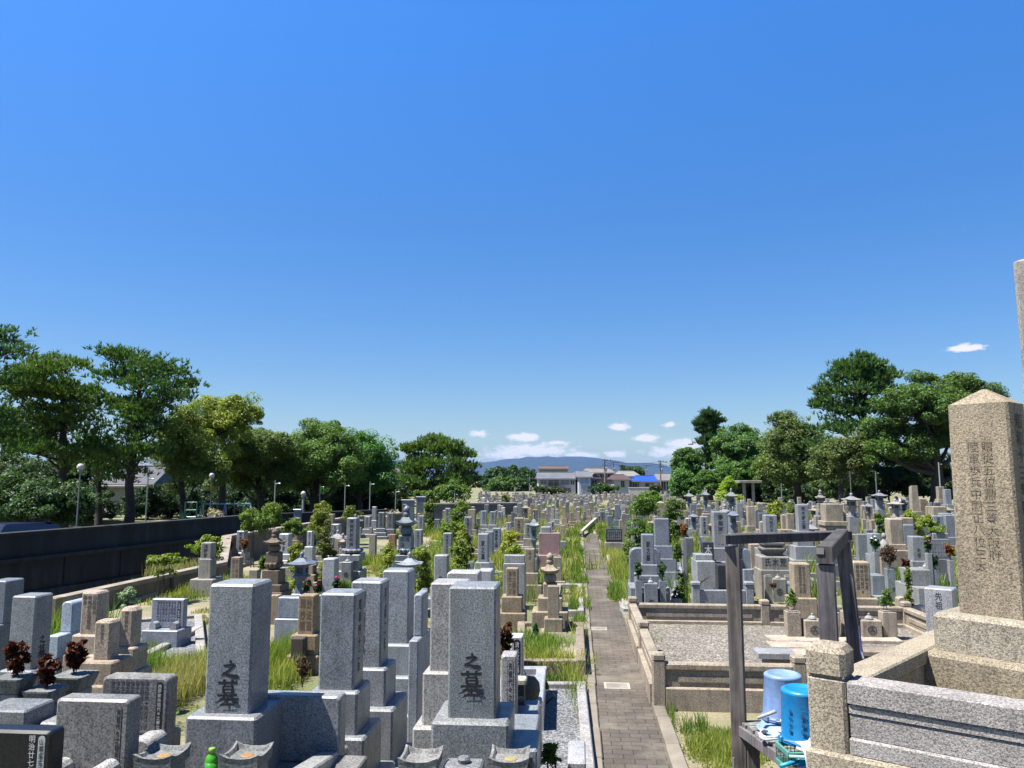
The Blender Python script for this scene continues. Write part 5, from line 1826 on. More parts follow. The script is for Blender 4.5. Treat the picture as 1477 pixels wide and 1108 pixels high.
for i, (px, py, dd) in enumerate(((755, 1020, 6.2), (752, 1042, 5.7), (750, 1066, 5.2))):
    q = P(px, py, dd)
    root = thing('step_block', ['highest', 'middle', 'lowest'][i] + ' of three dark polished stepped blocks right of the big right hand grave', 'stone block', (q.x, q.y, .1))
    MB().box(0, 0, -.2, q.z - .1, .24, .40, .01).build('block', GP, root, color=(.25, .27, .30))
    MB().box(.06, -.203, q.z - .2, q.z - .14, .06, .01, .002).build('drain_slot', INK, root, color=(.02, .02, .02))
q = P(732, 948, 6.6)
flowers('withered dark red flowers and twigs behind the leaning lettered slab', (q.x, q.y, q.z - .12), 'red', .42, .12)

# --- tan stones by the path
TN = (.37, .31, .24)
grave('tan cross shaped looking pillar on two stepped blocks in the grassy plot by the path', 790, 806.5, 846, 892, .19, TN, tiers=[(1.6, .21), (2.3, None)], gz=.17, c=.008)
grave('tan pillar with two columns of worn lettering, left of the grassy plot', 730, 747, 820, 860, .21, (.38, .31, .22), tiers=[(1.75, .27), (2.35, None)], text='信士明治|信女大正', tw=.7, th=.85, tcol=(.16, .12, .08), c=.01)
grave('tan pillar with faint lettering between the two column pillar and the tan pagoda', 757.5, 771, 792, 826, .21, (.40, .34, .25), tiers=[(1.85, .25), (2.6, .3), (3.1, None)], text='釋浄', tw=.35, th=.4, tcol=(.2, .15, .1), c=.01)
grave('tan pillar immediately right of the tan pagoda roof', 798, 810, 804, 838, .21, (.42, .36, .27), tiers=[(1.9, .3), (2.7, None)], c=.01)
gorinto('tan five ring stone pagoda with sweeping roof and ball top near the path', 780, 806.5, 798, 862, 13.6, (.40, .335, .25), lower=((1.3, .22), (1.9, None)), m=GR)
kerb('white kerb of the plot right of the tan pagoda by the path', [gq(800, 880, .12), gq(838, 880, .12), gq(836, 842, .12), gq(806, 842, .12)], .12, .12, (.46, .44, .43))
stele('broad pale granite block with rounded edge just behind the big right hand gravestone', 644, 690, 826, 850, 9.6, .34, (.46, .45, .43), rnd=.03, foot=(1.15, 1.3, None))
r = stele('wide pale block with round crest beside the broad granite block', 688, 709, 823, 850, 10.4, .30, (.44, .44, .44), rnd=.03, foot=(1.15, 1.3, None))
grave('grey gravestone with one large character low down, left of the broad pale block', 625.5, 645, 801, 846, .27, (.34, .345, .355), text='　　家', tw=.34, th=.95, tz=.02, vases=True)
grave('grey gravestone lettered in one long column, behind the orange and red flowers', 638.5, 651, 769, 805, .26, GREY, text='先祖代々之墓', tw=.32)
grave('dark grey gravestone just behind the long lettered column stone', 643, 653, 756, 780, .26, DGREY)
grave('bright grey family gravestone, front one of the close pair left of the long lettered slab', 689, 704, 770, 811, .28, (.34, .35, .37), text='　家之墓', tw=.42, th=.92, vases=True, tz=.0)
grave('grey gravestone half hidden behind the front one of the close pair', 699, 711, 767, 805, .27, (.24, .26, .29))
grave('tall grey gravestone with bold family lettering right of the close pair', 710, 721.5, 762, 794, .27, (.30, .32, .35), text='福原家之墓', tw=.45)
grave('tall pale grey family gravestone in front of the pinkish red slab', 780, 794.5, 760, 797, .29, (.36, .365, .38), text='　家之墓', tw=.4, th=.9, tz=.0, vases=True)
stele('broad pinkish red granite slab behind the tall pale family gravestone', 777, 808, 769, 800, 22.5, .4, PINK, rnd=.03)
lantern('dark teal stone lantern with white roof between the weeds and the pinkish slab', 762, 777.5, 739, 806, 20.5, (.24, .28, .29))
grave('slim beige stone by the path right of the pinkish slab', 808.5, 815, 758, 778, .2, BEIGE)
grave('grey slim stone on stepped base by the path edge', 808.5, 816.5, 781, 800, .2, GREY)
# group of three
for xl, xr, yt, yb, s in ((694, 702, 737, 757, 'left'), (706.5, 715, 738, 757, 'middle'), (717.5, 724.5, 738, 756, 'right')):
    grave('grey upright stone, %s of three equal ones in a row beyond the close pair' % s, xl, xr, yt, yb, .27, (.30, .31, .33), text='先祖代々', tw=.35)

# --- mid left
gorinto('tallest dark blue grey stone pagoda with lotus base behind the front rows', 570, 596, 729, 792, 19.5, (.17, .20, .23), lower=((1.0, .14), (1.25, .3), (1.6, None)), lotus=True, text='地|妙法', m=GP)
grave('tall grey gravestone on a lotus base lettered with a six character prayer', 499, 514, 747, 792, .27, (.26, .27, .29), text='南無阿弥陀佛', tw=.5, th=.88, tz=.05, lotus=True, tiers=[(2.0, .16), (1.6, .25), (2.3, None)], miz=True)
lantern('slate blue stone lantern on a slender shaft with pink flowers at its foot', 410, 445, 797, 858, 14.0, (.17, .20, .25))
stele('blue grey kerb block with round crest under the slate blue lantern', 399, 456, 862, 892, 13.2, .22, (.28, .31, .36), rnd=.01, foot=(1.06, 1.5, None))
q = P(411, 835, 11.9)
flowers('pink blossoms right at the slate blue lantern, left bunch', (P(442, 840, 13.9).x, P(442, 840, 13.9).y, P(442, 856, 13.9).z), 'pink', .25, .12)
flowers('single big pink blossom bunch beside the plain grey block', (P(458, 840, 13.9).x, P(458, 840, 13.9).y, P(458, 858, 13.9).z), 'pink', .26, .07)
flowers('mixed white and crimson blossoms right of the plain grey block', (P(486, 838, 13.9).x, P(486, 838, 13.9).y, P(486, 856, 13.9).z), 'mixed', .26, .12)
gorinto('brown weathered stone pagoda with thin finial on a lotus base', 378, 403, 763, 812, 16.2, (.22, .175, .135), lower=((1.0, .28), (1.35, .15), (1.6, None)), m=GO, lotus=True)
grave('light brown lettered marker on a pale base, in front of the slate blue lantern', 428.5, 452, 859, 915, .23, (.40, .30, .20), tiers=[(1.6, .27), (2.0, None)], text='妙法蓮|釋妙観', tw=.8, th=.85, tcol=(.18, .12, .07), c=.012)
grave('thin light brown marker half hidden behind the big front left gravestone', 386, 400, 859, 914, .18, (.40, .31, .22), tiers=[(1.5, .25), (2.0, None)])
grave('small dark brown old marker with bare twigs before the light brown one', 417, 436, 921, 986, .18, (.10, .08, .065), tiers=[(1.5, .08), (2.2, None)], m=GO)
q = P(436, 985, 9.4)
flowers('bare reddish twigs at the foot of the dark brown marker', (q.x, q.y, q.z), 'brown', .35, .12)
stele('plain light grey upright slab with soft top, right of the pink blossoms', 464, 482, 806, 856, 14.2, .26, (.42, .43, .44), rnd=.03)
grave('short grey pillar left of the six character prayer stone', 454.5, 464, 790, 813, .24, (.33, .32, .30))
grave('grey gravestone with orange flowers beside the dark sloped parapet', 340, 352, 766, 797, .26, (.30, .31, .32), text='岡本家之墓', tw=.4, vases=True)
q = P(345, 803, 22)
for q, lb in zip(VPOS['grey gravestone with orange flowers beside the dark sloped parapet'], ('orange withered leaves left of the grey gravestone by the sloped parapet', 'orange withered leaves right of the grey gravestone by the sloped parapet')):
    flowers(lb, q, 'orange', .4, .15)
grave('beige double column lettered marker below the grey gravestone with orange flowers', 331.5, 345, 804, 837, .21, (.38, .31, .23), text='信士明治|信女大正', tw=.75, th=.85, tcol=(.15, .11, .08))
grave('grey white gravestone with three large characters by the sloped parapet', 401.5, 416, 770, 799, .30, (.42, .43, .44), text='山本家', tw=.35)
grave('pale topped gravestone on a tall grey base before the yellow green shrub', 288.5, 304, 783, 806, .25, (.42, .40, .36), text='浅野家', tw=.45, th=.85, tiers=[(1.2, .45), (2.2, None)])
grave('low beige block left of the pale topped gravestone', 270, 283, 822, 845, .24, BEIGE, tiers=[(1.3, None)])
grave('grey stone at right of the pale topped gravestone base', 304, 314, 817, 845, .25, (.32, .31, .29), tiers=[(1.4, None)])
grave('small beige post left of the brown pagoda', 358, 371, 822, 840, .22, (.40, .36, .30), tiers=[(1.3, None)])
grave('slim grey pillar with vases, left of the brown reddish stone beyond the prayer stone', 525, 533.5, 745, 763, .27, GREY, text='先祖代々', tw=.35, vases=True)
grave('dark grey pillar third left of the tall dark pagoda', 545, 554, 739, 762, .28, DGREY, text='松井家之墓', tw=.35)
grave('dark grey pillar lettered, nearest on the left of the tall dark pagoda', 558, 567, 740, 763, .28, DGREY, text='先祖代々之墓', tw=.35)
grave('beige grey old pillar on stepped base left below the tall dark pagoda', 531.5, 541, 771, 806, .22, (.42, .38, .31), tiers=[(1.9, .25), (2.5, None)])
grave('orange brown plain pillar left of the tall dark pagoda', 560, 570, 771, 800, .25, (.36, .23, .13))
gorinto('little white topped stone pagoda left of the prayer stone', 487, 498, 769, 800, 21, (.42, .36, .33), lower=((1.1, .2), (1.5, None)), m=GR)
lantern('small stone lantern with pale roof just behind the tall blue grey row stone', 570, 603, 797, 860, 11.6, (.30, .32, .35))
for k, (xl, xr, yt, yb) in enumerate(((603, 611, 744, 770), (612, 618, 742, 765), (619, 624.5, 741, 764), (626, 634, 749, 772))):
    grave('grey pillar in the tight row right of the tall pagoda, %s' % ['nearest the pagoda', 'second from the pagoda', 'third from the pagoda', 'farthest and darkest'][k], xl, xr, yt, yb, .26, (.29, .30, .32) if k < 3 else DGREY, text='先祖代々' if k % 2 == 0 else None, tw=.35)
grave('broad grey gravestone below the tight row, behind the small pale roofed lantern', 597, 608, 764, 795, .27, (.31, .32, .33), text='先祖代々之墓', tw=.35, vases=True)
grave('dark blue grey stone with window like reflection right of the tall row stone', 601, 611, 818, 862, .24, (.14, .17, .21), tiers=[(1.5, .3), (2.2, None)])
stele('low wide grey plot wall before the weeds in mid left', 727, 757, 801, 812, 16.5, .2, (.34, .34, .34), rnd=.01)

# ================================================================== right of the path
BG = (.27, .285, .31)
grave('blue grey family gravestone with carved crest block, foremost right of the path', 926.5, 944, 771, 814, .243, BG, text='　家之墓', tw=.4, th=.9, tz=.0, tiers=[(1.45, .2), (2.2, .22), (3.2, None)], vases=True, miz=True, vh=.42)
stele('broad low arched slab behind the foremost blue grey family gravestone', 909, 953, 791, 840, 16.6, .3, (.24, .25, .28), rnd=.14)
grave('biggest plain blue grey gravestone right of the path with a white spot on its face', 944.5, 966, 748, 787, .36, (.245, .265, .30), tiers=[(1.35, .30), (1.9, .3), (2.5, None)], dp=.6)
for q, lb in zip(VPOS['blue grey family gravestone with carved crest block, foremost right of the path'], ('leafy green branches in the left vase of the foremost blue grey grave', 'leafy green branches in the right vase of the foremost blue grey grave')):
    flowers(lb, q, 'green', .36, .13)
grave('dark grey plain pillar with grass at its foot right of the biggest plain stone', 987.5, 1001, 776, 822, .27, (.17, .175, .17), tiers=[(1.5, .3), (2.2, None)])
grave('wide tall gravestone lettered with a prayer behind the wooden frame post', 1030, 1051, 738, 790, .34, (.29, .30, .32), text='南無阿弥陀', tw=.42, th=.85, tiers=[(1.7, .3), (2.4, None)], dp=.8)
grave('slim pale grey family gravestone with bold characters left of the wide prayer gravestone', 1011.5, 1022, 745, 774, .28, (.34, .35, .37), text='吉本家之墓', tw=.45)
grave('tall narrow beige column stone right of the black lettered slab', 897.5, 904, 741, 792, .19, (.36, .32, .25), text=None, tiers=[(1.3, None)])
grave('grey gravestone with faint lettering right of the tall narrow beige column', 911, 922, 754, 785, .29, (.30, .31, .32), text='先祖代々', tw=.35, th=.6)
stele('wide black slab covered with white lettering near the path', 874.5, 897.5, 763, 781, 27.0, .2, (.03, .032, .036), rnd=.01, rows=('信士昭和|信女昭和|童子大正|信女明治|信士昭和|信士大正|信女昭和', .06, .95, .08, .9), tcol=(.4, .4, .4), foot=(1.02, 1.2, .03))
grave('thin tall beige obelisk rising over the far rows right of the path', 871, 874, 709, 735, .25, BEIGE, top='pyr')
grave('beige pyramid topped pillar among the shrubs behind the biggest plain stone', 948.5, 959.5, 723, 752, .36, (.42, .37, .27), top='pyr')
grave('dark grey stone on stepped base right of the pyramid topped pillar', 996.5, 1004.5, 727, 748, .28, (.21, .22, .25))
for k, (xl, xr, yt, yb, c_) in enumerate(((979, 987, 744, 762, GREY), (972.5, 980, 752, 776, LGREY), (887, 895, 728, 750, BLUEG), (876, 884, 744, 764, BLUEG), (866, 873, 738, 758, DGREY), (903, 911, 742, 760, BLUEG), (912, 918, 735, 752, BEIGE))):
    grave(['grey pillar above the orange leaves right of the biggest plain stone', 'pale grey lettered pillar right behind the biggest plain stone', 'blue grey pillar above the black lettered slab', 'short blue grey pillar just over the black lettered slab', 'dark lettered pillar left of the orange plant by the path',
           'blue grey pillar beside the tall narrow beige column', 'beige pillar behind the tall narrow beige column'][k], xl, xr, yt, yb, .26, c_, text='先祖代々' if k in (1, 4) else None, tw=.35)
vflowers('rust orange withered plant among the blue grey stones', 'small grey vase holding the rust orange plant', 986.5, 778, 21, 'orange', .45, .16)
# far lanterns of the right
lantern('stone lantern with pale roof left of the yellow green conifer, leftmost of the far three', 989, 1002, 707, 738, 45, (.24, .26, .27))
lantern('stone lantern with pale roof directly left of the yellow green conifer', 1013, 1025, 704, 738, 44, (.22, .24, .27))
lantern('stone lantern standing before the yellow green conifer', 1049, 1066, 704, 744, 36, (.24, .26, .27))
lantern('slate blue lantern behind the wide prayer gravestone', 1052, 1068, 731, 775, 24, (.20, .23, .29))
lantern('stone lantern with pale roof left of the white shirted person', 1222, 1245, 711, 745, 34, (.30, .30, .30))
lantern('round topped stone lantern before the dark wood right of the thin grey post', 1264, 1282, 707, 735, 42, (.26, .27, .29))
lantern('squat pale roofed lantern in front of the white shirted person', 1287, 1306, 720, 745, 38, (.38, .37, .36))
lantern('dark stone lantern right of the big cut beige stones', 1250, 1261, 722, 752, 36, (.25, .25, .25))
gorinto('small pagoda between the pale pillars behind the wooden beam', 1180, 1192, 706, 735, 40, (.32, .30, .28), m=GR)

grave('grey gravestone with worn black lettering above the wooden beam', 1104.5, 1122, 743, 775, .32, (.31, .32, .33), text='先祖代々', tw=.4, th=.7, tiers=[(1.5, .3), (2.2, None)])
grave('tall grey family gravestone with long bold lettering right above the wooden beam', 1152, 1167.5, 728, 766, .32, (.31, .32, .34), text='荒木家之墓', tw=.42, th=.85)
grave('left beige square pillar of a pair above the wooden beam', 1128.5, 1137, 743, 764, .27, BEIGE)
grave('right beige square pillar of a pair above the wooden beam', 1136.5, 1146.5, 741, 764, .30, (.40, .345, .27))
# carved stone with name
q = G(1117, 860)
rr = grave('ornate carved gravestone of tan granite with three bold characters, seen through the wooden frame', 1099, 1139, 803, 822, .62, (.36, .345, .315), tiers=[(1.1, None)], m=GR, text=None)
b0 = rr.location
d_ = dist_for(.62, 40, 822)
put_text('荒|木|氏', rr, 0, -.312, P(1117, 805, d_).z, .2, .5, (.03, .03, .03))
mb = MB()
zt = P(1117, 803, d_).z
mb.loft([MB.oct(0, 0, .24, .24, .03, zt + .001), MB.oct(0, 0, .2, .2, .03, zt + .05), MB.oct(0, 0, .27, .27, .05, zt + .14), MB.oct(0, 0, .27, .27, .05, zt + .17), MB.oct(0, 0, .2, .2, .03, zt + .2), MB.oct(0, 0, .25, .25, .03, zt + .25), MB.oct(0, 0, .25, .25, .03, zt + .29)])
mb.build('carved_stand', GR, rr, color=(.22, .21, .20))
for sx in (-1, 1):
    vase(rr, sx * .22, -.48, -.1, .56, .16, (.34, .33, .31), GR)
mizu(rr, 0, -.46, -.1, .50, .30, (.36, .35, .32), True, GR)
q = P(1115, 848, d_ - .5)
flowers('little dried flowers lying before the ornate carved gravestone', (q.x, q.y, q.z), 'brown', .1, .12)
grave('beige pillar left of the ornate carved gravestone', 1083.5, 1099, 785, 820, .30, (.44, .37, .29), tiers=[(1.25, .18), (1.9, None)])
stele('grey slab with curved shoulder between the wooden post and the beige pillar', 1070, 1083, 792, 820, 17, .3, (.26, .28, .32), rnd=.08)
LT = '大正十年三月信女|　　釋|昭和五年信士'
grave('beige lettered pillar left of the middle wooden post, in the big gravel plot', 1146, 1170.5, 813, 862, .29, (.47, .385, .275), tiers=[(1.5, None)], text='信士大正十年三月|信女昭和五年七月', tw=.62, th=.8, tcol=(.14, .10, .07), gz=.2)
grave('beige lettered pillar right of the wooden posts, in the big gravel plot', 1233, 1257, 811, 862, .29, (.48, .40, .29), tiers=[(1.6, None)], text='昭和五年七月|釋信士先祖代々|釋妙信女之墓', tw=.72, th=.82, tcol=(.14, .10, .07), gz=.2)
q = P(1155, 900, 13.0)
for (px, pyt, pyb, w_, lb, bush) in ((1152, 874, 909, .2, 'small square stone vase left of the crest block, holding the left conical shrub', None),):
    pass
for i, (xc, kind) in enumerate(((1165, 'cone'), (1241, 'cone'))):
    pass


def altar(label, xc, py_b, w, d, gz, col, sides):
    b = P(xc, py_b, d)
    root = thing('flower_altar', label, 'offering stones', (b.x, b.y, gz))
    mizu(root, 0, 0, -.05, .30, w, col, True, GR)
    outs = []
    for sx in sides:
        vase(root, sx * w * .98, .03, -.05, .42, w * .72, col, GR)
        outs.append(Vector((b.x + sx * w * .98, b.y + .03, gz + .44)))
    return outs


V1 = altar('beige offering stones with crest before the left beige lettered pillar', 1172, 905, .30, 12.45, .2, (.44, .385, .31), (-1, 1))
V2 = altar('beige offering stones with crest before the right beige lettered pillar', 1254, 905, .30, 12.45, .2, (.44, .385, .31), (-1, 1))
for p, lb, cone in ((V1[0], 'small conical evergreen in the vase left of the middle wooden post', 1), (V2[0], 'narrow conical evergreen in the vase right of the wooden posts', 1), (V2[1], 'round bright evergreen in the vase rightmost of the small evergreens', 0)):
    lobes = [((0, 0, .08), .10, .10, .08), ((0, 0, .17), .08 if cone else .10, .09, .08), ((0, 0, .26), .04 if cone else .07, .04 if cone else .07, .07)]
    shrub(lb, 'potted_evergreen', p, lobes, .028, (.13, .20, .02), 5, 'evergreen', 2, r=.006)
# cut stones further right
grave('cylindrical cut beige stone with rounded edges above the wooden corner post', 1192, 1217, 727, 752, .62, (.43, .37, .29), m=GR, tiers=[(1.3, .15), (1.15, None)])
grave('beige block stone with flat top right of the cylindrical cut stone', 1206, 1222, 738, 770, .4, (.45, .385, .30))
grave('broad beige old stone left of the cylindrical cut stone', 1181.5, 1192, 727, 745, .4, (.37, .31, .24))
grave('blue grey upright slab right of the wooden corner post with no lettering', 1239, 1256.5, 770.5, 812, .36, (.25, .27, .29), tiers=[(1.3, None)], dp=.5)
grave('beige slim stone touching the blue grey slab by the wooden corner post', 1229, 1238, 771, 810, .24, (.42, .36, .27))
stele('grey slab right behind the blue grey slab with flowers', 1258, 1272, 770, 800, 20, .3, (.30, .33, .34), rnd=.02)
grave('short pale pillar on a rough foot before the shrubs, left of the white flowers', 1245, 1251, 749, 764, .2, (.42, .38, .32))
grave('beige shouldered pillar with blossom carving, front one of the beige stack', 1285, 1304.5, 748, 785, .36, (.46, .39, .30), c=.03, tiers=[(1.2, .15), (1.8, None)])
grave('beige pillar behind left of the beige stack front', 1279, 1287, 750, 780, .3, (.42, .35, .27))
grave('beige broad pillar behind right of the beige stack front', 1301, 1319, 747, 775, .40, (.42, .36, .28))
grave('blue grey gravestone right of the beige stack', 1304.5, 1320, 757, 788, .30, (.26, .28, .31), tiers=[(1.2, .3), (1.8, None)])
grave('grey gravestone with lettering and hanging pink and white flowers', 1317.5, 1335, 774, 809, .30, (.30, .31, .31), text='　　先祖', tw=.35, tiers=[(1.3, .2), (2.2, None)], miz=True)
stele('wide dark slab with rows of white lettering left of the tall beige stone pillar', 1341, 1371, 778, 806, 19.5, .2, (.17, .18, .195), rnd=.01, rows=('信士昭和|信女昭和|童子大正|信女明治|信士昭和|信士大正|信女昭和', .06, .95, .08, .9), tcol=(.45, .45, .45))
grave('grey gravestone lettered with three characters above the wide dark slab', 1347.5, 1362, 744, 769, .32, (.30, .31, .33), text='浅野家', tw=.4, th=.6)
grave('blue grey gravestone touching the tall beige stone pillar', 1366, 1380, 743, 775, .33, (.25, .27, .30))
grave('dark grey gravestone among bright weeds left of the three character stone', 1326, 1338, 754, 776, .32, (.24, .25, .25))
grave('tall leaning beige stone against the dark wood with pointed top', 1316.5, 1326.5, 701, 738, .36, (.46, .40, .31), top='slope', taper=.9)
grave('brown beige pointed pillar right of the tall leaning stone', 1329, 1338, 718, 745, .34, (.38, .30, .22), top='pyr')
grave('beige square marker on a dark base against the dark wood', 1354.5, 1363, 702, 720, .36, (.42, .36, .29), tiers=[(1.35, .12), (1.6, None)])
grave('grey square pillar right of the beige square marker against the dark wood', 1364.5, 1373, 706, 728, .33, (.28, .30, .32))
grave('beige block in front of the dark wood left of the tall beige pillar', 1347, 1366, 731, 745, .6, BEIGE)
q = P(1283, 820, 17.5)
root = thing('flower_stand', 'tall grey square stone vase holding a dark dried plant', 'stone vase', (q.x, q.y, 0))
MB().box(0, 0, -.1, q.z, .19, .19, .01).build('vase', GP, root, color=(.25, .28, .30))
MB().loft([MB.oct(0, 0, .08, .08, .02, q.z - .001), MB.oct(0, 0, .085, .085, .02, q.z + .03)]).build('rim', GP, root, color=(.2, .22, .24))
flowers('dark dried bushy plant in the tall grey stone vase', (q.x, q.y, q.z + .02), 'brown', .5, .28)
stele('grey low block left of the tall grey stone vase', 1259, 1277, 830, 858, 16.8, .4, (.25, .28, .30), rnd=.01)
for (px, py, k_, lb, vl) in ((1309, 828, 'red', 'dark red dried flowers before the blue grey gravestone', 'small grey vase holding dark red dried flowers'), (1349, 822, 'pink', 'pink flowers below the wide dark lettered slab', 'small grey vase holding pink flowers below the lettered slab'),
                         (1371, 808, 'orange', 'reddish dried flowers beside the tall beige stone pillar', 'small grey vase beside the tall beige stone pillar'), (1339, 798, 'pink', 'pink and white flowers beside the grey gravestone with worn lettering', 'small grey vase with flowers right of the grey gravestone'), (1263, 797, 'white', 'white flowers right of the blue grey slab', 'small grey vase holding white flowers')):
    vflowers(lb, vl, px, py, 18, k_, .36, .14)
# jizo like white figure
q = P(1276, 795, 19)
root = thing('stone_figure', 'small whitish standing stone figure behind the dark dried plant', 'statue', (q.x, q.y, 0))
z = P(1276, 800, 19).z
MB().lathe([(.05, z), (.10, z + .02), (.11, z + .18), (.09, z + .30), (.04, z + .36), (.03, z + .38)], 12).build('robe', GR, root, color=(.42, .40, .37), smooth=True)
MB().lathe([(.02, z + .37), (.05, z + .40), (.056, z + .45), (.04, z + .50), (.002, z + .52)], 12).build('head', GR, root, color=(.44, .42, .39), smooth=True)
MB().box(0, 0, -.1, z - .001, .3, .3, .01).build('pedestal', GR, root, color=BEIGE)
grave('grey square post standing askew in front of the tall beige stone pillar', 1351, 1388, 850, 915, d=12.2, col=(.33, .34, .36), tiers=[(1.15, None)], rz=-.6, text='先祖之墓', tw=.3, c=.012)
stele('low grey bench wall with white crest in the weeds left of the tall beige pillar', 1315, 1343, 822, 845, 15.5, .5, (.30, .31, .30), rnd=.01)
stele('grey plot wall of the weedy plot behind the balustrade', 1314, 1354, 874, 884, 14.6, .2, (.36, .35, .34), rnd=.01)
grave('beige rounded post at the corner of the weedy plot', 1298, 1312, 862, 888, .19, (.44, .38, .30), tiers=[(1.1, None)], top='round')

# blue grey family plot beyond the balustrade
BGK = (.30, .31, .33)
root = thing('plot_fence', 'blue grey granite fence with crest panel and square posts beyond the balustrade', 'stone fence', G(1040, 872))
b0 = root.location
for px in (1003, 1080, 1143):
    q = P(px, 840, 13.9)
    zt = P(px, 843, 13.9).z
    MB().box(q.x - b0.x, q.y - b0.y, -.1, zt, .14, .14, .012).build('post', GP, root, color=BGK)
    MB().box(q.x - b0.x, q.y - b0.y, zt + .001, zt + .05, .165, .165, .014).build('post_cap', GP, root, color=BGK)
for (x0, x1) in ((1009, 1074),):
    a, b = P(x0, 860, 13.9), P(x1, 860, 13.9)
    zt = P(1040, 851, 13.9).z
    MB().beam((a.x - b0.x, a.y - b0.y, zt / 2 - .05), (b.x - b0.x, b.y - b0.y, zt / 2 - .05), .10, zt + .1, .01).build('panel', GP, root, color=BGK)
    MB().beam((a.x - b0.x + .1, a.y - b0.y - .052, zt * .45), (b.x - b0.x - .1, b.y - b0.y - .052, zt * .45), .012, zt * .35, .003).build('carved_panel', GR, root, color=LGREY)
q = P(1143, 860, 13.82)
put_text('奥原家', root, q.x - b0.x, q.y - b0.y - .0, P(1143, 852, 13.8).z, .3, .1)
kerb('granite kerb leading back on the left of the blue grey family plot', [gq(975, 862, .3), gq(982, 808, .3)], .3, .2, (.36, .37, .38), close=False, m=GP)
grave('dark grey square pillar inside the blue grey family plot', 1023.5, 1034, 804, 850, .26, (.22, .235, .26), tiers=[(1.3, None)], gz=.1)
stele('black altar front with white ring crest in the blue grey family plot', 1036, 1052, 815, 850, 15.2, .3, (.05, .053, .06), rnd=.01, foot=(1.3, 1.5, None))
grave('grey tall pillar behind the wooden left post in the blue grey family plot', 1060, 1073, 775, 845, .28, (.22, .24, .27), tiers=[(1.5, None)])
stele('pale offering table with white label marks left in the blue grey plot', 1003, 1028, 800, 808, 17.5, .4, (.36, .37, .38), rnd=.005)
kerb('white kerb and slab platform before the foremost blue grey family gravestone', [gq(905, 876, .1), gq(975, 874, .1), gq(972, 842, .1), gq(905, 842, .1)], .1, .25, (.44, .43, .42), m=GP, fill=(CONC, .085, 'slab_floor'))
kerb('weathered pale kerb posts beside the path near the black lettered slab', [gq(880, 808, .2), gq(912, 806, .2), gq(908, 790, .2), gq(876, 790, .2)], .2, .16, (.50, .44, .36))
# more grey shapes with white letters
for (xl, xr, yt, yb, d_, lb) in ((1014, 1030, 782, 806, 17.8, 'black faced offering stone with white crest left of the wide prayer gravestone'), (1062, 1070, 779, 806, 17.0, 'black faced offering stone with white characters right of the wide prayer gravestone')):
    stele(lb, xl, xr, yt, yb, d_, .3, (.06, .062, .07), rnd=.01, text='木', tcol=(.6, .6, .58), th=.7, foot=(1.2, 1.3, None))
# ================================================================== balustrade plot
BAL = (.42, .36, .29)
xL = G(951, 1022).x
yN = G(957, 1022).y
yF = G(912, 898, .2).y
xR = 5.5
root = thing('stone_balustrade', 'tan stone balustrade with square posts around the large gravel plot right of the path', 'stone fence', (xL, yN, 0))
GZ = .2


def bal_post(x, y, h):
    mb = MB()
    mb.box(x, y, -.1, h - .08, .15, .15, .012)
    p = mb.build('post', GR, root, color=BAL)
    MB().box(x, y, h - .072, h, .158, .158, .02).build('post_cap', GR, p, color=BAL)


def bal_run(a, b, low=True):
    a, b = Vector((*a, 0)), Vector((*b, 0))
    d = (b - a).normalized()
    a2, b2 = a + d * .075, b - d * .075
    MB().beam(a2 + Vector((0, 0, .08)), b2 + Vector((0, 0, .08)), .20, .36, .012).build('plinth', GR, root, color=BAL)
    MB().beam(a2 + Vector((0, 0, .355)), b2 + Vector((0, 0, .355)), .085, .185, .006).build('panel', GR, root, color=tuple(c * .93 for c in BAL))
    MB().beam(a2 + d * .15 + Vector((0, 0, .35)), b2 - d * .15 + Vector((0, 0, .35)), .105, .10, .02).build('raised_panel', GR, root, color=BAL)
    MB().beam(a2 + Vector((0, 0, .49)), b2 + Vector((0, 0, .49)), .135, .085, .018).build('rail', GR, root, color=BAL)


ys = [yN, (yN + yF) / 2 - .1, yF]
for y in ys:
    bal_post(0, y - yN, .64)
for i in range(2):
    bal_run((0, ys[i] - yN), (0, ys[i + 1] - yN))
xs = [0, 2.25, 4.6]
for x in xs[1:]:
    bal_post(x, yF - yN, .62)
bal_run((0, yF - yN), (2.25, yF - yN))
bal_run((2.25, yF - yN), (xs[2], yF - yN))
bal_run((xs[2], yF - yN), (xs[2], 2.0))
bal_run((0, 0), (1.62, 0))
bal_post(1.62, 0, .64)
bal_post(xs[2], 2.0, .62)
bal_run((xs[2], 2.0), (xs[2], 0))
bal_post(xs[2], 0, .62)
mb = MB()
mb.sheet([(.05, .05, GZ), (xs[2] - .05, .05, GZ), (xs[2] - .05, yF - yN - .05, GZ), (.05, yF - yN - .05, GZ)])
mb.build('gravel_bed', GRAVT, root)
# stepping slabs
k = 0
for (px, py) in ((1150, 952), (1147, 940), (1142, 930), (1139, 921), (1180, 921), (1215, 920), (1262, 921)):
    p = G(px, py, GZ + .03)
    t = thing('stepping_stone', ['nearest pale stepping slab in the gravel plot', 'second pale stepping slab in the gravel plot', 'third pale stepping slab in the gravel plot', 'corner stepping slab where the row turns right in the gravel plot',
                             'slab right of the corner stepping slab', 'stepping slab behind the wooden posts', 'rightmost pale stepping slab in the gravel plot'][k], 'stepping stone', (p.x, p.y, GZ + .0))
    MB().box(0, 0, .003, .035 + .0025 * k, .66, .40 if k < 4 else .5, .01).build('slab', GR, t, color=(.56, .47, .39))
    k += 1
p = G(1117, 939, GZ + .22)
t = thing('offering_table', 'low grey granite offering slab on a block in the gravel plot', 'stone table', (p.x, p.y, GZ))
MB().box(0, 0, .15, .225, .50, .34, .008).build('table_top', GP, t, color=(.34, .34, .34))
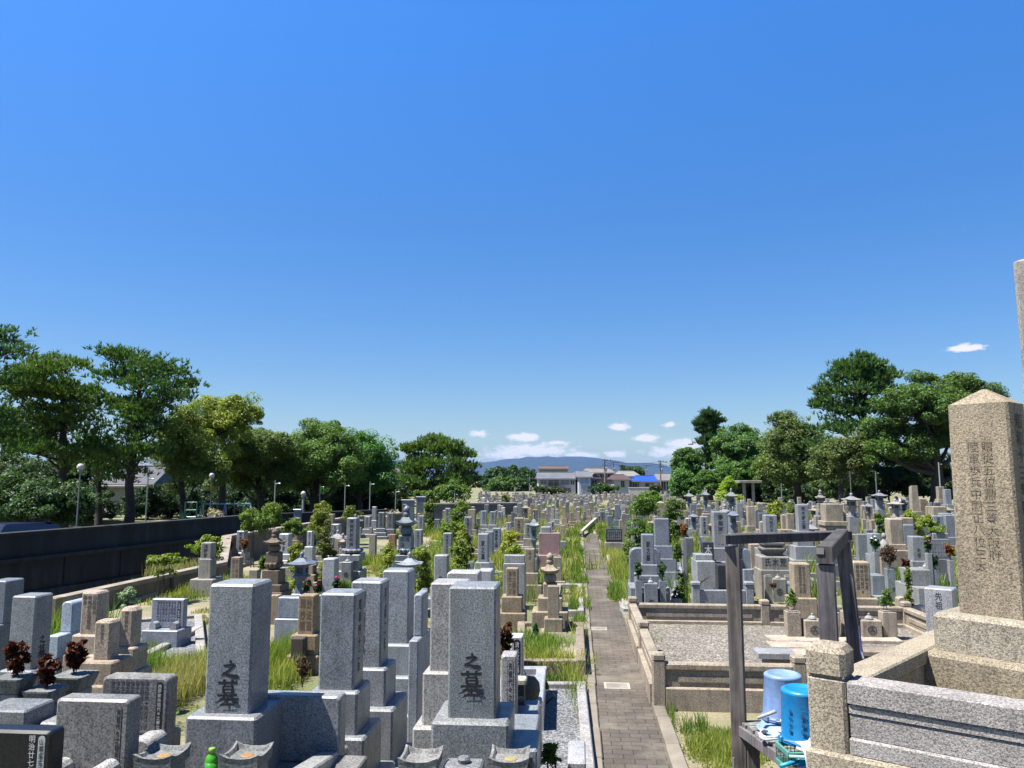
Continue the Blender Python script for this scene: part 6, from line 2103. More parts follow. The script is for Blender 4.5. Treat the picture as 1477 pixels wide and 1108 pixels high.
MB().box(.03, .02, -.02, .1495, .34, .22, .006).build('block', GR, t, color=(.30, .26, .22))
p = G(1275, 938, GZ + .12)
t = thing('stone_bench', 'low dark edged stone bench at the right of the gravel plot', 'stone bench', (p.x, p.y, GZ))
MB().box(0, 0, .07, .13, .9, .3, .01).build('bench_top', GR, t, color=(.34, .29, .23))
for sx in (-.35, .35):
    MB().box(sx, 0, -.02, .0695, .12, .26, .006).build('leg', GR, t, color=(.25, .21, .17))

# ================================================================== wooden frame and shelf
WD = (.105, .088, .078)
A, B_, C_ = P(1057, 790, 5.6), P(1216, 785, 5.95), P(1190, 800, 4.45)
zb = 2.27
A.z = B_.z = C_.z = 0
root = thing('wooden_frame', 'weathered grey wooden post frame with beams standing over the bucket shelf', 'wooden frame', A)
Bq, Cq = B_ - A, C_ - A
MB().beam((0, 0, -.1), (0, 0, zb - .055), .10, .09, .006, up=(.3, 1, 0)).build('post', WOOD, root, color=WD)
MB().beam((Bq.x + .14, Bq.y, -.1), (Bq.x, Bq.y, zb - .055), .10, .09, .006, up=(.4, 1, 0)).build('post', WOOD, root, color=WD)
MB().beam((Cq.x, Cq.y, -.1), (Cq.x, Cq.y, zb - .055), .098, .09, .006, up=(.35, 1, 0)).build('post', WOOD, root, color=(.10, .092, .095))
dq = Bq.normalized()
MB().beam(Vector((0, 0, zb)) - dq * .09, Bq + Vector((0, 0, zb)) + dq * .05, .09, .068, .006).build('beam', WOOD, root, color=(.075, .068, .068))
dq = (Cq - Bq).normalized()
bm_ = MB().beam(Bq + Vector((0, 0, zb + .003)) + dq * .05, Cq + Vector((0, 0, zb + .003)) + dq * .06, .085, .095, .006).build('beam', WOOD, root, color=(.06, .052, .05))
e = Cq + dq * .061
nq = Vector((-dq.y, dq.x, 0))
MB().beam(e + Vector((0, 0, zb + .025)) - nq * .02, e + Vector((0, 0, zb + .025)) - nq * .02 + dq * .006, .04, .035, .002).build('bolt_plate', METAL, bm_, color=(.4, .38, .36))
MB().beam(Bq * .03 + Vector((.0, .05, zb - .12)), Bq * .03 + Vector((0, .052, zb - .5)), .01, .02, .002).build('hook', METAL, root, color=(.2, .2, .2))

SZ = 1.03
# shelf between the posts
root = thing('bucket_shelf', 'weathered plank shelf on wooden legs carrying the blue buckets', 'shelf', (A.x, A.y, 0))
aL, cL = Vector((.0, .0, 0)), Vector((Cq.x - .05, Cq.y + .14, 0))
dv = (cL - aL).normalized()
rv = Vector((1, .15, 0)).normalized()
Lq = (cL - aL).length
mb = MB()
nP = 9
for i in range(nP):
    p = aL + dv * (Lq * (i + .5) / nP)
    q = p + rv * .85
    MB().beam(p + Vector((0, 0, SZ - .012)), q + Vector((0, 0, SZ - .012 + R.uniform(-.003, .003))), Lq / nP - .014 + R.uniform(-.006, .004), .022, .003).build('plank', WOOD, root, color=(.20 + R.uniform(-.04, .04), .17, .155))
MB().beam(aL + Vector((0, 0, SZ - .06)), cL + dv * .1 + Vector((0, 0, SZ - .06)), .04, .07, .004).build('side_rail', WOOD, root, color=(.13, .115, .12))
MB().beam(aL + rv * .8 + Vector((0, 0, SZ - .075)), cL + rv * .8 + dv * .1 + Vector((0, 0, SZ - .075)), .04, .10, .004).build('side_rail', WOOD, root, color=(.13, .115, .12))
for p in (aL + Vector((.08, -.02, 0)), cL + dv * .05, aL + rv * .8, cL + rv * .8):
    MB().beam((p.x, p.y, -.1), (p.x, p.y, SZ - .125), .085, .085, .005).build('leg', WOOD, root, color=WD)
tag(MB().tube([(A.x - .055, A.y - .06, 0), (A.x - .055, A.y - .06, .80)], .008, 6).build('metal_stake', METAL, color=(.45, .45, .48)), 'thin pale metal stake standing against the left wooden post', 'stake')


def bucket(label, x, y, z, r0, r1, h, col, rot=0, handle=True, hand=(.55, .55, .55)):
    """bucket turned upside down: wide rim below, bottom up"""
    t = thing('bucket', label, 'bucket', (x, y, z), rot)
    MB().lathe([(r1 * .97, .004), (r1, .002), (r1 + .012, .004), (r1 + .012, .016), (r1 + .001, .024), (r1 - .002, .04), (r0 + .006, h - .03), (r0 + .008, h - .025), (r0 + .008, h - .012), (r0, h - .006), (r0 - .012, h), (r0 - .022, h - .004), (r0 - .028, h - .012), (.001, h - .012)], 36).build('bucket_body', PLAST, t, color=col, smooth=True)
    if handle:
        pts = [(-(r1 + .012) * math.cos(a), -(r1 + .03) * math.sin(a) * 1.05, .018 + .03 * math.sin(a)) for a in [PI * k / 14 for k in range(15)]]
        hd = MB().tube(pts, .003, 5).build('bail', METAL, t, color=(.6, .6, .62))
        MB().tube(pts[5:10], .009, 8).build('grip', PLAST, hd, color=hand)
        for s in (-1, 1):
            MB().box(s * (r1 + .016), 0, .01, .04, .018, .04, .003).build('ear', PLAST, t, color=col)
    return t


p1 = P(1131, 1025, 5.4)
t = thing('basin', 'shallow pale blue basin under the periwinkle bucket', 'basin', (p1.x - .03, p1.y - .05, SZ + .002))
MB().lathe([(.10, 0), (.15, .004), (.158, .012), (.15, .02), (.13, .055), (.10, .062), (.001, .062)], 30).build('basin_body', PLAST, t, color=(.28, .44, .68), smooth=True)
MB().lathe([(.156, .0125), (.164, .013), (.164, .02), (.152, .0205)], 30).build('rim', PLAST, t, color=(.3, .46, .7), smooth=True)
bucket('pale periwinkle blue bucket upside down on the shelf, standing behind the bright blue one', p1.x, p1.y, SZ + .066, .115, .140, .30, (.25, .38, .66), .5)
p2 = P(1160, 1053, 4.75)
bt2 = bucket('bright sky blue bucket with black handwriting upside down on the shelf', p2.x, p2.y, SZ + .132, .115, .132, .305, (.018, .27, .62), .2, True, (.12, .3, .42))
# handwriting on the upturned bucket (upside down with it)
for s, ang, hh, z1 in (('高見連一', -2.05, .175, .245), ('墓田林専', -2.62, .145, .215)):
    for i, ch in enumerate(reversed(s)):
        me, h2, w2 = text_mesh(ch, INK, -.006)
        o = ob('handwriting', me, bt2, color=(.02, .03, .06))
        sc = hh / 4 / 1.06 * .78
        zc = z1 - i * hh / 4
        rr = .124 + .010 * (1 - zc / .305) + .004
        o.location = (rr * math.cos(ang), rr * math.sin(ang), zc - hh / 4)
        o.rotation_euler = (0, 0, ang + PI / 2)
        o.scale = (-sc, .05, -sc)
# loop of white hose
q = P(1112, 1040, 5.2)
mb = MB()
pts = []
for k in range(41):
    a = 2 * PI * 2.3 * k / 40
    pts.append((.105 * math.cos(a) + .01 * k / 40, .085 * math.sin(a), .012 + .03 * k / 40 + .01 * math.sin(3 * a)))
pts += [(pts[-1][0] + .06, pts[-1][1] - .06, .04), (pts[-1][0] + .12, pts[-1][1] - .16, .02)]
tag(mb.tube(pts, .009, 8).build('white_hose', PLAST, None, (q.x + .03, q.y, SZ + .004), color=(.62, .66, .74), smooth=True), 'coiled white hose lying on the shelf before the pale bucket', 'hose')
a, b = P(1093, 1036, 5.3), P(1119, 1026, 5.25)
tag(MB().tube([a - a, b - a], [.011, .012], 8).build('bucket_grip', PLAST, None, a, color=(.5, .5, .5), smooth=True), 'loose pale grey tube grip resting against the periwinkle bucket', 'grip')
# green wire basket with cloth
q = P(1160, 1085, 4.62)
root = thing('green_basket', 'sea green plastic lattice basket on the near end of the shelf', 'basket', (q.x + .02, q.y + .06, SZ + .001), .12)
GB = (.12, .36, .27)
mb = MB()
for z in (.02, .115):
    for (a, b) in (((-.13, -.1), (.13, -.1)), ((.13, -.1), (.13, .1)), ((.13, .1), (-.13, .1)), ((-.13, .1), (-.13, -.1))):
        mb.beam((*a, z), (*b, z), .014, .03, .003)
mb.build('rim', PLAST, root, color=GB)
mb = MB()
for k in range(13):
    for y in (-.1, .1):
        mb.beam((-.13 + k * .0217, y, .0), (-.13 + k * .0217  , y, .115), .004, .004, .0008)
for k in range(9):
    for x in (-.13, .13):
        mb.beam((x, -.1 + k * .025, .0), (x, -.1 + k * .025, .115), .004, .004, .0008)
for z in (.045, .065, .085):
    for y in (-.101, .101):
        mb.beam((-.13, y, z), (.13, y, z), .004, .004, .0008)
mb.build('lattice', PLAST, root, color=(.16, .36, .30))
b0 = Vector((q.x + .02, q.y, SZ))
for (lb, a, b, r_, c_) in (('white scrub brush handle lying across the green basket', (-.08, -.07, .16), (.06, -.16, .14), .011, (.62, .60, .56)), ('bright cyan brush handle sticking out left of the green basket', (-.19, -.14, .085), (-.05, -.07, .10), .011, (.02, .42, .68)), ('pale green ladle handle resting on the basket rim', (-.13, -.1, .125), (.12, -.12, .125), .009, (.45, .62, .55))):
    t = thing('brush_handle', lb, 'brush', b0)
    MB().tube([a, b], [r_, r_ * 1.15], 8).build('handle', PLAST, t, color=c_, smooth=True)
    bb = Vector(b)
    MB().box(bb.x, bb.y, bb.z - .03, bb.z + .012, .06, .05, .006).build('brush_head', PLAST, t, color=c_)
# cloth draped
q2 = P(1172, 1075, 4.45)
n = 14
V, Fc = [], []
for i in range(n):
    for j in range(n):
        u, v = i / (n - 1), j / (n - 1)
        x = -.10 + .22 * u
        drop = max(0, v - .25)
        V.append((x + .012 * math.sin(9 * u + 3 * v), -.16 * min(v, .35) / .35 * .6 - .05 * drop + .012 * math.sin(11 * u + 2), .03 + .012 * math.sin(7 * u) * v - drop * .55 + .02 * (1 - abs(u - .5) * 2)))
for i in range(n - 1):
    for j in range(n - 1):
        a = i * n + j
        Fc.append((a, a + 1, a + n + 1, a + n))
me = bpy.data.meshes.new('cloth')
me.from_pydata(V, [], Fc)
me.polygons.foreach_set('use_smooth', [True] * len(me.polygons))
me.materials.append(CLOTH)
o = ob('white_cloth', me, None, (q2.x, q2.y, q2.z - .01), .2, (.70, .70, .70))
sm = o.modifiers.new('thick', 'SOLIDIFY')
sm.thickness = .006
tag(o, 'white towel draped over the front of the green basket', 'towel')
q3 = P(1183, 1132, 4.3)
root = thing('basin', 'dark navy basin beneath the white towel at the picture bottom', 'basin', (q3.x, q3.y, q3.z - .1))
MB().lathe([(.08, -.02), (.10, .0), (.14, .12), (.145, .125), (.145, .13), (.132, .13), (.095, .01), (.001, .008)], 28).build('basin_body', PLAST, root, color=(.01, .014, .10), smooth=True)
MB().lathe([(.143, .131), (.15, .134), (.15, .14), (.14, .14), (.134, .134)], 28).build('rim', PLAST, root, color=(.012, .018, .12), smooth=True)
# folded umbrella-like purple cloth on the right post
q = P(1240, 932, 5.6)
root = thing('hanging_cloth', 'violet and white folded cloth hanging beside the right wooden post', 'cloth', (q.x, q.y, q.z))
VS = .22
MB().loft([[(.0, 0, .3), (.03, 0, .3), (.03, .03, .3), (0, .03, .3)], [(-.01, 0, .1), (.05, -.02, .1), (.05, .04, .1), (0, .04, .1)], [(.02, 0, -.1), (.10, -.02, -.12), (.09, .05, -.12), (.02, .05, -.1)], [(.06, 0, -.2), (.12, -.01, -.22), (.12, .04, -.2), (.07, .04, -.2)]]).build('cloth_fold', CLOTH, root, color=(.10, .09, .26)).scale = (VS, VS, .45)
MB().loft([[(.03, -.03, -.08), (.07, -.04, -.1), (.07, -.01, -.1), (.03, -.01, -.08)], [(.05, -.04, -.18), (.11, -.05, -.2), (.11, -.01, -.2), (.06, -.01, -.18)]]).build('white_fold', CLOTH, root, color=(.6, .58, .66)).scale = (VS, VS, .45)

# ================================================================== raised plot with the tall stone pillar
ROT = -rad(33)
D1 = Vector((math.cos(ROT), math.sin(ROT), 0))
D2 = Vector((.643, .766, 0))
PT = (.42, .365, .285)
q = P(1203, 1076, 3.42)
zpb = q.z
zpt = P(1203, 928, 3.42).z
q.z = 0
root = thing('granite_fence', 'coarse tan and grey granite fence with corner post round the raised plot at right', 'stone fence', q, ROT)


def loc(v):
    v = Vector((v.x, v.y, 0))
    return Vector((v.dot(D1), v.dot(Vector((-D1.y, D1.x, 0))), 0))


w = .155
hp = zpt - zpb
MB().box(0, 0, zpb, zpb + hp * .70 , w, w, .012).build('post', GO, root, color=PT)
MB().box(0, 0, zpb + hp * .7 + .001, zpb + hp * .725, w * .95, w * .95, .004).build('post_neck', GO, root, color=tuple(c * .8 for c in PT))
MB().loft([MB.oct(0, 0, w * .52, w * .52, .02, zpb + hp * .7255), MB.oct(0, 0, w * .53, w * .53, .022, zpb + hp * .94), MB.oct(0, 0, w * .42, w * .42, .02, zpt)]).build('post_cap', GO, root, color=PT)
L1 = 2.4
zr = P(1222, 975, 3.4).z
GW = (.42, .395, .39)
x0 = w / 2 + .004
hr = zr - zpb
for nm, z0_, z1_, th_ in (('rail', zpb + hr * .70, zpb + hr, .145), ('panel', zpb + hr * .56, zpb + hr * .685, .125), ('panel', zpb + hr * .24, zpb + hr * .545, .115), ('lower_rail', zpb + .003, zpb + hr * .235, .145)):
    MB().box(x0 + L1 / 2, 0, z0_, z1_ - .001, L1, th_, .007).build(nm, GO, root, color=GW)
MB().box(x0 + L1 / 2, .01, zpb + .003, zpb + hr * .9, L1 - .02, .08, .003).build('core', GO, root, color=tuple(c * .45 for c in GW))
MB().box(L1 / 2 - .09 + .25, 0, .0, zpb, L1 + .5, .20, .012).build('plinth', GO, root, color=PT)
mb = MB()
xo = x0 + .44
n = 16
mb.loft([[(xo + .19 * max(-1, min(1, 1.25 * math.cos(2 * PI * j / n))), yy, zpb - .02 + .042 * math.sin(2 * PI * j / n)) for j in range(n)] for yy in (-.1475, -.118)])
mb.build('drain_opening', INK, root, color=(.012, .012, .012))
L2 = 2.3
d2 = loc(D2)
for nm, z0_, z1_, th_ in (('rail', zpb + hr * .62, zpb + hr * .88, .15), ('panel', zpb + hr * .25, zpb + hr * .615, .11), ('lower_rail', zpb + .003, zpb + hr * .245, .15)):
    MB().beam(d2 * .10 + Vector((0, 0, (z0_ + z1_) / 2)), d2 * L2 + Vector((0, 0, (z0_ + z1_) / 2)), th_, z1_ - z0_ - .001, .008).build(nm, GO, root, color=PT)
MB().beam(d2 * .13 + Vector((0, 0, zpb / 2 - .0015)), d2 * (L2 + .3) + Vector((0, 0, zpb / 2 - .0015)), .22, zpb, .01).build('plinth', GO, root, color=PT)
MB().box(d2.x * (L2 + .1), d2.y * (L2 + .1), zpb, zpt, w, w, .012).build('post', GO, root, color=PT)
# earth fill of the raised plot
ra = q
poly = [q + D1 * .05, q + D1 * 3.4, q + D1 * 3.4 + D2 * 2.6, q + D2 * 2.6]
o = MB()
o.loft([[(p.x, p.y, 0) for p in poly], [(p.x, p.y, zpb - .06) for p in poly]])
o = o.build('raised_plot_ground', SOIL)
struct(o)

OB = -rad(46)
q = P(1430, 889, 4.0)
zs = q.z
zsh = P(1413, 582, 4.0).z
zap = P(1409, 562, 4.08).z
Wd = .305
fwd = Vector((-math.sin(OB), math.cos(OB), 0))
cen = Vector((q.x, q.y, 0)) + fwd * (Wd * .42)
gb = zpb - .06
root = thing('tall_stone_pillar', 'tall beige granite pillar with pyramid top and engraved columns of lettering, at the right', 'stone pillar', (cen.x, cen.y, gb), OB)
h = zsh - zs
mb = MB()
dpn = Wd * .84
mb.loft([MB.oct(0, 0, Wd / 2, dpn / 2, .012, zs - gb), MB.oct(0, 0, Wd / 2 * .97, dpn / 2 * .97, .012, zs - gb + h * .5), MB.oct(0, 0, Wd / 2 * .94, dpn / 2 * .94, .012, zsh - gb), MB.oct(0, 0, .012, .012, .004, zap - gb)])
mb.build('pillar', GO, root, color=(.385, .325, .24))
tl = rad(0)
o = put_text('贈従五位勲三等大阪府|陸軍歩兵中尉正八位三太', root, .0, -dpn / 2 * .975 - .003, zsh - gb - h * .17, h * .62, Wd * .46, (.23, .18, .125), bold=-.006, tilt=-.008)
o = put_text('昭和十三年四月丁酉建之', root, Wd / 2 * .97 + .004, .0, zsh - gb - h * .05, h * .9, Wd * .30, (.06, .055, .05), bold=.01)
o.rotation_euler = (0, 0, PI / 2)
z2 = P(1362, 958, 3.8).z
MB().box(-.02, 0, z2 - gb, zs - gb - .001, Wd * 1.5, Wd * 1.5, .02).build('pedestal', GO, root, color=(.40, .36, .29))
MB().box(-.04, 0, -.1, z2 - gb - .001, Wd * 2.05, Wd * 2.05, .02).build('pedestal', GO, root, color=(.33, .285, .21))
q = P(1500, 560, 6.3)
root = thing('rough_stone_column', 'rough grey stone column cut by the right picture edge, taller than all others', 'stone pillar', (q.x + .12, q.y, 0), -.5)
zt = P(1466, 374, 6.3).z
MB().loft([MB.oct(0, 0, .34, .2, .03, 0), MB.oct(0, 0, .27, .16, .03, zt * .5), MB.oct(.0, 0, .215, .12, .02, zt * .8), MB.oct(-.02, 0, .20, .11, .02, zt - .02), MB.oct(-.02, 0, .17, .09, .03, zt)]).build('column', GO, root, color=(.40, .37, .35))
MB().box(0, 0, -.1, .5, 1.0, .8, .03).build('pedestal', GO, root, color=(.36, .34, .31))

# ================================================================== person
def skin_person():
    q = G(1303, 735)
    d = 46
    q = P(1302, 722, d)
    root = thing('person', 'person in a white shirt bending forward among the graves before the dark wood', 'person', (q.x, q.y, 0), PSI)
    zc = q.z                                   # height of the back
    hip = Vector((.10, .0, zc - .05))
    J = {'hip': hip, 'waist': hip + Vector((-.08, -.02, .10)), 'chest': hip + Vector((-.26, -.05, .20)), 'neck': hip + Vector((-.42, -.06, .20)),
         'kneeL': hip + Vector((-.06, -.12, -.42)), 'ankL': hip + Vector((.06, -.12, -.84)), 'toeL': hip + Vector((-.10, -.12, -.90)),
         'kneeR': hip + Vector((-.02, .12, -.43)), 'ankR': hip + Vector((.10, .12, -.84)), 'toeR': hip + Vector((-.06, .12, -.90)),
         'shL': hip + Vector((-.34, -.2, .17)), 'elL': hip + Vector((-.38, -.24, -.10)), 'wrL': hip + Vector((-.50, -.2, -.30)), 'haL': hip + Vector((-.55, -.18, -.38)),
         'shR': hip + Vector((-.34, .12, .17)), 'elR': hip + Vector((-.40, .16, -.10)), 'wrR': hip + Vector((-.54, .10, -.28)), 'haR': hip + Vector((-.59, .08, -.36))}
    E = [('hip', 'waist'), ('waist', 'chest'), ('chest', 'neck'), ('hip', 'kneeL'), ('kneeL', 'ankL'), ('ankL', 'toeL'), ('hip', 'kneeR'), ('kneeR', 'ankR'), ('ankR', 'toeR'),
         ('chest', 'shL'), ('shL', 'elL'), ('elL', 'wrL'), ('wrL', 'haL'), ('chest', 'shR'), ('shR', 'elR'), ('elR', 'wrR'), ('wrR', 'haR')]
    rr = {'hip': .15, 'waist': .14, 'chest': .16, 'neck': .06, 'kneeL': .075, 'kneeR': .075, 'ankL': .045, 'ankR': .045, 'toeL': .035, 'toeR': .035, 'shL': .07, 'shR': .07, 'elL': .045, 'elR': .045, 'wrL': .03, 'wrR': .03, 'haL': .028, 'haR': .028}
    # lift so that the feet reach the ground
    dz = -(min(v.z for v in J.values()) - .03)

    def skin(nm, keys, edges, grow, col, mt):
        ks = list(keys)
        me = bpy.data.meshes.new(nm)
        me.from_pydata([tuple(J[k]) for k in ks], [(ks.index(a), ks.index(b)) for a, b in edges if a in ks and b in ks], [])
        me.materials.append(mt)
        o = ob(nm, me, root, color=col)
        md = o.modifiers.new('skin', 'SKIN')
        for i, k in enumerate(ks):
            me.skin_vertices[0].data[i].radius = (rr[k] + grow, rr[k] + grow)
        me.skin_vertices[0].data[0].use_root = True
        o.modifiers.new('sub', 'SUBSURF').render_levels = 1
        return o
    J = {k: Vector((v.x, v.y, v.z + min(dz, 0) if False else v.z)) for k, v in J.items()}
    skin('body', list(J), E, 0, (.35, .22, .16), CLOTH)
    up = ['hip', 'waist', 'chest', 'shL', 'elL', 'shR', 'elR']
    skin('shirt', up, E, .014, (.72, .72, .74), CLOTH)
    lo_ = ['hip', 'kneeL', 'ankL', 'kneeR', 'ankR']
    skin('trousers', lo_, E, .012, (.05, .05, .06), CLOTH)
    hd = J['neck'] + Vector((-.10, 0, -.02))
    MB().lathe([(.02, -.12), (.06, -.10), (.085, -.03), (.09, .03), (.07, .09), (.03, .115), (.002, .12)], 14).build('head', CLOTH, root, hd, 0, (.38, .24, .18), True)
    MB().lathe([(.095, -.01), (.10, .04), (.08, .10), (.04, .128), (.002, .135)], 14).build('hair', CLOTH, root, hd + Vector((.012, 0, 0)), 0, (.015, .013, .012), True)


skin_person()
# ================================================================== rows further back
HB = []
for o in list(COL.objects):
    if o.get('category') in ('gravestone', 'stone pagoda', 'stone lantern', 'memorial slab', 'stone pillar'):
        xs, ys, zs, n = [], [], [], 0
        for ch in o.children:
            if ch.type != 'MESH' or ch.name.split('.')[0] in ('pedestal', 'foot_stone', 'foundation', 'flower_vase', 'incense_block', 'base'):
                continue
            M = Matrix.Translation(o.location) @ Matrix.Rotation(o.rotation_euler[2], 4, 'Z')
            for c in (ch.data.vertices[0].co, ch.data.vertices[-1].co, ch.data.vertices[len(ch.data.vertices) // 2].co):
                q = px_of(M @ c)
                xs.append(q[0]); ys.append(q[1]); n += 1
        if n:
            HB.append((min(xs) - 2, max(xs) + 2, min(ys), max(ys), o.location.y))
PAL = [('grey', (.30, .305, .31), 6), ('blue grey', (.23, .245, .27), 3), ('pale grey', (.42, .42, .42), 3), ('dark grey', (.17, .175, .185), 3), ('beige', (.45, .385, .30), 8), ('tan', (.36, .295, .215), 6), ('brown', (.24, .18, .13), 1.5), ('whitish', (.56, .55, .53), 1)]


def zone(px, d):
    b = 'near rows' if d < 25 else 'middle rows' if d < 34 else 'back rows'
    for x, s in ((470, 'below the sloped parapet'), (560, 'along the channel parapet'), (610, 'around the tall pagoda'), (660, 'right of the tall pagoda'), (710, 'amid the weeds'), (770, 'behind the teal lantern'), (835, 'left beside the path'),
                 (905, 'just right of the brick path'), (945, 'under the blue tarpaulin roof'), (985, 'by the pyramid topped pillar'), (1030, 'under the narrow tall pine'), (1070, 'by the yellow green conifer'), (1110, 'before the stone shelter'), (1150, 'above the wooden beam'), (1190, 'over the wooden corner post'),
                 (1240, 'under the tall dark conifer'), (1300, 'before the white shirted person'), (1370, 'under the camphor dome'), (3000, 'beyond the tall beige pillar')):
        if px < x:
            return s, b


def side_ok(x, y, px, d):
    if -.15 < x < 1.35 and y < 42:
        return False
    if x < .1:
        if d < 46:
            # stay on the cemetery side of the parapet
            for a, b in zip(par[:-1], par[1:]):
                if a.y - .5 <= y <= b.y + .5:
                    t = (y - a.y) / max(.01, b.y - a.y)
                    return x > a.x + (b.x - a.x) * t + .7
            return x > par[-1].x + 1.2
        return px > 690 and d < 112
    if px < 985:
        return d < 112
    if px < 1100:
        return d < 66
    if px > 1380:
        return 16 < d < 58 and px < 1500
    return d < 62


cand = []
y = 15.5
row = 0
while y < 170:
    step = 1.0 + y * .0015
    x = -42 + R.uniform(0, 1)
    while x < 42:
        xx, yy = x + R.uniform(-.25, .25), y + R.uniform(-.35, .35)
        x += step
        p = Vector((xx, yy, 0))
        q = px_of(p)
        d = (p - Vector((0, 0, 0))).dot(FW)
        if q[0] < 250 or q[0] > 1500 or not side_ok(xx, yy, q[0], d):
            continue
        if xx < 0 and d < 17.5 or xx > 0 and d < 18.5 and q[0] < 1290:
            continue
        if R.random() < (.22 if d < 30 else .12):
            continue
        if any((xx - a) ** 2 + (yy - b) ** 2 < (r + .55) ** 2 for a, b, r in PLACED):
            continue
        cand.append((d, xx, yy, q[0]))
    y += 1.5 + y * .004
    row += 1
cand.sort()
NIND = 300 - sum(1 for o in COL.objects if o.name.split('.')[0] == 'gravestone')
ind, rest = [], []
used_lab = {}
for (d, x, y, px) in cand:
    w = R.choice((.18, .21, .24, .26, .28, .3, .33, .38))
    h = w * R.uniform(1.5, 3.1)
    bh = R.uniform(.25, .85)
    if d > 20:
        w, h, bh = w * .9, h * .92, bh * .9
    if d > 32:
        w *= .9
        kf = max(.5, 1 - (d - 32) / 110)
        h, bh = h * (kf * .5 + .5), bh * kf
        w *= .6 + .4 * kf
    top = P(px, 0, d)
    s = F / d
    pyt = HZ + (H - (h + bh)) * s
    pxl, pxr = px - w * s / 2, px + w * s / 2
    bad = False
    for (a, b, t, bt, hy) in HB:
        if hy > y + .2 and pxr > a and pxl < b and pyt < bt - .2 * (bt - t):
            h2 = H - (bt - .1 * (bt - t) - HZ) / s
            if h2 < .55:
                bad = True
                break
            k = h2 / (h + bh)
            h, bh = h * k, bh * k
            pyt = HZ + (H - (h + bh)) * s
    if bad:
        continue
    (ind if len(ind) < NIND else rest).append((d, x, y, px, w, h, bh))

fl = []
names_, cols_, wts = [p[0] for p in PAL], [p[1] for p in PAL], [p[2] for p in PAL]
for kk, (d, x, y, px, w, h, bh) in enumerate(ind):
    if kk % 12 == 7 or kk % 19 == 11:
        z, b = zone(px, d)
        lan = kk % 12 == 7
        cn, cc = R.choice((('grey', (.30, .30, .31)), ('tan', (.38, .32, .24)), ('blue grey', (.22, .24, .27))))
        lb = '%s stone %s in the %s %s' % (cn, 'lantern' if lan else 'pagoda', b, z)
        if lb in LABELS:
            lb = 'other ' + lb if False else '%s %s' % ('weathered', lb)
        if lb not in LABELS:
            s_ = F / d
            W_ = R.uniform(.42, .58)
            hb = R.uniform(.25, .5)
            ht = R.uniform(.75, 1.0)
            yb_ = HZ + (H - hb) * s_
            yt_ = HZ + (H - hb - ht) * s_
            (lantern if lan else gorinto)(lb, px - W_ * s_ / 2, px + W_ * s_ / 2, yt_, yb_, d, cc, m=GR if cn == 'tan' else GP)
            continue
    ci = R.choices(range(len(PAL)), wts)[0]
    cn, cc = names_[ci], cols_[ci]
    v = R.uniform(.85, 1.12)
    cc = tuple(min(.7, c * v) for c in cc)
    tp = R.choices(('flat', 'pyr', 'round'), (9, 2, 1.5))[0]
    z, b = zone(px, d)
    size = 'tall ' if h + bh > 1.4 else 'short ' if h + bh < .95 else ''
    txt = R.choice(('先祖代々之墓', '　家之墓', '先祖代々', '先祖代々之墓', None)) if d < 40 else None
    shape = {'flat': '', 'pyr': 'pointed ', 'round': 'round topped '}[tp]
    base = '%s%s%s gravestone' % (size, shape, cn)
    opts = ['%s in the %s %s' % (base, b, z)]
    if txt:
        opts.insert(0, 'lettered %s in the %s %s' % (base, b, z))
    else:
        opts.insert(0, 'plain %s in the %s %s' % (base, b, z))
    lab = opts[0]
    if lab in used_lab:
        for k in range(14):
            tp = R.choice(('flat', 'flat', 'pyr', 'round'))
            ci = R.choices(range(len(PAL)), wts)[0]
            cn, cc = names_[ci], tuple(min(.7, c * v) for c in cols_[ci])
            shape = {'flat': '', 'pyr': 'pointed ', 'round': 'round topped '}[tp]
            base = '%s%s%s gravestone' % (size, shape, cn)
            lab = ('lettered %s in the %s %s' if txt else 'plain %s in the %s %s') % (base, b, z)
            if lab not in used_lab:
                break
    if len(lab.split()) > 16:
        lab = lab.replace('plain ', '')
    used_lab[lab] = used_lab.get(lab, 0) + 1
    root = thing('gravestone', lab, 'gravestone', (x, y, 0), R.uniform(-.1, .1))
    if R.random() < .4:
        root.rotation_euler[0] = R.uniform(-.03, .03)
        root.rotation_euler[1] = R.uniform(-.035, .035)
    m = GR if cn in ('beige', 'tan', 'brown', 'whitish') else GP
    mb = MB()
    z0, z1 = bh, bh + h
    if tp == 'flat':
        mb.box(0, 0, z0, z1, w, w, .015)
    elif tp == 'pyr':
        mb.loft([MB.oct(0, 0, w / 2, w / 2, .006, z0), MB.oct(0, 0, w / 2, w / 2, .006, z1 - w * .22), MB.oct(0, 0, .012, .012, .004, z1)])
    else:
        mb.prism([(-w / 2, z0), (w / 2, z0)] + [(w / 2 * math.cos(PI * k / 8), z1 - w * .25 + w * .25 * math.sin(PI * k / 8)) for k in range(9)], -w / 2, w / 2)
    mb.build('pillar', m, root, color=cc)
    b1 = bh * R.uniform(.4, .6)
    bc = cc if R.random() < .7 else (.38, .34, .28)
    MB().box(0, 0, bh - b1, bh - .001, w * 1.55, w * 1.55, .012).build('pedestal', m, root, color=bc)
    MB().box(0, 0, -.1, bh - b1 - .001, w * 2.2, w * 2.2, .012).build('pedestal', m, root, color=bc)
    if txt:
        put_text(txt, root, 0, -w / 2 - .002, z1 - h * .08, h * .8, w * .42, name='lettering')
    if d < 30 and R.random() < .45:
        for sx in (-1, 1):
            vase(root, sx * w * .95, -w * 1.15, -.05, bh * .55, .12, bc, m)
            fl.append((d, Vector((x + sx * w * .95, y - w * 1.15, bh * .55 + .01)), lab, sx))
        if R.random() < .5:
            mizu(root, 0, -w * 1.2, -.05, bh * .5, .22, bc, d < 22, m)
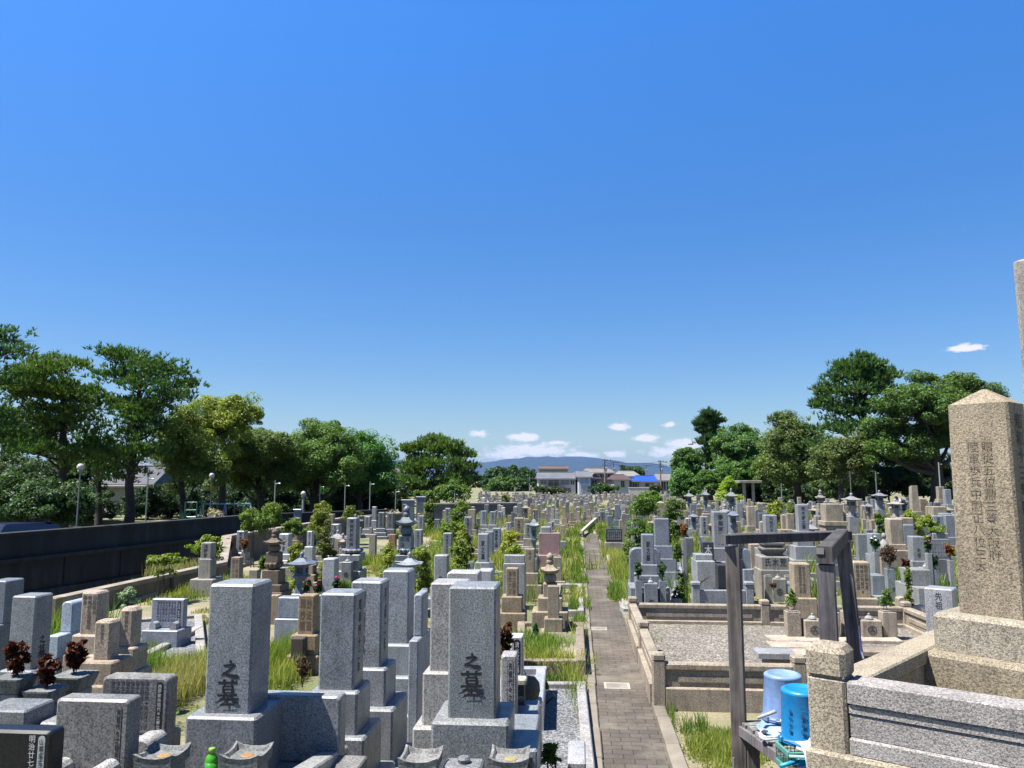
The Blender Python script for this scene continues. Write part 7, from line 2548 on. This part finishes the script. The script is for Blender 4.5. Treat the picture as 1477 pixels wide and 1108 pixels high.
for k, (d, q, lab, sx) in enumerate(fl[:56]):
    if used_lab.get(lab, 0) > 1:
        continue
    kd = ('green', 'mixed', 'red', 'green', 'pink', 'orange', 'white')[k % 7]
    kn_ = {'green': 'green sprigs', 'mixed': 'mixed flowers', 'red': 'dark red leaves', 'pink': 'pink flowers', 'orange': 'orange leaves', 'white': 'white flowers'}[kd]
    ln = lab
    for a_, b_ in ((' in the near rows', ''), (' in the middle rows', ''), (' in the back rows', ''), ('gravestone', 'stone'), ('plain ', ''), ('lettered ', ''), ('round topped', 'rounded')):
        ln = ln.replace(a_, b_)
    ln = '%s %s of the %s' % (kn_, 'left' if sx < 0 else 'right', ln)
    if ln not in LABELS and len(ln.split()) <= 16:
        flowers(ln, q, kd, R.uniform(.22, .36), .11)
for lab, n in used_lab.items():
    if n > 1:
        for o in LABELS[lab]:
            o['group'] = 'look alike stones: ' + lab
# what is too many to be counted: one object
mb = MB()
for (d, x, y, px, w, h, bh) in rest:
    w *= 1.05
    a = R.uniform(-.1, .1)
    tp = R.random()
    mb.loft([MB.oct(x, y, w / 2, w / 2, .01, bh), MB.oct(x, y, w / 2, w / 2, .02, bh + h - (.07 if tp < .25 else .02)), MB.oct(x, y, .02 if tp < .25 else w / 2 - .02, .02 if tp < .25 else w / 2 - .02, .005, bh + h)])
    mb.loft([MB.oct(x, y, w * .8, w * .8, .01, bh * .5), MB.oct(x, y, w * .8, w * .8, .01, bh - .002)])
    mb.loft([MB.oct(x, y, w * 1.1, w * 1.1, .01, -.1), MB.oct(x, y, w * 1.1, w * 1.1, .01, bh * .5 - .002)])
o = mb.build('distant_gravestones', GFAR)
o['kind'] = 'stuff'
tag(o, 'countless tiny gravestones crowding the farthest rows before the houses', 'gravestones')
print('AUTO', len(ind), len(rest), NIND)

# plot kerbs among the rows
kn = 0
for (d, x, y, px, w, h, bh) in ind[:90]:
    if R.random() < .38 and kn < 26:
        z, b = zone(px, d)
        lb = 'low %s kerb of a small plot, %s %s' % (R.choice(('pale', 'grey', 'beige', 'weathered')), b, z)
        if lb in LABELS:
            continue
        kn += 1
        q = .75
        kerb(lb, [(x - q, y - 1.0), (x + q, y - 1.0), (x + q, y + .6), (x - q, y + .6)], R.uniform(.1, .3), .12, R.choice(((.42, .39, .34), (.36, .36, .36), (.46, .42, .36))),
             fill=(R.choice((GRAVT, GRAVG, SOIL)), .05, 'gravel_bed'))
# ================================================================== weeds, shrubs, grass
SHG = (.10, .155, .03)
SHY = (.19, .21, .035)


def pshrub(label, px, py, d, w, h, col=SHG, leafpx=2.6, zg=0.0, dens=3.6, name='shrub', cat='shrub'):
    """shrub whose middle is seen at px,py; w,h half sizes in pixels"""
    s = d / F
    c = P(px, py, d)
    W_, Hh = w * s * 1.05, h * s * 1.1
    col = (min(.4, col[0] * 1.35), min(.45, col[1] * 1.25), col[2])
    zt = c.z + Hh - zg
    lobes = []
    for k in range(7):
        a = R.uniform(0, 2 * PI)
        r = R.uniform(.1, .62)
        lobes.append(((W_ * r * math.cos(a), W_ * .7 * r * math.sin(a), max(.12, (c.z - zg) + R.uniform(-.65, .45) * Hh)), W_ * .5, W_ * .45, Hh * .42))
    lobes.append(((0, 0, zt - Hh * .4), W_ * .35, W_ * .35, Hh * .4))
    lowz = (c.z - zg) - Hh * .8
    if zg > -.5 and lowz > .25:
        for k in range(5):
            a = R.uniform(0, 2 * PI)
            lobes.append(((W_ * .5 * math.cos(a), W_ * .4 * math.sin(a), lowz * R.uniform(.15, .85)), W_ * .5, W_ * .45, min(lowz * .5, Hh)))
    return shrub(label, name, (c.x, c.y, zg), lobes, leafpx * s, col, dens, cat, 5, r=max(.012, W_ * .02))


pshrub('leafy green shrub rising from the channel in front of the swing frame', 365, 757, 24, 34, 22, SHG, zg=-2.5)
pshrub('leafy shrub with pointed sprays right of the swing frame', 392, 750, 26, 18, 26, (.12, .17, .035), zg=-2.5)
pshrub('bright leafy shrub over the parapet below the white lamp post', 425, 762, 25, 26, 13, SHG, zg=-2.5)
pshrub('tall yellowish shrub with red tips over the upper parapet', 462, 748, 29, 24, 26, (.16, .175, .035), zg=-2.0)
pshrub('small yellowish shrub on the parapet left of the prayer stone', 505, 745, 32, 18, 16, (.14, .165, .03), zg=-2.0)
pshrub('yellow green shrub growing from the channel left of the pale topped gravestone', 245, 815, 17.2, 34, 16, (.15, .19, .035), 4, zg=-2.4)
pshrub('yellow green taller shrub behind the pale topped gravestone', 300, 793, 19, 28, 20, (.16, .20, .035), 4, zg=-2.4)
pshrub('small leafy tree with slim stems and reddish top in front of the upper parapet', 472, 778, 19, 17, 26, (.12, .135, .035), name='young_tree', cat='young tree')
pshrub('pale grassy clump by the brown pagoda and the upper parapet', 428, 795, 18.5, 16, 12, SHY)
pshrub('green weed bush beside the brown pagoda base', 379, 818, 16.5, 8, 16, SHG)
pshrub('big green leafy bush overgrowing the bridge end left of the three equal stones', 668, 742, 33, 30, 18, (.115, .17, .03))
pshrub('bright green bush right of the bridge parapet', 650, 765, 28, 24, 12, (.13, .185, .03))
pshrub('shrub at the foot of the left part of the bridge parapet', 620, 731, 38, 14, 9, (.10, .14, .03))
pshrub('yellow weedy bush behind the long lettered column stone', 668, 772, 24, 16, 14, SHY)
pshrub('yellow flowering weed bush right of the bold lettered family stone', 735, 775, 24, 16, 9, (.28, .28, .05))
pshrub('tall weeds left of the tall dark pagoda base', 562, 805, 17.5, 14, 20, (.19, .22, .05))
pshrub('tall weeds right of the tall dark pagoda base', 607, 808, 16.5, 18, 18, (.20, .23, .05))
pshrub('green weed bush between the close pair and the long column stone', 665, 800, 17, 16, 24, (.15, .19, .04))
pshrub('weed bush before the teal lantern', 745, 795, 18.5, 18, 10, (.20, .24, .04))
pshrub('round yellow green bush in the far rows left of the white roofed houses', 727, 721, 70, 9, 7, SHY)
pshrub('deep green tall weeds left of the pyramid topped pillar', 930, 735, 30, 26, 24, (.09, .15, .03))
pshrub('dark green weeds behind the biggest plain blue grey gravestone', 920, 768, 21, 22, 16, (.075, .125, .03))
pshrub('green weeds right of the pyramid topped pillar', 972, 738, 30, 20, 18, (.10, .15, .04))
pshrub('bright tall weed rising below the blue tarpaulin house', 945, 718, 60, 16, 10, (.10, .17, .03))
pshrub('leafy bush between the biggest plain stone and the dark plain pillar', 977, 790, 16, 8, 24, (.08, .13, .03))
pshrub('yellow green rounded bush before the dark wood, above the left of the wooden beam', 1122, 733, 38, 18, 11, (.20, .22, .03))
pshrub('darker green bush touching the yellow green rounded bush', 1142, 735, 37, 14, 10, (.12, .15, .04))
pshrub('bright grassy weed mound left of the tall beige pillar', 1340, 757, 25, 28, 13, (.20, .25, .04))
pshrub('bright weeds behind the cut beige stones', 1312, 745, 30, 18, 9, (.19, .24, .04))
pshrub('small green bush below the dark stone lantern', 1268, 750, 28, 12, 9, (.09, .15, .03))
pshrub('weeds rising in the plot below the stone bench wall', 1310, 840, 14.6, 8, 22, (.14, .18, .035))
pshrub('green weeds beside the half turned grey post', 1350, 895, 12.6, 5, 12, (.10, .15, .03))
pshrub('leafy weed with broad leaves at the bottom beside the grey gravel plot', 792, 1092, 7.0, 18, 18, (.085, .15, .03), 5, zg=.08)
pshrub('small bright weed at the far corner of the grey gravel plot', 786, 988, 9.4, 6, 6, (.14, .22, .03), 4, zg=.08)
pshrub('white flowering weed by the channel parapet', 185, 860, 13.2, 14, 12, (.42, .42, .34), 3, dens=2.5)
pshrub('dark green plant beside the tan cross shaped stone', 773, 915, 12.6, 4, 14, (.03, .12, .06), 4, zg=.17)

K = 1.0


def npt(n):
    return int(n * K)


patch(846, 760, 14, 10, .25, 1500, 'green')


# far left grass
patch(250, 1000, 46, 60, .34, npt(5200), 'straw', .05)
patch(262, 985, 40, 60, .30, npt(2600), 'yellow', .05)
patch(240, 965, 60, 14, .22, npt(1300), 'yellow', .05)
patch(205, 1040, 24, 26, .25, npt(700), 'green', .2)
patch(400, 960, 26, 40, .40, npt(1700), 'green', .05)
patch(400, 985, 40, 30, .3, npt(1000), 'yellow', .05)
patch(215, 850, 60, 14, .22, npt(2200), 'green', .0)
patch(320, 850, 40, 16, .30, npt(1600), 'yellow')
patch(270, 860, 60, 16, .18, npt(1400), 'yellow')
patch(270, 830, 70, 8, .45, npt(900), 'straw')
patch(95, 930, 30, 24, .7, npt(380), 'green', .05)
patch(150, 985, 24, 12, .35, npt(420), 'yellow', .05)
patch(200, 985, 14, 22, .45, npt(420), 'green', .05)
patch(230, 935, 30, 10, .2, npt(300), 'green', .05)
# along the path
for y0 in np.arange(9, 44, 1.0):
    dens_ = 260 if y0 < 25 else 200
    if R.random() < .88:
        gpatch(-.02 + R.uniform(-.08, .06), y0 + .5, .16 + R.uniform(0, .12), .7, R.uniform(.12, .38), dens_, R.choice(('green', 'green', 'yellow')))
    if R.random() < .9 and y0 > 9.5:
        gpatch(1.05 + R.uniform(-.05, .1) + (0 if y0 < 14 else .15), y0 + .5, .14 + (0 if y0 < 14 else .25), .7, R.uniform(.12, .28) * (1.0 if y0 < 13.5 else 1.7), int(dens_ * (1.0 if y0 < 13.5 else 2.2)), R.choice(('green', 'yellow', 'yellow')))
gpatch(-.05, 9.3, .12, 1.6, .10, 260, 'straw')
gpatch(-.75, 12.0, .75, 1.1, .17, 2400, 'green', .17)
gpatch(-.6, 11.1, .8, .4, .2, 900, 'yellow', .17)
gpatch(-.4, 10.45, .5, .18, .22, 500, 'green')
gpatch(-1.0, 7.4, .25, .3, .25, 260, 'green', .1)
# in front of the balustrade and under the shelf
gpatch(1.45, 8.2, .5, .6, .15, 2600, 'yellow')
gpatch(1.5, 8.3, .5, .5, .13, 2200, 'green')
gpatch(1.3, 7.2, .35, .9, .10, 1300, 'yellow')
gpatch(1.9, 8.4, .6, .4, .13, 1500, 'yellow')
gpatch(1.2, 8.75, .16, .2, .26, 200, 'green')
gpatch(2.2, 7.0, .8, .8, .10, 500, 'yellow')
gpatch(1.02, 10.5, .08, 2.0, .18, 400, 'green')
# amid the rows
for (px, py, rx, ry, h, n, k) in ((640, 825, 26, 24, .5, 900, 'yellow'), (690, 845, 30, 10, .3, 500, 'green'), (605, 820, 20, 14, .5, 600, 'yellow'), (560, 815, 16, 12, .5, 500, 'yellow'), (520, 815, 20, 8, .3, 300, 'green'), (735, 812, 30, 10, .4, 900, 'yellow'),
                               (745, 785, 18, 12, .6, 700, 'yellow'), (665, 800, 24, 16, .6, 900, 'yellow'), (815, 795, 12, 14, .3, 500, 'green'), (640, 770, 30, 10, .6, 700, 'green'), (600, 770, 24, 10, .4, 400, 'green'), (700, 760, 30, 8, .7, 700, 'yellow'), (760, 745, 30, 6, .6, 500, 'yellow'),
                               (800, 740, 30, 6, .6, 500, 'yellow'), (850, 742, 20, 6, .6, 400, 'yellow'), (900, 830, 22, 26, .5, 1900, 'yellow'), (880, 800, 14, 18, .4, 900, 'yellow'), (890, 860, 14, 14, .3, 700, 'green'), (1000, 822, 14, 14, .5, 700, 'green'), (1035, 800, 8, 8, .4, 200, 'green'),
                               (1320, 850, 30, 14, .45, 1800, 'green'), (1320, 862, 28, 8, .3, 900, 'yellow'), (1345, 775, 26, 10, .8, 900, 'green'), (1300, 765, 24, 8, .6, 500, 'green'), (1220, 765, 24, 6, .5, 300, 'green'), (1150, 760, 24, 6, .5, 300, 'green'), (1080, 770, 30, 8, .4, 300, 'yellow'),
                               (950, 770, 30, 10, .6, 500, 'green'), (1360, 835, 14, 8, .4, 300, 'yellow'), (480, 850, 30, 6, .25, 300, 'green'), (440, 830, 24, 8, .4, 400, 'yellow'), (395, 850, 20, 8, .3, 300, 'green')):
    patch(px, py, rx, ry, h, int(n * 2.2), k)
for i in range(420):
    d = R.uniform(17, 70)
    px = R.uniform(600, 1400)
    q = P(px, 690, d)
    if -.2 < q.x < 1.2:
        continue
    gpatch(q.x, q.y, R.uniform(.4, 1.3), R.uniform(.4, 1.0), R.uniform(.25, .7), 130, R.choice(('green', 'yellow', 'yellow')))
for i in range(190):
    x, y = (R.uniform(-7.2, -.4), R.uniform(9.5, 27)) if i < 150 else (R.uniform(1.3, 6), R.uniform(14.5, 26))
    gpatch(x, y, R.uniform(.3, .8), R.uniform(.25, .6), R.uniform(.07, .2), 150, R.choice(('green', 'yellow', 'straw')))
for i in range(160):
    x, y = R.uniform(-8, -.4), R.uniform(9, 26)
    gpatch(x, y, R.uniform(.2, .6), R.uniform(.2, .5), R.uniform(.04, .12), 160, R.choice(('straw', 'straw', 'yellow')))
for i in range(60):
    gpatch(R.uniform(1.1, 2.6), R.uniform(6.2, 8.9), R.uniform(.1, .3), R.uniform(.1, .3), R.uniform(.04, .10), 110, R.choice(('straw', 'yellow')))
build_grass()
for o in COL.objects:
    if 'category' in o and 'kind' not in o:
        o['kind'] = 'thing'
SC.cycles.volume_bounces = 0
SC.cycles.max_bounces = 6
SC.cycles.diffuse_bounces = 3
SC.cycles.transparent_max_bounces = 8
print('LEN', [(l, len(l.split())) for l in LABELS if len(l.split()) > 16])
